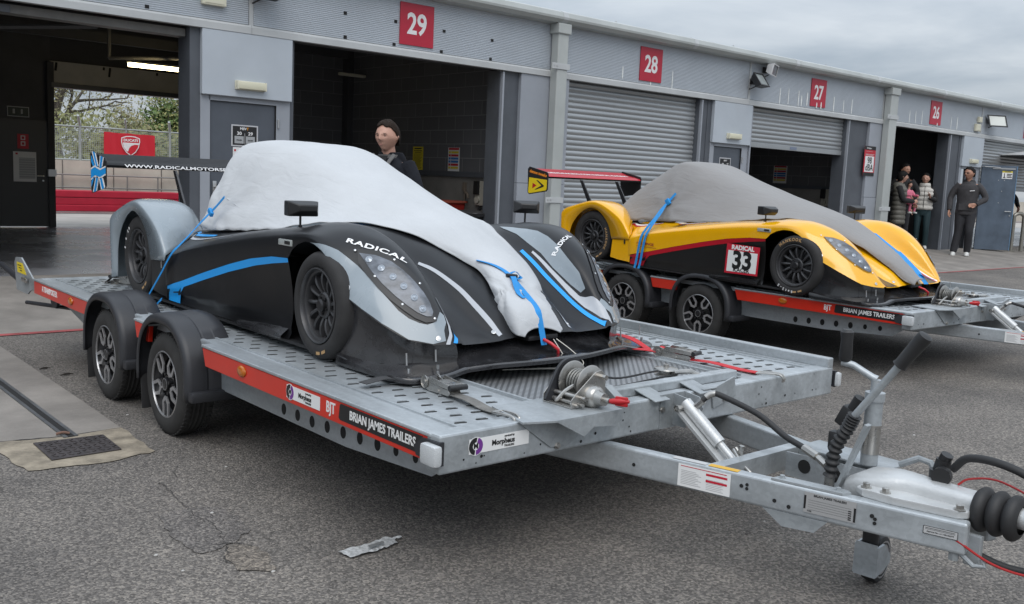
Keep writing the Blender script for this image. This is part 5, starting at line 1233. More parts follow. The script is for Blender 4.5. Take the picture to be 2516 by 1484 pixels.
def tyre_wheel(mb_t, mb_r, r, w, rim, n=56):
    """tyre and multi-spoke rim about the y axis, outer face at y = -w/2"""
    h = w / 2
    mb_t.lathe([(rim - .004, -h + .022), (rim + .004, -h + .008), (rim + .018, -h + .001), (r - .035, -h), (r - .014, -h + .006), (r - .003, -h + .022), (r, -h + .04), (r, h - .04), (r - .003, h - .02), (r - .03, h), (rim, h - .01), (rim - .02, h - .03)], n=n)
    mb_r.lathe([(rim, -h + .012), (rim - .001, -h + .004), (rim - .007, -h + .002), (rim - .011, -h + .008), (rim - .013, -h + .022), (rim - .022, -h + .026), (rim - .026, -h + .04), (rim - .030, h - .02)], n=n)
    k = 13
    for i in range(k):
        a = 2 * math.pi * i / k
        pts = []
        for t in range(6):
            u = t / 5
            rr = .055 + (rim - .024 - .055) * u
            b = a + .10 * math.sin(u * 1.5)
            dep = -h + .048 - .016 * math.sin(u * 2.6) 
            pts.append((rr, b, dep, .0085 + .002 * u))
        L, T = [], []
        for rr, b, dep, wd in pts:
            c = Vector((rr * math.cos(b), dep, rr * math.sin(b))); tv = Vector((-math.sin(b), 0, math.cos(b)))
            L.append([c - tv * wd + Vector((0, .02, 0)), c - tv * wd * .8, c - Vector((0, .004, 0)), c + tv * wd * .8, c + tv * wd + Vector((0, .02, 0))])
        mb_r.grid(L)
    mb_r.lathe([(.062, -h + .07), (.060, -h + .040), (.052, -h + .034), (.050, -h + .038), (.0, -h + .04)], n=26)
    return mb_t, mb_r

def add_decal(bvh, outline, n_dir, step=.02, off=.0022, outward=True):
    """patch that lies on the surface: the outline (3-D points) is flattened along n_dir, filled with small cells and laid back on the surface"""
    n = Vector(n_dir).normalized(); u = n.orthogonal().normalized(); v = n.cross(u)
    P = [(Vector(p).dot(u), Vector(p).dot(v)) for p in outline]
    bm = bmesh.new()
    vs = [bm.verts.new((p[0], p[1], 0)) for p in P]
    for t in tessellate_polygon([[Vector((p[0], p[1], 0)) for p in P]]):
        try: bm.faces.new([vs[i] for i in t])
        except ValueError: pass
    x0, x1 = min(p[0] for p in P), max(p[0] for p in P); y0, y1 = min(p[1] for p in P), max(p[1] for p in P)
    for ax, lo, hi in ((Vector((1, 0, 0)), x0, x1), (Vector((0, 1, 0)), y0, y1)):
        q = lo + step
        while q < hi:
            g = list(bm.verts) + list(bm.edges) + list(bm.faces)
            bmesh.ops.bisect_plane(bm, geom=g, plane_co=ax * q, plane_no=ax, dist=1e-6)
            q += step
    cz = sum((Vector(p).dot(n) for p in outline)) / len(outline)
    out = []
    last = cz
    for w in bm.verts:
        o = u * w.co.x + v * w.co.y + n * (cz + 1.0)
        h = bvh.ray_cast(o, -n, 3.0)
        if h[0] is None:
            near = bvh.find_nearest(u * w.co.x + v * w.co.y + n * last)
            h = (near[0], near[1])
        nn = h[1] if h[1].dot(n) > 0 else -h[1]
        last = h[0].dot(n)
        out.append(h[0] + nn * off)
    bm.verts.index_update()
    mb = MB(); mb.add(out, [[q.index for q in f.verts] for f in bm.faces]); bm.free(); return mb
def bvh_of(mb):
    return BVHTree.FromPolygons([Vector(p) for p in mb.v], mb.f)
SHEAR, KY = .06, .96
def shear(mb, s=SHEAR, k=KY):
    for i, p in enumerate(mb.v):
        y = (p[1] + .87) * k - .87
        mb.v[i] = (p[0] - s * (y + .86), y, p[2])
    return mb
def shp(p):
    y = (p[1] + .87) * KY - .87
    return Vector((p[0] - SHEAR * (y + .86), y, p[2]))
GREY_OUT = [(-0.077, -0.87, 0.517), (0.026, -0.856, 0.515), (0.092, -0.83, 0.497), (0.147, -0.808, 0.466), (0.192, -0.789, 0.438), (0.245, -0.776, 0.404), (0.312, -0.762, 0.357), (0.37, -0.743, 0.313), (0.422, -0.722, 0.268), (0.463, -0.693, 0.238), (0.496, -0.658, 0.221), (0.515, -0.629, 0.215), (0.525, -0.597, 0.224), (0.515, -0.571, 0.248), (0.50, -0.55, 0.262), (0.51, -0.538, 0.252), (0.535, -0.542, 0.222), (0.557, -0.567, 0.192), (0.577, -0.57, 0.15), (.56, -.63, .14), (.5, -.72, .157), (.4, -.795, .217), (.3, -.834, .267), (.2, -.857, .312), (.176, -.86, .335), (0.164, -0.859, 0.36), (0.133, -0.862, 0.405), (0.083, -0.866, 0.449), (0.014, -0.869, 0.49), (-.05, -.870, .513)]
HL = [(0.166, -0.764, 0.487), (0.222, -0.715, 0.482), (0.288, -0.673, 0.46), (0.344, -0.643, 0.425), (0.394, -0.619, 0.383), (0.437, -0.6, 0.34), (0.473, -0.59, 0.298), (0.5, -0.59, 0.263), (0.509, -0.601, 0.245), (0.499, -0.622, 0.245), (0.472, -0.652, 0.259), (0.434, -0.683, 0.287), (0.383, -0.715, 0.324), (0.321, -0.74, 0.368), (0.256, -0.755, 0.416), (0.198, -0.76, 0.461)]
LED = [(0.215, -0.742, 0.462), (0.277, -0.716, 0.427), (0.334, -0.692, 0.397), (0.384, -0.668, 0.361), (0.433, -0.645, 0.318), (0.473, -0.628, 0.272)]
RIV = [(0.145, -0.773, 0.498), (0.281, -0.755, 0.401), (0.421, -0.70, 0.293), (0.289, -0.655, 0.466), (0.405, -0.597, 0.373), (0.518, -0.592, 0.238)]
HN = Vector((.55, -.55, .62)).normalized()
def strip(path, w0, w1=None):
    """outline of a band of width w along a path in the xy plane"""
    P = [Vector((p[0], p[1], 0)) for p in catmull([(a, b, 0) for a, b in path], 5)]
    l, r = [], []
    m = len(P)
    for i, p in enumerate(P):
        t = (P[min(i + 1, m - 1)] - P[max(i - 1, 0)]).normalized(); q = Vector((-t.y, t.x, 0))
        w = w0 + ((w1 if w1 is not None else w0) - w0) * i / (m - 1)
        l.append(p + q * w / 2); r.append(p - q * w / 2)
    return l + r[::-1]
def grow(poly, n, d):
    """outline moved outwards by d in the plane across n"""
    c = sum((Vector(p) for p in poly), Vector()) / len(poly); o = []
    m = len(poly)
    for i in range(m):
        t = (Vector(poly[(i + 1) % m]) - Vector(poly[i - 1])); t -= n * t.dot(n); q = t.normalized().cross(n)
        p = Vector(poly[i]); o.append(p + q * d if (p + q * d - c).length > (p - q * d - c).length else p - q * d)
    return o
def mirror_mb(mb):
    m = MB(); m.add([(p[0], -p[1], p[2]) for p in mb.v], [tuple(reversed(f)) for f in mb.f]); return m
def project_mb(mb, bvh, n, off=.0025, step=.02):
    n = Vector(n).normalized(); o = []
    for p in mb.v:
        p = Vector(p); h = bvh.ray_cast(p + n * .5, -n, 2.0)
        if h[0] is None: h = bvh.find_nearest(p)
        nn = h[1] if h[1].dot(n) > 0 else -h[1]
        o.append(tuple(h[0] + nn * off))
    mb.v = o; return mb

def race_car(label, pal, loc, rotz, pitch=0.0, xs=1.0, second=False):
    car = thing('race_car', label, 'race car', loc, rotz, 'race cars on the trailers')
    car.rotation_euler = (0, pitch, rotz)
    car.scale = (xs, 1, 1)
    BODY, LOWER, STRIPE, SPL = pal['body'], pal['lower'], pal['stripe'], pal['splitter']
    RUB, RIM, BLK = pal['tyre'], pal['rim'], pal['black']
    surf = MB().grid(ROWS).mirror()
    bvh = bvh_of(surf)
    body_mb = MB().grid(ROWS).mirror()
    body = shear(body_mb).build('body', BODY, car, weld=.0006, smooth=35)
    def deco(name, mb, m, both=True, parent=None):
        if both: q = mirror_mb(mb); mb.add(q.v, q.f)
        return shear(mb).build(name, m, parent or body, smooth=60)
    def deco2(name, mb, m, parent=None):
        q = mirror_mb(mb)
        a = shear(mb).build(name, m, parent or body, smooth=60); b = shear(q).build(name, m, parent or body, smooth=60)
        return a, b
    # --- painted areas on the front
    if pal.get('grey'):
        deco2('fender_paint', add_decal(bvh, GREY_OUT, (.45, -.75, .5)), pal['grey'])
        deco2('fender_paint', add_decal(bvh, [(-.24, -.49, .56), (-.17, -.52, .57), (-.08, -.545, .57), (.0, -.555, .565), (.09, -.55, .54), (.18, -.54, .5), (.27, -.53, .44), (.36, -.525, .38), (.42, -.51, .31), (.40, -.495, .29), (.33, -.49, .32), (.2, -.485, .39), (.1, -.485, .46), (0, -.485, .5), (-.1, -.487, .54), (-.2, -.48, .555)], (.2, .7, .7)), pal['grey'])
        shear(mirror_mb(add_decal(bvh, [(.05, -.462), (.2, -.462), (.35, -.465), (.45, -.472), (.57, -.50), (.59, -.53), (.54, -.535), (.48, -.512), (.40, -.488), (.3, -.478), (.2, -.474), (.05, -.474)] and [(a, b, .3) for a, b in [(.05, -.462), (.2, -.462), (.35, -.465), (.45, -.478), (.57, -.515), (.59, -.545), (.54, -.545), (.48, -.522), (.40, -.496), (.3, -.484), (.2, -.478), (.05, -.474)]], (0, 0, 1)))).build('fender_paint', pal['grey2'], body, smooth=60)
        q = add_decal(bvh, [(p.x, p.y, .3) for p in strip([(.585, .50), (.5, .462), (.42, .447), (.3, .435), (.2, .43), (.1, .43), (0, .43)], .03, .022)], (0, 0, 1)); shear(q).build('stripe', STRIPE, body, smooth=60)
        fn_ = (.75, .30, .6)
        q = add_decal(bvh, [(.30, -.50, .43), (.36, -.505, .38), (.43, -.508, .31), (.49, -.508, .245), (.535, -.512, .20), (.565, -.525, .165), (.588, -.545, .135), (.594, -.525, .135), (.575, -.500, .165), (.545, -.487, .195), (.495, -.482, .235), (.43, -.484, .29), (.36, -.488, .36)], fn_, off=.003, step=.012); shear(q).build('stripe', STRIPE, body, smooth=60)
        q = add_decal(bvh, [(.44, -.535, .315), (.50, -.527, .25), (.54, -.533, .21), (.566, -.55, .175), (.585, -.575, .138), (.589, -.558, .135), (.571, -.536, .17), (.545, -.521, .205), (.50, -.517, .242), (.44, -.522, .31)], fn_, off=.003, step=.012); shear(q).build('stripe', pal['grey2'], body, smooth=60)
        deco2('stripe', add_decal(bvh, [(p.x, p.y, .3) for p in strip([(.575, -.238), (.5, -.243), (.40, -.252), (.3, -.262), (.2, -.28), (.12, -.305), (.06, -.34)], .022, .016)], (0, 0, 1)), pal['grey2'])
        deco2('stripe', add_decal(bvh, [(p.x, p.y, .3) for p in strip([(-2.0, -.56), (-1.93, -.585), (-1.86, -.63), (-1.78, -.665), (-1.66, -.68), (-1.45, -.70)], .026, .02)], (0, 0, 1)), STRIPE)
        deco2('stripe', add_decal(bvh, [(p.x, p.y, .3) for p in strip([(-1.97, -.60), (-1.88, -.655), (-1.79, -.70), (-1.66, -.722), (-1.40, -.745), (-1.0, -.75), (-.7, -.74)], .022, .012)], (0, 0, 1)), pal['grey2'])
    else:
        for y0, m in ((.455, pal['white']), (.435, pal['stripe']), (.415, pal['black'])):
            deco2('stripe', add_decal(bvh, [(p.x, p.y, .3) for p in strip([(.585, -y0 - .04), (.5, -y0 - .01), (.4, -y0), (.3, -y0 + .005)], .02, .012)], (0, 0, 1)), m)
        deco2('nose_patch', add_decal(bvh, [(.59, -.45, .2), (.5, -.42, .2), (.38, -.40, .2), (.30, -.39, .2), (.42, -.33, .2), (.52, -.29, .2), (.59, -.28, .2)], (0, 0, 1)), pal['patch'])
        for y0, m in ((.0, pal['black']), (.022, pal['white']), (.04, pal['stripe'])):
            deco2('stripe', add_decal(bvh, [(p.x, p.y, .3) for p in strip([(-2.0, -.56 - y0), (-1.93, -.59 - y0), (-1.86, -.64 - y0), (-1.78, -.67 - y0), (-1.66, -.67 - y0 * .6), (-1.55, -.65 - y0 * .5)], .02, .012)], (0, 0, 1)), m)
            deco2('stripe', add_decal(bvh, [(p.x, p.y, .3) for p in strip([(-1.35, -.66 - y0 * .7), (-1.25, -.68 - y0 * .7), (-1.15, -.68 - y0 * .7), (-1.05, -.66 - y0 * .6)], .014, .01)], (0, 0, 1)), m)
    # --- headlights
    for sgn in (1, -1):
        ring = add_decal(bvh, grow(HL, HN, .027 if pal.get('grey') else .007), HN, off=.0052, step=.012)
        gl = add_decal(bvh, HL, HN, off=.0085, step=.012)
        leds = []
        for p in LED:
            h = bvh.find_nearest(Vector(p)); nn = h[1] if h[1].dot(HN) > 0 else -h[1]
            m = MB(); q = nn.to_track_quat('Z', 'Y').to_matrix().to_4x4(); q.translation = h[0] + nn * .0088
            mm = MB(); mm.lathe([(.0165, 0), (.0165, .0022), (.0135, .0035), (.011, .002), (.009, .0025), (.005, .0055), (0, .0065)], axis='z', n=16)
            m.add(mm.v, mm.f, q); leds.append(m)
        refl = []
        riv = MB()
        for p in RIV:
            h = bvh.find_nearest(Vector(p)); nn = h[1] if h[1].dot(HN) > 0 else -h[1]
            q = nn.to_track_quat('Z', 'Y').to_matrix().to_4x4(); q.translation = h[0] + nn * .0055
            mm = MB(); mm.lathe([(.006, 0), (.0058, .0015), (.003, .003), (0, .0032)], axis='z', n=10); riv.add(mm.v, mm.f, q)
        if sgn < 0:
            ring, gl, riv = mirror_mb(ring), mirror_mb(gl), mirror_mb(riv); leds = [mirror_mb(m) for m in leds]
        hl = shear(gl).build('headlight', pal['lens'], car, smooth=60)
        shear(ring).build('bezel', BLK if pal.get('grey') else pal['hlring'], hl, smooth=60)
        for m in leds: shear(m).build('lamp', pal['led'], hl)
        shear(riv).build('rivets', pal['silver'], hl)
    # --- quarter turn fasteners
    for p in ((0.205, -0.845, 0.345), (0.560, -0.60, 0.16), (0.545, -0.255, 0.16)):
        for sg in (1, -1):
            h = bvh.find_nearest(Vector(p)); nn = h[1] if h[1].dot(HN) > 0 else -h[1]
            q = nn.to_track_quat('Z', 'Y').to_matrix().to_4x4(); q.translation = h[0] + nn * .0024
            mm = MB(); mm.lathe([(.012, 0), (.0115, .0018), (.009, .0022), (.0088, .001), (0, .0014)], axis='z', n=16); mm.box((0, 0, .002), (.014, .003, .002))
            m = MB(); m.add(mm.v, mm.f, q)
            if sg < 0: m = mirror_mb(m)
            shear(m).build('fastener', pal['silver'], body)
    # --- maker's name over the headlights
    if pal.get('grey'):
        M = frame((.205, -.706, .52), (.235, .20, -.095), (-.6, .35, .62))
        tx = text_mb('RADICAL', .036, M, bold=.0011, ext=0, wide=1.95, spacing=1.10)
        q = mirror_mb(tx)
        tx = project_mb(tx, bvh, (.3, -.6, .75), .003)
        shear(tx).build('lettering', pal['white'], body, smooth=0)
        M = frame((.175, .575, .505), (-.03, .17, .10), (-.7, -.15, .35))
        tx = project_mb(text_mb('RADICAL', .036, M, bold=.0012, ext=0, wide=1.12, spacing=1.06), bvh, M.to_3x3() @ Vector((0, 0, 1)), .004)
        shear(tx).build('lettering', pal['white'], body, smooth=0)
    # --- side panels with the sweeping stripe
    for sg in (-1, 1):
        rows, srows = [], []
        def inset(x, z):
            f = max(0.0, min(1.0, (x + .95) / .65)); f = f * f * (3 - 2 * f)
            return .87 - .002 - f * .035 * math.sin(math.pi * min(1, max(0, (z - .05) / max(.05, z_edge(x) - .05))) ** .7) - (.012 if z < .1 else 0)
        xs_ = [-1.79 + 1.49 * i / 40 for i in range(41)]
        for x in xs_:
            zt = z_edge(x) + .004
            rows.append([(x, sg * inset(x, .045 + (zt - .045) * j / 14), .045 + (zt - .045) * j / 14) for j in range(15)] + [(x, sg * .80, zt + .001)])
        p = MB().grid(rows); shear(p).build('side_panel', LOWER, car, smooth=50)
        xb = [-1.765 + 1.465 * i / 36 for i in range(37)]
        for x in xb:
            zu = lerp_tab(STRIPE_UP, x) - .002; zl = lerp_tab([(-1.64, .05), (-1.60, .055), (-1.56, .12)] + STRIPE_LO[1:], x)
            if x < -1.57: zl = .047
            srows.append([(x, sg * (inset(x, zl + (zu - zl) * j / 5) + .0025), zl + (zu - zl) * j / 5) for j in range(6)])
        st = MB().grid(srows); shear(st).build('stripe', STRIPE, car, smooth=50)
        # rear lower corner of the pod behind the stripe
        q = MB().grid([[(-1.766, sg * .869, .06), (-1.766, sg * .869, .15)], [(-1.79, sg * .870, .065), (-1.79, sg * .8705, .29)], [(-1.90, sg * .869, .07), (-1.90, sg * .869, .265)], [(-2.02, sg * .866, .085), (-2.005, sg * .868, .258)]])
        shear(q).build('pod_corner', BODY if second else BLK, car, smooth=30)
        # lower wall between wheel and splitter
        rows = []
        for i in range(16):
            x = .165 + .435 * i / 15
            zt = lerp_tab(LOW_F, x) + .004; yy = lerp_tab([(.165, .858), (.2, .856), (.3, .833), (.4, .792), (.5, .716), (.56, .626), (.6, .536)], x) - .006
            zb = .045
            rows.append([(x, sg * (yy - .012 * math.sin(math.pi * t / 5)), zb + (zt - zb) * t / 5) for t in range(6)])
        p = MB().grid(rows); shear(p).build('fender_skirt', SPL, car, smooth=60)
        # rear fender
        rf = MB().grid(rear_fender_rows())
        if sg > 0: rf = mirror_mb(rf)
        f = shear(rf).build('rear_fender', pal.get('fender', BODY), car, smooth=50, solid=.008)
        # inner wall of the wheel housing
        w = MB(); w.box((-2.33, sg * .50, .23), (.72, .02, .36)); w.box((-.06, sg * .56, .28), (.46, .02, .42))
        shear(w).build('wheel_housing', BLK, car, smooth=0)
        # side repeater
        sp = MB(); sp.box((-.318, sg * .872, .50), (.13, .012, .03), bev=.006); sr = shear(sp).build('side_marker', pal['clear'], car)
        sp = MB(); sp.box((-.29, sg * .879, .501), (.05, .004, .016), bev=.002); shear(sp).build('reflector', BLK, sr)
        # bonnet pin strap on the pod
        sp = MB(); sp.box((-1.845, sg * .874, .27), (.016, .008, .085), rot=Matrix.Rotation(R(-6), 3, 'Y'), bev=.003); shear(sp).build('catch', pal['silver'] if not second else BLK, car)
        # door mirror
        mr = MB()
        cx, cy, cz = -.385, (-.75 if sg < 0 else .83), (.655 if sg < 0 else .68)
        a = [(-.03, -.05, -.028), (-.03, .05, -.028), (-.03, .05, .028), (-.03, -.05, .028)]
        pts = [(.045, -.11, -.03), (.045, .10, -.03), (.045, .105, .032), (.045, -.115, .034), (-.035, -.115, -.034), (-.035, .105, -.034), (-.035, .11, .036), (-.035, -.12, .038)]
        yaw = R(-8 if sg < 0 else -38)
        rotm = Matrix.Rotation(yaw, 3, 'Z')
        fr = [(.075, -.035, -.012), (.075, .055, -.012), (.075, .06, .018), (.075, -.04, .02)]
        V = [rotm @ Vector(p) for p in ([(-.04, -.075, -.036), (-.04, .075, -.036), (-.04, .075, .036), (-.04, -.075, .036), (.03, -.08, -.036), (.03, .08, -.036), (.03, .08, .036), (.03, -.08, .036)] + fr)]
        V = [(v.x + cx, v.y + cy, v.z + cz) for v in V]
        mr.add(V, [(0, 1, 2, 3), (0, 4, 5, 1), (1, 5, 6, 2), (2, 6, 7, 3), (3, 7, 4, 0), (4, 8, 9, 5), (5, 9, 10, 6), (6, 10, 11, 7), (7, 11, 8, 4), (8, 11, 10, 9)])
        mo = shear(mr).build('mirror', BLK, car, smooth=20, bev=.006)
        stm = MB(); stm.tube([(cx - .005, cy, .54), (cx - .005, cy, cz - .03)], .006, 10); stm.cyl((cx - .005, cy, .552), (cx - .005, cy, .566), .016, 14); stm.cyl((cx - .005, cy, .562), (cx - .005, cy, .576), .010, 12)
        shear(stm).build('stem', BLK, mo)
        # struts of the rear wing
        ws = MB()
        ws.prism([(-3.03, .79), (-2.985, .79), (-2.70, .38), (-2.78, .38)], -.007, .007, Matrix.Translation((0, sg * .3, 0)) @ Matrix.Rotation(R(90), 4, 'X'))
        shear(ws).build('wing_strut', SPL, car, smooth=0, bev=.002)
        ep = MB()
        ep.prism([(-3.37, .88), (-3.345, .905), (-3.06, .855), (-3.045, .835), (-3.045, .675), (-3.06, .655), (-3.33, .61), (-3.355, .63)], -.004, .004, Matrix.Translation((0, sg * .79, 0)) @ Matrix.Rotation(R(90), 4, 'X'))
        epo = shear(ep).build('endplate', pal['endplate'], car, smooth=0)
        if not second:
            pol = {'stripe': [[(-3.352, .71), (-3.27, .735), (-3.16, .725), (-3.048, .752), (-3.048, .79), (-3.16, .77), (-3.27, .79), (-3.352, .77)],
                              [(-3.31, .898), (-3.275, .892), (-3.21, .795), (-3.24, .797)], [(-3.14, .868), (-3.105, .862), (-3.13, .785), (-3.165, .785)], [(-3.345, .83), (-3.345, .87), (-3.275, .80), (-3.31, .797)],
                              [(-3.29, .618), (-3.255, .624), (-3.20, .725), (-3.235, .728)], [(-3.12, .642), (-3.085, .65), (-3.13, .72), (-3.165, .72)], [(-3.345, .65), (-3.345, .69), (-3.30, .72), (-3.275, .726)]],
                   'white': [[(-3.352, .772), (-3.27, .792), (-3.16, .772), (-3.048, .792), (-3.048, .803), (-3.16, .783), (-3.27, .803), (-3.352, .783)], [(-3.352, .698), (-3.27, .722), (-3.16, .713), (-3.048, .74), (-3.048, .75), (-3.16, .724), (-3.27, .733), (-3.352, .708)],
                             [(-3.265, .888), (-3.25, .886), (-3.195, .80), (-3.208, .80)], [(-3.095, .86), (-3.08, .858), (-3.11, .80), (-3.125, .797)], [(-3.335, .90), (-3.32, .899), (-3.245, .80), (-3.255, .80)], [(-3.16, .870), (-3.148, .868), (-3.17, .79), (-3.18, .79)],
                             [(-3.315, .617), (-3.30, .618), (-3.24, .722), (-3.252, .722)], [(-3.245, .626), (-3.23, .628), (-3.185, .717), (-3.198, .718)], [(-3.14, .64), (-3.128, .641), (-3.17, .715), (-3.182, .715)], [(-3.075, .65), (-3.06, .658), (-3.105, .722), (-3.12, .718)]]}
            for key, lst in pol.items():
                m = MB()
                for pl in lst: m.prism(pl, -.0012, .0012, Matrix.Translation((0, sg * .7952 if sg < 0 else .7952, 0)) @ Matrix.Rotation(R(90), 4, 'X'))
                shear(m).build('flag_pattern', STRIPE if key == 'stripe' else pal['white'], epo, smooth=0)
        else:
            Mx = Matrix.Translation((0, sg * .7952, 0)) @ Matrix.Rotation(R(90), 4, 'X')
            m = MB().prism([(-3.345, .635), (-3.33, .62), (-3.07, .665), (-3.058, .68), (-3.058, .775), (-3.34, .79)], -.0012, .0012, Mx); shear(m).build('sticker', pal['yellow'], epo, smooth=0)
            if sg < 0:
                m = MB().prism([(-3.28, .735), (-3.28, .675), (-3.215, .71)], -.002, .002, Mx); shear(m).build('logo', pal['stripe'], epo, smooth=0)
                m = MB().prism([(-3.225, .765), (-3.20, .765), (-3.10, .715), (-3.105, .70), (-3.22, .665), (-3.245, .665), (-3.145, .71), (-3.145, .716)], -.002, .002, Mx); shear(m).build('logo', BLK, epo, smooth=0)
                M = frame((-3.20, -.797, .838), (1, 0, -.16), (0, 0, 1))
                shear(text_mb('demon tweeks', .046, M, bold=.0015, ext=.001)).build('lettering', pal['orange'], epo, smooth=0)
    # --- wing blade
    prof = [(-3.05, .795), (-3.045, .81), (-3.06, .825), (-3.14, .842), (-3.25, .858), (-3.345, .886), (-3.348, .88), (-3.25, .84), (-3.14, .812), (-3.07, .792)]
    wb = MB().grid([[(x, y, z) for x, z in prof + prof[:1]] for y in (-.785, -.4, 0, .4, .785)])
    wo = shear(wb).build('wing', pal['wing'], car, smooth=50)
    def wtext(s, sz, y0, m, wide):
        t = text_mb(s, sz, frame((-3.0425, y0, .808), (0, 1, 0), (-.35, 0, 1)), bold=.0006, ext=.0008, wide=wide, align='LEFT')
        shear(t).build('lettering', m, wo, smooth=0)
    if not second: wtext('WWW.RADICALMOTORSPORT.COM', .032, -.66, pal['white'], 2.05)
    else:
        m = MB().grid([[(x + .002, y, z + .002) for x, z in prof[1:6]] for y in (-.78, 0, .78)]); shear(m).build('wing_skin', pal['stripe'], wo, smooth=50)
        t = text_mb('DRIVE-RACING.COM RADICAL RACING', .075, frame((-3.17, 0, .851), (0, 1, 0), (-.98, 0, .19)), bold=.0012, ext=.0008, wide=1.02); shear(t).build('lettering', pal['white'], wo, smooth=0)
    # --- splitter
    tab = [(-.862, .14, .58, .046, .030), (-.84, .15, .625, .07, .026), (-.79, .19, .66, .105, .026), (-.70, .38, .675, .145, .028), (-.62, .44, .682, .150, .034), (-.54, .47, .69, .148, .050), (-.47, .49, .715, .142, .058), (-.40, .49, .738, .139, .064), (-.3, .49, .765, .138, .066), (-.15, .49, .79, .138, .066), (0, .49, .80, .138, .066)]
    tab = tab + [(-a, b, c, d, e) for a, b, c, d, e in tab[-2::-1]]
    up, lo = [], []
    ys = []
    pts = [[Vector((t[0], t[1], t[3])), Vector((t[0], t[2], t[4]))] for t in tab]
    A = catmull([p[0] for p in pts], 5); B = catmull([p[1] for p in pts], 5)
    for a, b in zip(A, B):
        y = a.x; xb, zb, xf, zf = a.y, a.z, b.y, b.z
        row = []
        for k in range(9):
            t = k / 8; z = zb + (zf - zb) * t - (zb - zf) * .42 * math.sin(math.pi * t) * (1 - .35 * t)
            row.append((xb + (xf - xb) * t, y, z + (.004 if k == 8 else 0)))
        row.append((xf + .006, y, zf - .002)); row.append((xf + .004, y, zf - .018)); row.append((xf - .03, y, zf - .022)); row.append((xb, y, min(zb, zf) - .026))
        up.append(row)
    sp = MB().grid(up); n = len(up[0])
    sp.add(up[0], [tuple(range(n))]); sp.add(up[-1], [tuple(range(n))])
    so = shear(sp).build('splitter', SPL, car, smooth=50, weld=.0005)
    nose = MB(); nose.box((.575, 0, .128), (.10, .2, .022), bev=.006); shear(nose).build('nose_lip', BLK, so)
    hook = MB().tube([(.655, -.03, .125), (.70, -.022, .112), (.725, 0, .088), (.715, .012, .062), (.685, .01, .055)], .008, 10)
    shear(hook).build('tow_hook', pal['hook'], car)
    for y in (-.79, -.63, .63, .79):
        m = MB().cyl((.60, y, .040), (.60, y, .060), .007, 10); m.cyl((.585, y, .07), (.58, y, .12), .004, 8); shear(m).build('stay', pal['silver'], so)
    # --- floor and tub
    fl = MB().box((-1.12, 0, .034), (2.1, 1.72, .016), bev=.004); shear(fl).build('floor', BLK, car)
    for sg in (-1, 1):
        b = MB().grid([[(-.33 - .5 * t, sg * (.885 - .01 * t), .042), (-.33 - .5 * t, sg * (.885 - .012 * t), .060 + .022 * math.sin(math.pi * min(1, t * 1.5))), (-.33 - .5 * t, sg * .84, .07 + .022 * (1 - t))] for t in [i / 8 for i in range(9)]])
        shear(b).build('floor_edge', SPL, car)
    tub = MB(); tub.box((-1.3, 0, .22), (2.5, .94, .34)); tub.box((.2, 0, .1), (.5, .9, .07)); shear(tub).build('tub', BLK, car, smooth=0)
    # --- wheels
    for x, r, w, yo in ((0, .243, .20, .878), (-2.30, .256, .24, .845)):
        for sg in (-1, 1):
            wh = bpy.data.objects.new('wheel', None); COL.objects.link(wh); wh.parent = car
            p = shp((x, sg * (yo - w / 2), r)); wh.location = p
            if sg > 0: wh.rotation_euler = (0, 0, math.pi)
            elif x == 0: wh.rotation_euler = (0, R(20), R(-2.5))
            key = 'wm%d%d' % (x == 0, second)
            t, q = tyre_wheel(MB(), MB(), r, w, .171)
            t.build('tyre', RUB, wh); q.build('rim', RIM, wh)
            d = MB().lathe([(.05, -w / 2 + .06), (.13, -w / 2 + .075), (.13, -w / 2 + .09), (.05, -w / 2 + .1)], n=30); d.build('brake_disc', pal['disc'], wh)
            hb = MB().lathe([(.03, -w / 2 + .05), (.03, -w / 2 + .022), (.022, -w / 2 + .014), (.0, -w / 2 + .014)], n=18)
            for k in range(5): hb.cyl((.038 * math.cos(k * 1.2566), -w / 2 + .05, .038 * math.sin(k * 1.2566)), (.038 * math.cos(k * 1.2566), -w / 2 + .03, .038 * math.sin(k * 1.2566)), .006, 8)
            hb.build('hub', pal['silverdark'], wh)
            if sg < 0:
                mk = MB(); mk2 = MB()
                def arc_text(s, a0, da, rad, size, target, m, flip=1):
                    for k, ch in enumerate(s):
                        a = a0 - da * k
                        M = frame((rad * math.cos(a), -w / 2 - .0015, rad * math.sin(a)), (math.sin(a), 0, -math.cos(a)), (math.cos(a), 0, math.sin(a)))
                        g = text_mb(ch, size, M, bold=.0012, ext=.0008); target.add(g.v, g.f)
                if second:
                    arc_text('HANKOOK', R(152) if x == 0 else R(25), .155, .207, .034, mk, None)
                    if x == 0: arc_text('Set2-5', R(292), .13, .21, .028, mk2, None)
                else:
                    if x != 0: arc_text('5 6 50', R(170), .14, .213, .026, mk2, None)
                for a, col in ((R(-62), 'o'), (R(-48), 'y')):
                    g = MB(); M = frame((.212 * math.cos(a), -w / 2 - .0008, .212 * math.sin(a)), (math.sin(a), 0, -math.cos(a)), (math.cos(a), 0, math.sin(a)))
                    mk.add([M @ Vector(q_) for q_ in ((-.018, -.007, 0), (.018, -.007, 0), (.018, .007, 0), (-.018, .007, 0))], [(0, 1, 2, 3)])
                if mk.v: mk.build('tyre_marking', pal['orange2'], wh, smooth=0)
                if mk2.v: mk2.build('tyre_marking', pal['chalk'], wh, smooth=0)
    return car, bvh
WHITE = mat('white_vinyl', (.78, .78, .78), .4)
BLACKP = mat('black_plastic', (.014, .014, .015), .42, bump=.05, bscale=200)
SILVER = mat('zinc_fastener', (.6, .6, .6), .3, metal=1)
TYRE = mat('race_tyre', (.022, .021, .021), .78, var=.25, vscale=14, bump=.06, bscale=90)
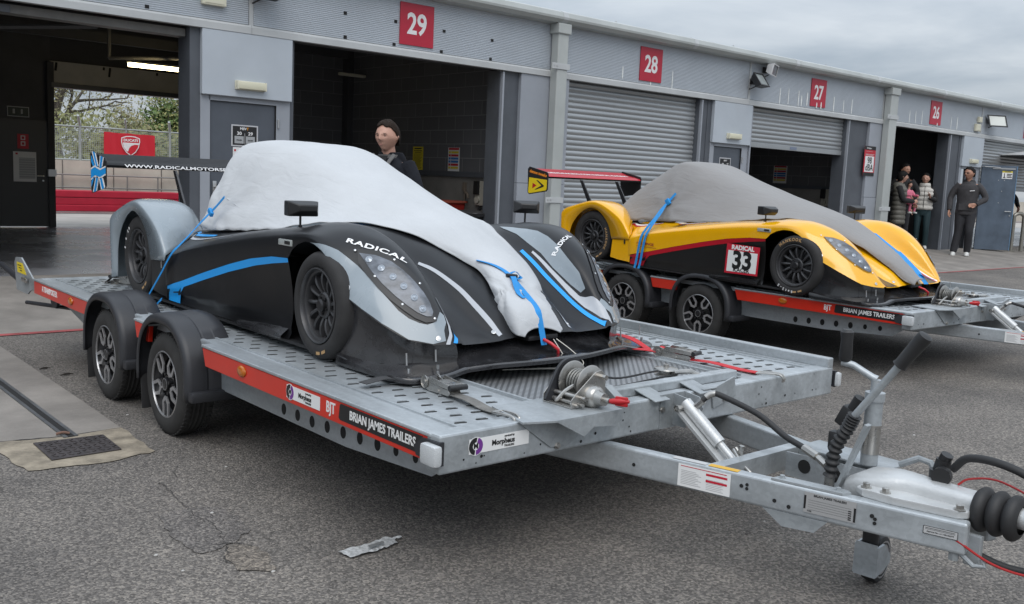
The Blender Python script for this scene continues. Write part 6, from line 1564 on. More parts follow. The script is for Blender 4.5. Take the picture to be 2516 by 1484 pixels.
RIMM = mat('rim_grey', (.055, .055, .058), .38, metal=.35, rvar=.1, vscale=20)
common = dict(tyre=TYRE, rim=RIMM, black=BLACKP, white=WHITE, silver=SILVER, silverdark=mat('hub_dark', (.03, .03, .032), .4, metal=.5),
              lens=mat('headlight_lens', (.115, .128, .15), .18, coat=.2, var=.6, vscale=11, spec=.4, stretch=(1, 1, 2), rvar=.08), led=mat('lamp_reflector', (.36, .39, .43), .15, metal=.6),
              clear=mat('clear_marker', (.35, .37, .36), .15, coat=.5), disc=mat('brake_iron', (.09, .09, .09), .4, metal=.8),
              orange=mat('orange_print', (.8, .25, .02), .5), orange2=mat('tyre_print', (.42, .26, .12), .7, var=.4, vscale=90), chalk=mat('chalk', (.6, .6, .6), .8),
              hook=mat('red_hook', (.5, .02, .03), .3), yellow=mat('yellow_vinyl', (.75, .55, .01), .4))
pal1 = dict(common, body=mat('satin_black_paint', (.0085, .009, .0105), .34, rvar=.05, vscale=3, spec=.4), lower=mat('satin_black_side', (.006, .0062, .0072), .36, spec=.35, rvar=.06, vscale=5),
            stripe=mat('blue_vinyl', (.012, .31, .76), .35), splitter=mat('gloss_black_worn', (.022, .022, .024), .24, coat=.5, rvar=.14, vscale=7, var=.5),
            grey=mat('grey_paint', (.235, .275, .305), .24, var=.06, vscale=6, coat=.4, rvar=.07), grey2=mat('silver_vinyl', (.42, .44, .47), .35),
            fender=mat('grey_paint', (.24, .28, .31), .22), endplate=BLACKP, wing=mat('wing_black', (.006, .006, .007), .45, spec=.3))
car1, CAR_BVH = race_car('black and grey race car under a white cover, on the nearer trailer', pal1, (2.98, 3.72, .538), R(-90))
pal2 = dict(common, body=mat('yellow_paint', (.80, .40, .004), .17, coat=.6, var=.04, vscale=3), lower=mat('black_side', (.012, .012, .012), .3),
            stripe=mat('red_vinyl', (.42, .008, .02), .3), splitter=mat('worn_black', (.014, .014, .015), .22, coat=.3, rvar=.1, vscale=9), patch=mat('carbon_patch', (.05, .045, .035), .3, var=.3, vscale=200),
            hlring=mat('yellow_edge', (.4, .2, .004), .3), endplate=BLACKP, wing=mat('gloss_black', (.008, .008, .009), .12))
pal2['rim'] = RIMM
car2, _ = race_car('yellow race car numbered 33 under a grey cover, on the farther trailer', pal2, (7.59, 4.25, .545), R(-91.5), pitch=R(1.1), xs=1.03, second=True)
# ================================================================ covers, straps and small things
from mathutils import noise
def fabric(name, col, var=.06):
    m = mat(name, col, .82, var=var, vscale=2.5, bump=.06, bscale=420)
    t = m.node_tree; b = t.nodes['Principled BSDF']; b.inputs['Sheen Weight'].default_value = .15
    co = t.nodes.new('ShaderNodeTexCoord')
    n = node(m, 'ShaderNodeTexNoise', i_Scale=7.0, i_Detail=3.0, i_Distortion=1.6); mp = node(m, 'ShaderNodeMapping'); mp.inputs['Scale'].default_value = (.55, 1.6, 1.6)
    t.links.new(co.outputs['Object'], mp.inputs[0]); t.links.new(mp.outputs[0], n.inputs['Vector'])
    old = [q for q in t.nodes if q.type == 'BUMP'][0]
    b2 = node(m, 'ShaderNodeBump', i_Strength=.22, i_Distance=.03); t.links.new(n.outputs['Fac'], b2.inputs['Height']); t.links.new(b2.outputs[0], old.inputs['Normal'])
    return m
def cover(name, label, m, secs, car, wr, n=57, sub=9, folds=(), seams=()):
    rows = []
    k = len(secs)
    P = [(x, catmull([(0, y, z) for y, z in s], 8)) for x, s in secs]
    for i in range(k - 1):
        a, b, c, d = P[max(i - 1, 0)], P[i], P[i + 1], P[min(i + 2, k - 1)]
        for q in range(sub + (1 if i == k - 2 else 0)):
            t = q / sub; h = c[0] - b[0]; m1 = h / max(c[0] - a[0], 1e-6); m2 = h / max(d[0] - b[0], 1e-6)
            h00 = 2 * t ** 3 - 3 * t * t + 1; h10 = t ** 3 - 2 * t * t + t; h01 = -2 * t ** 3 + 3 * t * t; h11 = t ** 3 - t * t
            x = b[0] + h * t; row = []
            L = len(b[1])
            for j in range(n):
                u = j / (n - 1) * (L - 1); j0 = min(int(u), L - 2); f = u - j0
                g = lambda W: W[1][j0].lerp(W[1][j0 + 1], f)
                p = g(b) * h00 + (g(c) - g(a)) * (m1 * h10) + g(c) * h01 + (g(d) - g(b)) * (m2 * h11)
                e = abs(2 * j / (n - 1) - 1)
                w = noise.noise(Vector((x * 2.1, p.y * 5.5, p.z * 7 + 3))) * wr + noise.noise(Vector((x * 6.5 + p.z * 5, p.y * 9, p.z * 9))) * wr * .55
                w *= .35 + .65 * min(1, (1 - e) * 6 + .2) if e < .97 else .6
                for (fx, fy, fz, amp, fr) in folds:
                    dd = Vector((x - fx, p.y - fy, p.z - fz)); r = dd.length
                    w += amp * math.cos(math.atan2(dd.z, dd.x) * fr) * math.exp(-r * 3.0) * min(1, r * 9)
                nx = Vector((0, p.y, max(.1, p.z - .35))).normalized()
                q_ = Vector((x, p.y, p.z)) + nx * w
                if e > .93: q_.z += .012 * noise.noise(Vector((x * 9, p.y * 3, 1))); q_.x += .01 * noise.noise(Vector((x * 8, 5, p.y)))
                row.append(q_)
            rows.append(row)
    mb = shear(MB().grid(rows)); bv = bvh_of(MB().grid(rows))
    o = mb.build(name, m, smooth=70, solid=.005)
    o.matrix_world = Matrix.LocRotScale(car.location, car.rotation_euler, car.scale)
    tag(o, label, 'car cover', 'car covers')
    for s in seams:
        pts = []
        for p in catmull(s, 10):
            h = bv.ray_cast(Vector((p.x, p.y * 1.6, p.z + .3)), (Vector((p.x, p.y * .2, p.z - .12)) - Vector((p.x, p.y * 1.6, p.z + .3))).normalized())
            if h[0]: pts.append(shp(h[0]))
        if len(pts) > 3: MB().tube(pts, .0035, 6).build('seam', m, o)
    return o, bv
def sym(l): return [(-y, z) for y, z in l] + [(y, z) for y, z in l[-2::-1]]
S1 = [(-1.955, sym([(.57, .47), (.53, .49), (.45, .50), (.37, .52), (.26, .53), (0, .53)])),
      (-1.90, sym([(.60, .475), (.545, .58), (.47, .72), (.385, .84), (.275, .90), (0, .92)])),
      (-1.78, sym([(.635, .465), (.56, .63), (.475, .80), (.39, .925), (.285, .985), (0, 1.0)])),
      (-1.45, sym([(.665, .478), (.585, .60), (.48, .78), (.385, .925), (.27, .985), (0, .997)])),
      (-1.2, sym([(.655, .495), (.58, .595), (.47, .75), (.365, .875), (.25, .94), (0, .955)])),
      (-.85, sym([(.635, .525), (.555, .59), (.44, .69), (.33, .78), (.21, .835), (0, .85)])),
      (-.5, sym([(.57, .58), (.49, .60), (.38, .645), (.27, .685), (.16, .712), (0, .722)])),
      (-.3, [(-.40, .588), (-.33, .60), (-.25, .62), (-.17, .637), (-.09, .65), (.02, .658), (.13, .655), (.22, .64), (.31, .622), (.38, .602), (.45, .585)]),
      (-.1, [(-.255, .545), (-.22, .562), (-.17, .577), (-.11, .588), (-.04, .595), (.04, .597), (.12, .59), (.2, .575), (.28, .548), (.35, .52), (.41, .50)]),
      (.1, [(-.15, .462), (-.135, .488), (-.10, .505), (-.05, .518), (0, .522), (.06, .52), (.13, .508), (.2, .488), (.27, .455), (.33, .425), (.385, .40)]),
      (.25, [(-.10, .40), (-.09, .43), (-.06, .448), (-.02, .455), (.02, .457), (.08, .452), (.14, .438), (.2, .412), (.26, .375), (.31, .335), (.35, .295)]),
      (.38, [(-.125, .325), (-.12, .362), (-.09, .385), (-.05, .395), (-.01, .396), (.04, .388), (.10, .373), (.15, .35), (.20, .315), (.24, .272), (.265, .235)]),
      (.50, [(-.16, .20), (-.158, .26), (-.13, .302), (-.08, .318), (-.04, .32), (.01, .312), (.07, .295), (.12, .27), (.16, .238), (.19, .205), (.205, .172)]),
      (.575, [(-.165, .155), (-.163, .205), (-.14, .248), (-.09, .268), (-.05, .27), (.0, .263), (.05, .25), (.09, .23), (.125, .205), (.15, .182), (.165, .158)]),
      (.615, [(-.155, .14), (-.152, .17), (-.13, .20), (-.09, .216), (-.05, .218), (-.01, .212), (.035, .202), (.07, .188), (.10, .172), (.122, .158), (.135, .145)]),
      (.632, [(-.13, .135), (-.125, .145), (-.11, .158), (-.08, .166), (-.05, .168), (-.01, .165), (.02, .16), (.05, .154), (.075, .148), (.095, .142), (.105, .137)])]
cv1, CV1 = cover('car_cover', 'white fabric cover over the black race car, tied at its nose with blue strap', fabric('white_cloth', (.475, .49, .505)), S1, car1, .007,
                 folds=((-1.62, -.66, .56, .012, 9), (.47, .05, .33, .012, 8)), seams=([(-1.60, -.62, .56), (-1.45, -.64, .53), (-1.30, -.65, .50)], [(-1.62, -.60, .55), (-1.60, -.5, .74), (-1.60, -.36, .93)]))
S2 = [(-2.42, sym([(.50, .44), (.45, .47), (.36, .50), (.27, .54), (.16, .575), (0, .59)])),
      (-2.25, sym([(.56, .445), (.49, .52), (.40, .60), (.31, .67), (.18, .71), (0, .72)])),
      (-1.95, sym([(.62, .45), (.55, .58), (.45, .73), (.35, .84), (.24, .88), (0, .885)])),
      (-1.66, sym([(.66, .465), (.575, .64), (.47, .83), (.38, .965), (.29, 1.02), (0, 1.03)])),
      (-1.46, sym([(.67, .475), (.58, .63), (.475, .82), (.385, .955), (.28, 1.015), (0, 1.03)])),
      (-1.2, sym([(.665, .49), (.575, .60), (.46, .765), (.36, .88), (.24, .93), (0, .945)])),
      (-.85, sym([(.645, .52), (.56, .595), (.44, .71), (.32, .79), (.2, .825), (0, .835)])),
      (-.5, sym([(.58, .575), (.50, .615), (.39, .67), (.28, .71), (.17, .725), (0, .732)])),
      (-.25, sym([(.46, .592), (.40, .61), (.32, .635), (.23, .655), (.14, .665), (0, .668)])),
      (-.05, sym([(.33, .548), (.29, .57), (.23, .588), (.17, .6), (.10, .608), (0, .61)])),
      (.15, sym([(.27, .452), (.245, .475), (.20, .493), (.15, .503), (.09, .51), (0, .512)])),
      (.3, sym([(.235, .372), (.22, .395), (.18, .413), (.13, .425), (.08, .43), (0, .432)])),
      (.45, sym([(.19, .275), (.18, .31), (.155, .33), (.12, .342), (.07, .348), (0, .35)])),
      (.57, sym([(.16, .175), (.155, .21), (.135, .235), (.10, .248), (.06, .255), (0, .257)])),
      (.66, sym([(.12, .135), (.115, .15), (.10, .165), (.075, .175), (.04, .18), (0, .18)]))]
cv2, CV2 = cover('car_cover', 'smooth grey fabric cover over the yellow race car', fabric('grey_cloth', (.235, .228, .224), .04), S2, car2, .005, folds=((-1.55, -.62, .60, .010, 7),), seams=([(-1.46, -.64, .50), (-1.46, -.5, .77), (-1.47, -.33, .98)], [(-1.95, -.55, .55), (-1.66, -.6, .57), (-1.45, -.64, .55)]))
BLUEW = mat('blue_webbing', (.012, .24, .60), .6, bump=.2, bscale=300, var=.08, vscale=30)
BLACKW = mat('black_webbing', (.045, .045, .047), .75, bump=.3, bscale=300, var=.2, vscale=25)
GREYW = mat('worn_webbing', (.16, .155, .145), .8, bump=.3, bscale=300, var=.25, vscale=30)
REDW = mat('red_webbing', (.50, .012, .02), .6, bump=.2, bscale=300, var=.1, vscale=30)
def ribbon(mb, pts, w, up=(0, 0, 1), th=.002, n=6, ups=None):
    P = catmull(pts, n); m = len(P); rows = []
    for i in range(m):
        t = (P[min(i + 1, m - 1)] - P[max(i - 1, 0)]).normalized()
        u = Vector(up) if not ups else Vector(ups[min(i // n, len(ups) - 1)]).lerp(Vector(ups[min(i // n + 1, len(ups) - 1)]), (i % n) / n)
        s = t.cross(u).normalized(); nn = s.cross(t).normalized()
        rows.append([P[i] - s * w / 2 - nn * th / 2, P[i] + s * w / 2 - nn * th / 2, P[i] + s * w / 2 + nn * th / 2, P[i] - s * w / 2 + nn * th / 2])
    mb.grid(rows, closed=True); k = len(rows); 
    mb.add(rows[0], [(0, 1, 2, 3)]); mb.add(rows[-1], [(3, 2, 1, 0)]); return mb
def onto(bv, x, y, off=.004):
    h = bv.ray_cast(Vector((x, y, 2)), Vector((0, 0, -1)))
    return shp(h[0] + Vector((0, 0, off))) if h[0] else Vector((x, y, .2))
def at_car(o, car): o.matrix_world = Matrix.LocRotScale(car.location, car.rotation_euler, car.scale); return o
# blue tie over the near car's flank
mb = MB(); sd_ = (0, -1, .25)
ribbon(mb, [(-1.47, -.655, .665), (-1.55, -.665, .61), (-1.60, -.675, .575)], .017, sd_)
ribbon(mb, [(-1.60, -.68, .57), (-1.62, -.74, .50), (-1.61, -.80, .44), (-1.62, -.855, .38), (-1.66, -.888, .325), (-1.80, -.90, .19), (-1.96, -.915, .04), (-2.0, -.92, -.0)], .018, sd_)
ribbon(mb, [(-2.0, -.92, .0), (-2.03, -.925, -.035), (-1.98, -.925, -.05), (-1.88, -.92, -.02), (-1.75, -.91, .055)], .024, (0, -.8, .5))
mb.box((-1.605, -.678, .57), (.05, .02, .03), rot=Matrix.Rotation(R(40), 3, 'Y'), bev=.005)
tag(at_car(mb.build('tie_strap', BLUEW, smooth=40), car1), 'thin blue strap tying the white cover down past the rear wheel', 'strap', 'blue cover straps')
# blue tie on its nose
mb = MB()
ribbon(mb, [onto(CV1, x, y, .006) for x, y in ((.22, -.09), (.29, -.06), (.36, -.04), (.42, -.03))], .030)
ribbon(mb, [onto(CV1, x, y, .006) for x, y in ((.42, -.03), (.48, -.02), (.54, -.02), (.59, -.025), (.618, -.03))] + [shp((.66, -.03, .10))], .034)
ribbon(mb, [onto(CV1, .42, -.03, .008), onto(CV1, .45, -.05, .03), onto(CV1, .50, -.065, .012), onto(CV1, .54, -.06, .010)], .026)
ribbon(mb, [onto(CV1, .40, -.04, .008), onto(CV1, .41, .0, .03), onto(CV1, .425, .02, .02), onto(CV1, .435, -.02, .010)], .022)
tag(at_car(mb.build('tie_strap', BLUEW, smooth=40), car1), 'knotted blue strap holding the white cover on the nose', 'strap', 'blue cover straps')
mb = MB(); mb.tube([onto(CV1, .41, -.06, .014), onto(CV1, .42, .0, .016)], .009, 8); b_ = mb.build('buckle', BLACKV, smooth=30); b_.parent = [o for o in bpy.data.objects if o.name == 'tie_strap.001'][0]
mb = MB()
ribbon(mb, [(-1.52, -.575, .735), (-1.58, -.61, .645), (-1.585, -.70, .565), (-1.57, -.80, .48), (-1.60, -.86, .39), (-1.63, -.888, .30), (-1.66, -.895, .08), (-1.67, -.90, .02)], .026, sd_)
ribbon(mb, [(-1.585, -.62, .63), (-1.55, -.72, .555), (-1.54, -.81, .475), (-1.555, -.865, .39), (-1.58, -.888, .30), (-1.61, -.893, .08), (-1.62, -.90, .02)], .026, sd_)
mb.box((-1.575, -.612, .65), (.06, .025, .045), rot=Matrix.Rotation(R(50), 3, 'Y'), bev=.006)
tag(at_car(mb.build('tie_strap', BLUEW, smooth=40), car2), 'doubled blue strap running down the yellow flank from the grey cover', 'strap', 'blue cover straps')
mb = MB()
ribbon(mb, [onto(CV2, x, y, .006) for x, y in ((.14, .17), (.25, .12), (.35, .08), (.42, .06))], .026)
ribbon(mb, [onto(CV2, x, y, .008) for x, y in ((.40, .07), (.48, .05), (.56, .04), (.62, .03))] + [shp((.69, .03, .15))], .07)
ribbon(mb, [onto(CV2, .62, .03, .008), shp((.68, .10, .19)), shp((.67, .20, .18))], .03)
tag(at_car(mb.build('tie_strap', BLUEW, smooth=40), car2), 'crumpled blue strap on the nose of the yellow car', 'strap', 'blue cover straps')
mb = MB(); cs = [shp(p) for p in ((.69, .0, .13), (.735, .03, .06), (.77, .06, .015), (.75, .02, .008), (.70, -.08, .006), (.66, -.2, .006), (.64, -.28, .008))]
mb.tube(catmull(cs, 8), .0022, 6); mb.tube(catmull([shp(p) for p in ((.69, .02, .13), (.75, .07, .08), (.80, .10, .03), (.78, .05, .006), (.72, -.06, .005), (.67, -.17, .005))], 8), .0022, 6)
tag(at_car(mb.build('cord', mat('white_cord', (.62, .60, .54), .7)), car1), 'thin white cord hanging from the cover and trailing on the deck', 'cord')

# ratchet straps, local: x along the strap towards the hook, z up from the deck
def ratchet(name, label, loc, rotz, web, tail, hook, colr):
    t = thing(name, label, 'ratchet strap', loc, rotz, 'ratchet straps on the nearer trailer')
    f = MB()
    for y in (-.026, .026):
        f.prism([(-.10, .012), (-.105, .035), (-.085, .055), (-.06, .052), (.03, .030), (.085, .030), (.10, .018), (.09, .006), (.02, .004), (-.05, .0)], y - .0015, y + .0015, Matrix.Rotation(R(90), 4, 'X'))
    f.cyl((-.078, -.034, .032), (-.078, .034, .032), .010, 12); f.cyl((0.02, -.032, .014), (.02, .032, .014), .007, 10)
    for y in (-.031, .031): f.lathe([(.026, -.002), (.026, .002), (.02, .0025), (0, .0025)], o=(-.078, y, .032), axis='y', n=14)
    f.build('frame', STEEL, t, smooth=0, bev=.001)
    h = MB(); 
    for y in (-.034, .034): h.prism([(-.05, .045), (-.03, .062), (.10, .052), (.12, .04), (.10, .034), (-.02, .04)], y - .0015, y + .0015, Matrix.Rotation(R(90), 4, 'X'))
    h.box((.045, 0, .05), (.10, .066, .003)); h.build('lever', STEEL, t, smooth=0, bev=.001)
    MB().cyl((.115, -.040, .043), (.115, .040, .043), .011, 12).build('grip', BLACKP, t)
    MB().cyl((-.078, -.02, .032), (-.078, .02, .032), .020, 16).build('wound_web', colr, t)
    w = MB(); ribbon(w, web, .05, th=.003); w.build('webbing', GREYW if colr is BLACKW else colr, t, smooth=40)
    w = MB(); ribbon(w, tail, .05, th=.003); w.build('tail', colr, t, smooth=40)
    if hook:
        k = MB()
        for y in (-.022, .022): k.tube(catmull([Vector(hook) + Vector(p) for p in ((-.02, y, .006), (.04, y * .9, .012), (.085, y * .6, .012), (.10, y * .5, -.002), (.10, y * .4, -.02))], 6), .005, 8)
        k.tube([Vector(hook) + Vector((-.02, -.022, .006)), Vector(hook) + Vector((-.02, .022, .006))], .005, 8); k.build('hook', STEEL, t)
    return t
def tloc(x, y, z=.535): return (3.01 + y, -x, z)
ratchet('ratchet_strap', 'steel ratchet with worn black webbing, in front of the near corner of the splitter', tloc(-2.93, -.80), R(-90 - 4), [(-.08, 0, .014), (.05, 0, .012), (.2, -.004, .016), (.30, -.004, .006), (.37, -.004, .008)], [(-.08, 0, .02), (-.13, .0, .03), (-.19, -.06, .022), (-.22, -.13, .028), (-.20, -.24, .02)], (.40, -.004, .004), BLACKW)
ratchet('ratchet_strap', 'steel ratchet with bright red webbing near the far side of the deck', tloc(-2.95, .64), R(-90 + 14), [(-.08, 0, .014), (.06, 0, .010), (.2, -.01, .014), (.35, -.03, .006), (.45, -.05, .008)], [(-.08, 0, .022), (-.14, -.03, .03), (-.24, -.07, .03), (-.40, -.10, .02)], (.47, -.055, .004), REDW)
MBr = MB(); ribbon(MBr, [tloc(-3.10, .62, .56), tloc(-3.2, .60, .60), tloc(-3.36, .62, .60), tloc(-3.6, .60, .57)], .05, (0, 0, 1), th=.003); o_ = MBr.build('webbing', REDW, smooth=40)
rt2 = [o for o in bpy.data.objects if o.name == 'ratchet_strap.001'][0]
bpy.context.view_layer.update(); o_.parent = rt2; o_.matrix_parent_inverse = rt2.matrix_world.inverted()
ratchet('ratchet_strap', 'ratchet with a folded black strap behind the rear wheel of the black car', tloc(-6.72, -.72), R(-90 + 200), [(-.08, 0, .014), (.02, 0, .010), (.1, .03, .012), (.16, .05, .006)], [(-.08, 0, .02), (-.11, .02, .05), (-.07, .05, .10), (.0, .06, .11), (.05, .05, .06), (.10, .07, .01)], None, BLACKW)
# scraps on the tarmac
rows = []
Pm = [(1.738, 2.852), (1.80, 2.850), (1.86, 2.850), (1.92, 2.860), (1.965, 2.875), (2.005, 2.878)]
for i in range(26):
    t = i / 25 * 5; k = min(int(t), 4); f = t - k; c = Vector((*Pm[k], 0)).lerp(Vector((*Pm[k + 1], 0)), f); w = .036 if i < 20 else .03 - .001 * i
    d_ = Vector((-.12, 1, 0)).normalized(); rows.append([tuple(c + d_ * (w * (j / 6 * 2 - 1) * (1 + .2 * noise.noise(Vector((i * .4, j, 0))))) + Vector((0, 0, .008 + .011 * abs(noise.noise(Vector((i * .55, j * .9, 2))))))) for j in range(7)])
fo_ = MB().grid(rows).build('foil_scrap', mat('torn_foil', (.62, .63, .63), .35, metal=.35, var=.35, vscale=60, bump=.6, bscale=60), smooth=20); tag(fo_, 'flattened scrap of silvery foil tape lying on the tarmac', 'litter')
MB().grid([[(1.83, 2.824, .021), (1.835, 2.846, .022)], [(1.90, 2.834, .021), (1.905, 2.852, .022)]]).build('dark_patch', mat('foil_dark', (.25, .255, .255), .4, metal=.4), fo_, smooth=0)
for (x, y, l, a), lab in (((1.735, 6.61, .07, 20), 'short dark twig on the tarmac close to the edge of the concrete strip'), ((1.80, 6.36, .08, 5), 'dark bark sliver on the tarmac behind the trailer wheels')):
    tw_ = MB().tube(catmull([(x - l / 2, y, .008), (x, y + .01, .012), (x + l / 2, y + .012, .008)], 5), [.004] * 3 + [.007] * 5 + [.003] * 3, 7); tag(tw_.build('twig', mat('twig_bark', (.03, .025, .022), .9)), lab, 'twig', 'twigs on the tarmac')
tg = MB().tube(catmull([(1.345, 4.955, .014), (1.375, 4.95, .02), (1.405, 4.94, .014)], 5), .007, 7); tag(tg.build('twig', mat('twig_brown', (.16, .09, .065), .8)), 'reddish twig wedged at the end of the drain channel', 'twig', 'twigs on the tarmac')
PEB = mat('pale_stone', (.42, .41, .39), .8)
rp_ = random.Random(2)
for (x, y) in ((4.75, 3.05), (5.35, 2.52), (4.95, 1.95), (3.36, 2.18), (1.532, 3.52), (1.47, 2.87), (1.20, 3.23), (1.225, 3.05), (4.02, 4.6), (1.78, 5.2), (1.83, 4.05)):
    bm = bmesh.new(); bmesh.ops.create_icosphere(bm, subdivisions=2, radius=1)
    for v in bm.verts: v.co *= 1 + .25 * noise.noise(v.co * 1.3 + Vector((x, y, 0)))
    s = rp_.uniform(.004, .007); m_ = MB(); m_.bm(bm, Matrix.Translation((x, y, s * .4)) @ Matrix.Diagonal((s * 1.3, s, s * .7, 1))); tag(m_.build('pebble', PEB), 'small pale pebble lying on the dark tarmac', 'pebble', 'pebbles on the tarmac')

# ---- race number on the yellow car
yb = -.884
pl = MB().prism([(-.665, .105), (-.335, .112), (-.33, .352), (-.66, .358)], 0, .0015, Matrix.Translation((0, yb, 0)) @ Matrix.Rotation(R(90), 4, 'X')).build('number_panel', REDV, car2, smooth=0)
MB().prism([(-.645, .122), (-.352, .128), (-.348, .298), (-.641, .302)], .0018, .0026, Matrix.Translation((0, yb, 0)) @ Matrix.Rotation(R(90), 4, 'X')).build('white_field', WHITEV, pl, smooth=0)
side_text('33', .205, -.495, yb - .0034, .218, BLACKV, pl, bold=.007, wide=.98)
side_text('RADICAL', .052, -.497, yb - .0026, .328, WHITEV, pl, bold=.0022, wide=1.05)
side_text('R.ACER', .047, -.497, yb - .0034, .142, BLACKV, pl, bold=.001, wide=1.05)
side_text('CHALLENGE', .032, -1.60, -.8735, .255, mat('print_maroon', (.30, .02, .02), .5), car2, name='flank_lettering', bold=.0002, wide=1.35)
MB().box((-1.60, -.8735, .228), (.3, .001, .003)).build('flank_line', MATS['print_maroon'], car2, smooth=0)
MB().lathe([(.05, 0), (.052, .006), (.04, .012), (.02, .010), (0, .011)], axis='z', n=22).build('filler_cap', SILVER, car2).location = (-1.28, -.76, .475)
# ================================================================ people, local frame: facing -y, x to the person's left, z up from the soles
SKIN = mat('skin', (.48, .27, .20), .5, var=.08, vscale=14); SKIN2 = mat('skin_warm', (.42, .22, .15), .5, var=.08, vscale=14)
def remesh(o, vox, it=3, fac=.5):
    m = o.modifiers.new('remesh', 'REMESH'); m.mode = 'VOXEL'; m.voxel_size = vox; m.use_smooth_shade = True
    s = o.modifiers.new('smooth', 'SMOOTH'); s.iterations = it; s.factor = fac; return o
def ell(mb, secs, n=20, cap=True):
    """loft of ellipses: (centre, half width x, half depth y)"""
    rows = []
    for c, a, b in secs:
        c = Vector(c); rows.append([c + Vector((a * math.cos(t), b * math.sin(t), 0)) for t in [2 * math.pi * i / n for i in range(n)]])
    mb.grid(rows, closed=True)
    if cap: mb.add(rows[0], [tuple(range(n))[::-1]]); mb.add(rows[-1], [tuple(range(n))])
    return mb
def head_mb(c, s, yaw, nod=0.0):
    """head of height s with brow, eye hollows, nose, lips, chin and ears"""
    mb = MB(); n, m = 36, 28; rows = []
    for j in range(m + 1):
        v = j / m; z = math.cos(math.pi * v); rr = math.sin(math.pi * v)
        row = []
        for i in range(n):
            a = 2 * math.pi * i / n
            x = rr * math.cos(a) * .36; y = rr * math.sin(a) * .45; zz = z * .5
            f = max(0, -math.sin(a))                      # front
            if zz < 0: x *= 1 - .34 * (-zz * 2) ** 1.4; y *= (1 - .12 * (-zz * 2)) if math.sin(a) < 0 else 1 - .45 * (-zz * 2)
            def bump(x0, z0, sx, sz, amp): return amp * math.exp(-((x - x0) / sx) ** 2 - ((zz - z0) / sz) ** 2) * (1 if math.sin(a) < 0 else 0)
            y -= bump(0, -.06, .045, .10, .085) + bump(0, -.11, .06, .045, .06) + bump(0, .07, .2, .05, .022) + bump(0, -.26, .10, .03, .025) + bump(0, -.31, .09, .03, .018) + bump(0, -.43, .13, .07, .06)
            y += bump(.13, .0, .07, .05, .045) + bump(-.13, .0, .07, .05, .045) + bump(0, -.283, .09, .010, .022)
            x *= 1 + .06 * math.exp(-((zz + .08) / .1) ** 2)
            row.append((x, y, zz))
        rows.append(row)
    mb.grid(rows, closed=True)
    for sg in (-1, 1): ell(mb, [((sg * .355, .04, -.11), .02, .03), ((sg * .385, .05, -.04), .028, .055), ((sg * .39, .055, .02), .026, .06), ((sg * .37, .05, .06), .018, .04)], 10)
    M = Matrix.Translation(Vector(c)) @ Matrix.Rotation(yaw, 4, 'Z') @ Matrix.Rotation(nod, 4, 'X') @ Matrix.Scale(s, 4)
    mb.v = [tuple(M @ Vector(p)) for p in mb.v]; return mb, M
def hand(mb, w, d, side, s=1.0, curl=.5, up=None):
    """palm and five fingers from wrist w along d"""
    d = Vector(d).normalized(); u = Vector(up) if up else Vector((0, -1, 0)); u = (u - d * u.dot(d)).normalized(); q = d.cross(u)
    w = Vector(w)
    rows = []
    for t, a, b in ((0, .024, .019), (.03, .034, .017), (.07, .040, .015), (.095, .036, .012)):
        rows.append([w + d * t * s + (q * a * math.cos(k) + u * b * math.sin(k)) * s for k in [2 * math.pi * i / 12 for i in range(12)]])
    mb.grid(rows, closed=True); mb.add(rows[0], [tuple(range(12))]); mb.add(rows[-1], [tuple(range(12))])
    for k, L in enumerate((.062, .074, .070, .054)):
        o = w + (d * .088 + q * (-.030 + .020 * k)) * s; p = [o]; dd = d.copy()
        for j in range(3):
            dd = (dd * math.cos(curl) - u * -math.sin(curl) * -1).normalized() if False else (dd * math.cos(curl * .7) + u * math.sin(curl * .7)).normalized(); p.append(p[-1] + dd * L * s * (.42, .33, .25)[j])
        mb.tube(p, [.0105 * s, .0098 * s, .009 * s, .0075 * s], 8)
    o = w + (d * .03 - q * .030) * s; mb.tube([o, o + (d * .03 - q * .022 + u * .010) * s, o + (d * .062 - q * .022 + u * .022) * s], [.013 * s, .0115 * s, .009 * s], 8)
def limb(mb, pts, rad, n=14): mb.tube([Vector(p) for p in catmull(pts, 5)], [rad[0] + (rad[-1] - rad[0]) * 0 for _ in range(1)] if False else _interp(rad, len(pts), 5), n)
def _interp(rad, k, n):
    o = []
    for i in range((k - 1) * n + 1):
        t = i / n; j = min(int(t), k - 2); f = t - j; o.append(rad[j] + (rad[j + 1] - rad[j]) * f)
    return o
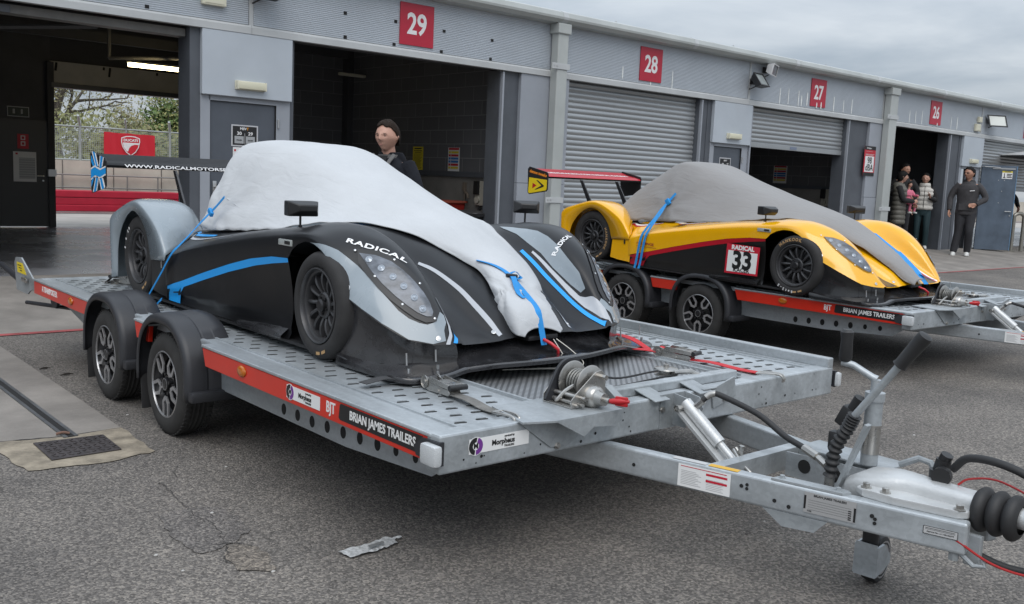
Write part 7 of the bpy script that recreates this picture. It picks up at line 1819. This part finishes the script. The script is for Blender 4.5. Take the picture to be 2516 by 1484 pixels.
def person(label, loc, rotz, H, P, top, legs, skin, hair, vox=.010, name='person', group=None, top_bulge=0.0, sleeve=None, shoes=None, head_yaw=0, nod=0, gilet=None, wide=1.0, hood=None, glasses=False, long_hair=False):
    t = bpy.data.objects.new(name, None); COL.objects.link(t); t.location = loc; t.rotation_euler = (0, 0, rotz); tag(t, label, 'person', group)
    k = H / 1.80; w = wide
    sh = {s: Vector(P.get('sh%+d' % s, (s * .19 * w, .01, 1.465))) * k for s in (-1, 1)}
    el = {s: Vector(P['el'][(s + 1) // 2]) * k for s in (-1, 1)}; wr = {s: Vector(P['wr'][(s + 1) // 2]) * k for s in (-1, 1)}
    hp = {s: Vector((s * .095, 0, .92)) * k for s in (-1, 1)}
    kn = {s: Vector(P['kn'][(s + 1) // 2]) * k for s in (-1, 1)}; an = {s: Vector(P['an'][(s + 1) // 2]) * k for s in (-1, 1)}
    hc = Vector(P.get('head', (0, -.03, 1.675))) * k
    # body: one remeshed surface
    b = MB(); hm, HM = head_mb(hc, .245 * k, R(head_yaw), R(nod)); b.add(hm.v, hm.f)
    b.tube([Vector((0, .02, 1.42)) * k, Vector((0, .01, 1.52)) * k, hc + Vector((0, .02, -.07)) * k], [.07 * k, .058 * k, .055 * k], 14)
    ell(b, [((0, 0, .88 * k), .11 * k, .08 * k), ((0, 0, 1.15 * k), .11 * k, .075 * k), ((0, .01, 1.4 * k), .13 * k, .075 * k), ((0, .01, 1.47 * k), .09 * k, .06 * k)], 16)
    for s in (-1, 1):
        b.tube([Vector((s * .1, .01, 1.43)) * k, sh[s] + Vector((-s * .02, 0, -.03)) * k, el[s], wr[s]], [.045 * k, .042 * k, .034 * k, .024 * k], 12)
        hd = P.get('hd', ((0, -.1, -1), (0, -.1, -1)))[(s + 1) // 2]; hand(b, wr[s], hd, s, k * 1.02, P.get('curl', .45), P.get('hup', ((s * -.9, -.3, 0),) * 2)[(s + 1) // 2])
        b.tube([hp[s], kn[s], an[s], an[s] + Vector((0, -.10, -.05)) * k], [.07 * k, .05 * k, .036 * k, .03 * k], 12)
    body = remesh(b.build('body', skin, t, smooth=180), vox * .62, 2, .4)
    # eyes, brows, lips as small insets on the face
    e = MB()
    for s in (-1, 1):
        e.add([HM @ Vector(p) for p in ((s * .085, -.392, .005), (s * .135, -.392, .018), (s * .185, -.355, .002), (s * .135, -.39, -.014))], [(0, 1, 2, 3)])
        e.add([HM @ Vector(p) for p in ((s * .06, -.43, .068), (s * .14, -.425, .085), (s * .215, -.36, .066), (s * .14, -.425, .06))], [(0, 1, 2, 3)])
    e.build('eyes', mat('eye_dark', (.03, .022, .018), .4), body, smooth=0, solid=.003)
    l = MB(); l.add([HM @ Vector(p) for p in ((-.085, -.415, -.283), (0, -.452, -.268), (.085, -.415, -.283), (0, -.452, -.30))], [(0, 1, 2, 3)]); l.build('lips', mat('lip', (.33, .13, .11), .5), body, smooth=0, solid=.003)
    # hair
    h = MB(); rows = []
    for j in range(15):
        v = j / 14; row = []
        for i in range(30):
            a = 2 * math.pi * i / 30; front = max(0, -math.sin(a)); back = max(0, math.sin(a)); lim = 1.62 + (.5 if not long_hair else .75) * min(1, back * 1.6 + (.35 if long_hair else 0)) - .74 * front ** .55 + .07 * math.sin(a * 23) * (front > .3)
            th = v * lim; rr = math.sin(th); wob = 1 + .075 * noise.noise(Vector((math.cos(a) * 5, math.sin(a) * 5, v * 4))) + .03 * noise.noise(Vector((math.cos(a) * 16, math.sin(a) * 16, v * 9)))
            row.append(HM @ Vector((rr * math.cos(a) * .392 * wob, rr * math.sin(a) * .485 * wob + .012, math.cos(th) * .545 * wob)))
        rows.append(row)
    h.grid(rows, closed=True); h.build('hair', hair, t, smooth=70, solid=.010)
    if glasses:
        g = MB()
        for s in (-1, 1): g.add([HM @ Vector(p) for p in ((s * .035, -.455, -.035), (s * .205, -.42, -.03), (s * .215, -.42, .05), (s * .03, -.465, .05))], [(0, 1, 2, 3)]); g.tube([HM @ Vector((s * .21, -.42, .03)), HM @ Vector((s * .37, -.05, .02))], .003, 6)
        g.tube([HM @ Vector((-.04, -.47, .03)), HM @ Vector((.04, -.47, .03))], .003, 6); g.build('glasses', mat('glasses_dark', (.02, .02, .02), .2), t, smooth=0, solid=.003)
    # clothes
    c = MB()
    z0 = P.get('hem', .86)
    secs = [(z0, .185, .135), (z0 + .03, .190, .140), (1.02, .185, .135), (1.12, .178, .128), (1.25, .19, .135), (1.36, .20, .135), (1.43, .175, .12), (1.475, .11, .09), (1.50, .085, .078)]
    if top_bulge:
        s2 = []; zz = z0
        while zz < 1.46:
            base = lerp_tab([(q[0], q[1]) for q in secs], zz); dep = lerp_tab([(q[0], q[2]) for q in secs], zz); f = top_bulge * abs(math.sin((zz - z0) / .105 * math.pi)) ** .6
            s2.append((zz, base + .008 + f, dep + .008 + f)); zz += .0175
        secs = s2 + [(1.475, .12, .10), (1.52, .10, .09)]
    lean = P.get('lean', 0)
    ell(c, [((0, .0 - lean * (zz - .9), zz * k), a * k * w, d * k) for zz, a, d in secs], 24)
    sl = MB() if sleeve else c
    for s in (-1, 1):
        rs = (.078, .068, .060, .056, .046)
        m1 = sh[s].lerp(el[s], .5); m2 = el[s].lerp(wr[s], .55)
        limb(sl, [sh[s] + Vector((-s * .05, 0, -.02)) * k, m1, el[s], m2, wr[s] + (wr[s] - el[s]).normalized() * .01], [q * k for q in rs])
    if hood: ell(c, [((0, .07 * k, 1.44 * k), .13 * k, .10 * k), ((0, .06 * k, 1.50 * k), .125 * k, .105 * k), ((0, .04 * k, 1.55 * k), .105 * k, .09 * k)], 18)
    co = remesh(c.build('jacket', top, t, smooth=180), vox, 3, .5)
    if sleeve:
        ell(sl, [((0, 0, 1.0 * k), .16 * k * w, .11 * k), ((0, .0, 1.35 * k), .175 * k * w, .115 * k), ((0, .0, 1.47 * k), .11 * k, .09 * k), ((0, 0, 1.53 * k), .075 * k, .072 * k)], 20)
        remesh(sl.build('jumper', sleeve, t, smooth=180), vox, 3, .5)
    g = MB(); 
    ell(g, [((0, 0, 1.02 * k), .165 * k, .12 * k), ((0, 0, .95 * k), .178 * k, .13 * k), ((0, .01, .86 * k), .178 * k, .128 * k), ((0, .01, .80 * k), .15 * k, .11 * k)], 22)
    lw = P.get('legw', 1.0)
    for s in (-1, 1):
        limb(g, [hp[s] + Vector((0, .01, -.02)) * k, hp[s].lerp(kn[s], .5) + Vector((0, 0, 0)), kn[s], kn[s].lerp(an[s], .4), an[s] + Vector((0, 0, .0))], [q * k * lw for q in (.098, .086, .070, .066, .058)])
    remesh(g.build('trousers', legs, t, smooth=180), vox, 3, .5)
    for s in (-1, 1):
        f = MB(); a = an[s]
        ell(f, [((a.x, a.y - .035 * k, a.z - .075 * k), .047 * k, .135 * k), ((a.x, a.y - .04 * k, a.z - .05 * k), .048 * k, .138 * k), ((a.x, a.y - .035 * k, a.z - .025 * k), .045 * k, .12 * k), ((a.x, a.y + .01 * k, a.z + .01 * k), .038 * k, .06 * k)], 18)
        f.build('shoe', shoes or mat('shoe_dark', (.02, .02, .02), .5), t, smooth=60)
    return t, k, HM
DARKJ = mat('dark_fleece', (.011, .012, .016), .9, spec=.2, var=.25, vscale=12, bump=.4, bscale=45); GREYH = mat('dark_grey_jersey', (.045, .043, .046), .85, var=.2, vscale=9, bump=.35, bscale=40)
BLKJ = mat('black_jersey', (.012, .012, .013), .85, bump=.3, bscale=40); TROU = mat('charcoal_trousers', (.022, .022, .026), .85, var=.2, vscale=8, bump=.3, bscale=30)
OLIVE = mat('olive_quilt', (.105, .10, .085), .6, var=.15, vscale=8, bump=.3, bscale=30); CREAMQ = mat('white_quilt', (.56, .54, .50), .6, var=.08, vscale=8, bump=.3, bscale=30); TEAL = mat('teal_leggings', (.012, .035, .042), .7)
HAIRB = mat('brown_hair', (.022, .015, .011), .75, spec=.15, var=.4, vscale=60, bump=.6, bscale=110, stretch=(1, 1, .2)); HAIRK = mat('black_hair', (.008, .007, .007), .7, spec=.2, var=.3, vscale=60, bump=.4, bscale=110)
FLEECE = mat('grey_fleece_lining', (.13, .127, .125), .95, bump=.5, bscale=140); PINK = mat('pink_suit', (.62, .16, .24), .7, bump=.2, bscale=60); WSHOE = mat('white_trainer', (.62, .62, .60), .5)
def face(fx, fy): return math.atan2(fx, -fy)
stand = dict(kn=((-.10, -.02, .50), (.10, -.02, .50)), an=((-.11, .02, .085), (.11, .02, .085)))
# man behind the near car, arms folded
p = dict(stand, el=((-.30, -.06, 1.18), (.30, -.08, 1.17)), wr=((.10, -.215, 1.16), (-.08, -.205, 1.21)), hd=((.95, -.1, .1), (-.9, .25, .1)), hup=((0, -1, .2), (0, -1, .2)), curl=.25, lean=.02)
t, k, HM = person('man in a dark fleece jacket with folded arms standing behind the white covered car', (4.42, 6.70, 0), face(-.83, -.45), 1.80, p, DARKJ, TROU, SKIN, HAIRB, vox=.0075, head_yaw=-2, hood=True, wide=1.12)
q = MB(); ell(q, [((0, .035, 1.44 * k), .115 * k, .10 * k), ((0, .03, 1.50 * k), .098 * k, .09 * k), ((0, .03, 1.53 * k), .10 * k, .092 * k), ((0, .03, 1.528 * k), .085 * k, .078 * k)], 26, cap=False); q.build('collar', FLEECE, t, smooth=60)
q = MB(); q.prism([(-.055, .12), (-.02, -.02), (0, -.16), (.02, -.02), (.055, .12)], 0, .006, frame((0, -.142 * k, 1.40 * k), (1, 0, 0), (0, .25, 1))); q.build('shirt_front', BLKJ, t, smooth=0)
for sg in (-1, 1):
    q = MB(); ribbon(q, [(sg * .10 * k, -.085 * k, 1.53 * k), (sg * .065 * k, -.135 * k, 1.45 * k), (sg * .02 * k, -.158 * k, 1.33 * k), (sg * .004 * k, -.160 * k, 1.26 * k)], .032, (0, -1, .2), th=.008); q.build('lapel', FLEECE, t, smooth=60)
q = MB(); q.tube([(0, -.158 * k, 1.26 * k), (0, -.15 * k, 1.0 * k)], .004, 6); q.box((0, -.165 * k, 1.235 * k), (.012, .006, .035)); q.build('zip', SILVERB, t, smooth=0)
MB().box((.10 * k, -.142 * k, 1.345 * k), (.05, .006, .012), rot=Matrix.Rotation(R(8), 3, 'Y')).build('logo', WHITEV_, t, smooth=0)
# man in the grey hoodie walking
p = dict(kn=((-.10, -.05, .50), (.10, -.09, .52)), an=((-.15, -.10, .085), (.09, .03, .095)), el=((-.31, -.0, 1.17), (.33, .0, 1.18)), wr=((-.30, -.10, .93), (.19, -.15, 1.06)), hd=((-.05, -.2, -1), (-.9, -.2, -.2)), hup=((.9, -.3, 0), (0, -1, 0)), legw=1.15, hem=.84)
t, k, HM = person('man with glasses in a dark grey hoodie and white trainers walking out from the bays', (21.55, 9.5, .10), face(-.95, -.31), 1.98, p, GREYH, TROU, SKIN2, HAIRK, vox=.013, head_yaw=-32, hood=True, shoes=WSHOE, glasses=True, wide=1.08)
MB().box((.09 * k, -.145 * k, 1.33 * k), (.10, .005, .018), rot=Matrix.Rotation(R(-8), 3, 'Y')).build('chest_print', WHITEV_, t, smooth=0)
MB().box((0, -.150 * k, 1.0 * k), (.26 * k, .012, .13 * k), bev=.01).build('pouch', GREYH, t, smooth=0)
# group in the mouth of bay 26
p = dict(stand, el=((-.27, .03, 1.19), (.29, -.02, 1.19)), wr=((-.15, -.20, 1.18), (.17, -.17, 1.08)), hd=((.6, -.6, 0), (-.6, -.6, -.2)), hem=.92)
person('tall man with cropped hair in black standing in the mouth of bay 26', (20.80, 10.62, BZ), face(-.75, -.66), 1.92, p, BLKJ, TROU, SKIN2, HAIRK, vox=.013, head_yaw=30, hood=True, group='people in the mouth of bay 26')
p = dict(stand, el=((-.22, -.12, 1.16), (.26, -.08, 1.17)), wr=((.02, -.30, 1.13), (.16, -.28, 1.02)), hd=((.7, -.6, .1), (-.5, -.8, 0)), hem=.60)
t, k, HM = person('dark haired woman in a long olive quilted gilet holding a child', (20.28, 10.42, BZ), face(.35, -.94), 1.74, p, OLIVE, TROU, SKIN, HAIRK, vox=.012, head_yaw=22, hood=True, top_bulge=.022, sleeve=BLKJ, group='people in the mouth of bay 26', long_hair=True, wide=1.1)
p = dict(kn=((-.10, -.03, .50), (.11, -.05, .50)), an=((-.09, .03, .085), (.12, .02, .085)), el=((-.26, .02, 1.17), (.25, -.03, 1.18)), wr=((-.25, -.08, .95), (.13, -.21, 1.22)), hd=((0, -.2, -1), (-.2, -.2, .95)), hem=.94)
t, k, HM = person('woman in a cream quilted gilet and dark teal leggings beside the man in black', (21.62, 10.52, BZ), face(-.88, -.47), 1.74, p, CREAMQ, TEAL, SKIN, HAIRK, vox=.012, head_yaw=-8, top_bulge=.024, sleeve=BLKJ, shoes=WSHOE, group='people in the mouth of bay 26')
q = MB(); q.tube([(0, -.165 * k, .96 * k), (0, -.175 * k, 1.2 * k), (0, -.14 * k, 1.5 * k)], .006, 6); q.build('zip', BLKJ, t)
ell(MB(), []) if False else None
q = MB(); ell(q, [((0, .01, 1.46 * k), .13 * k, .11 * k), ((0, .01, 1.54 * k), .12 * k, .10 * k), ((0, .01, 1.57 * k), .105 * k, .09 * k)], 20, cap=False); q.build('collar', CREAMQ, t, smooth=60, solid=.012)
p = dict(kn=((-.18, -.30, .78), (.18, -.30, .78)), an=((-.18, -.28, .42), (.18, -.28, .42)), el=((-.30, -.12, 1.22), (.30, -.12, 1.22)), wr=((-.26, -.36, 1.22), (.26, -.36, 1.22)), hem=.80, head=(0, -.04, 1.74))
person('small child in a pink suit carried in the arms of the woman in olive', (20.52, 10.34, .86), face(-.2, -.95), .80, p, PINK, PINK, SKIN, HAIRB, vox=.010, name='child', shoes=WSHOE, wide=1.25, group='people in the mouth of bay 26')
p = dict(stand, el=((-.27, -.2, 1.2), (.27, -.2, 1.2)), wr=((-.2, -.4, 1.1), (.2, -.4, 1.1)), lean=.35, head=(0, -.26, 1.60), **{'sh-1': (-.19, -.18, 1.43), 'sh+1': (.19, -.18, 1.43)})
person('person in dark clothes bending forward behind the hoop barrier', (26.55, 10.75, BZ), face(-.6, -.8), 1.72, p, BLKJ, TROU, SKIN, HAIRB, vox=.014)
MB().box((0, -.22, 1.0), (.20, .06, .30), bev=.02).build('red_bag', RD, [o for o in bpy.data.objects if o.get('label', '').startswith('person in dark clothes')][0], smooth=0)
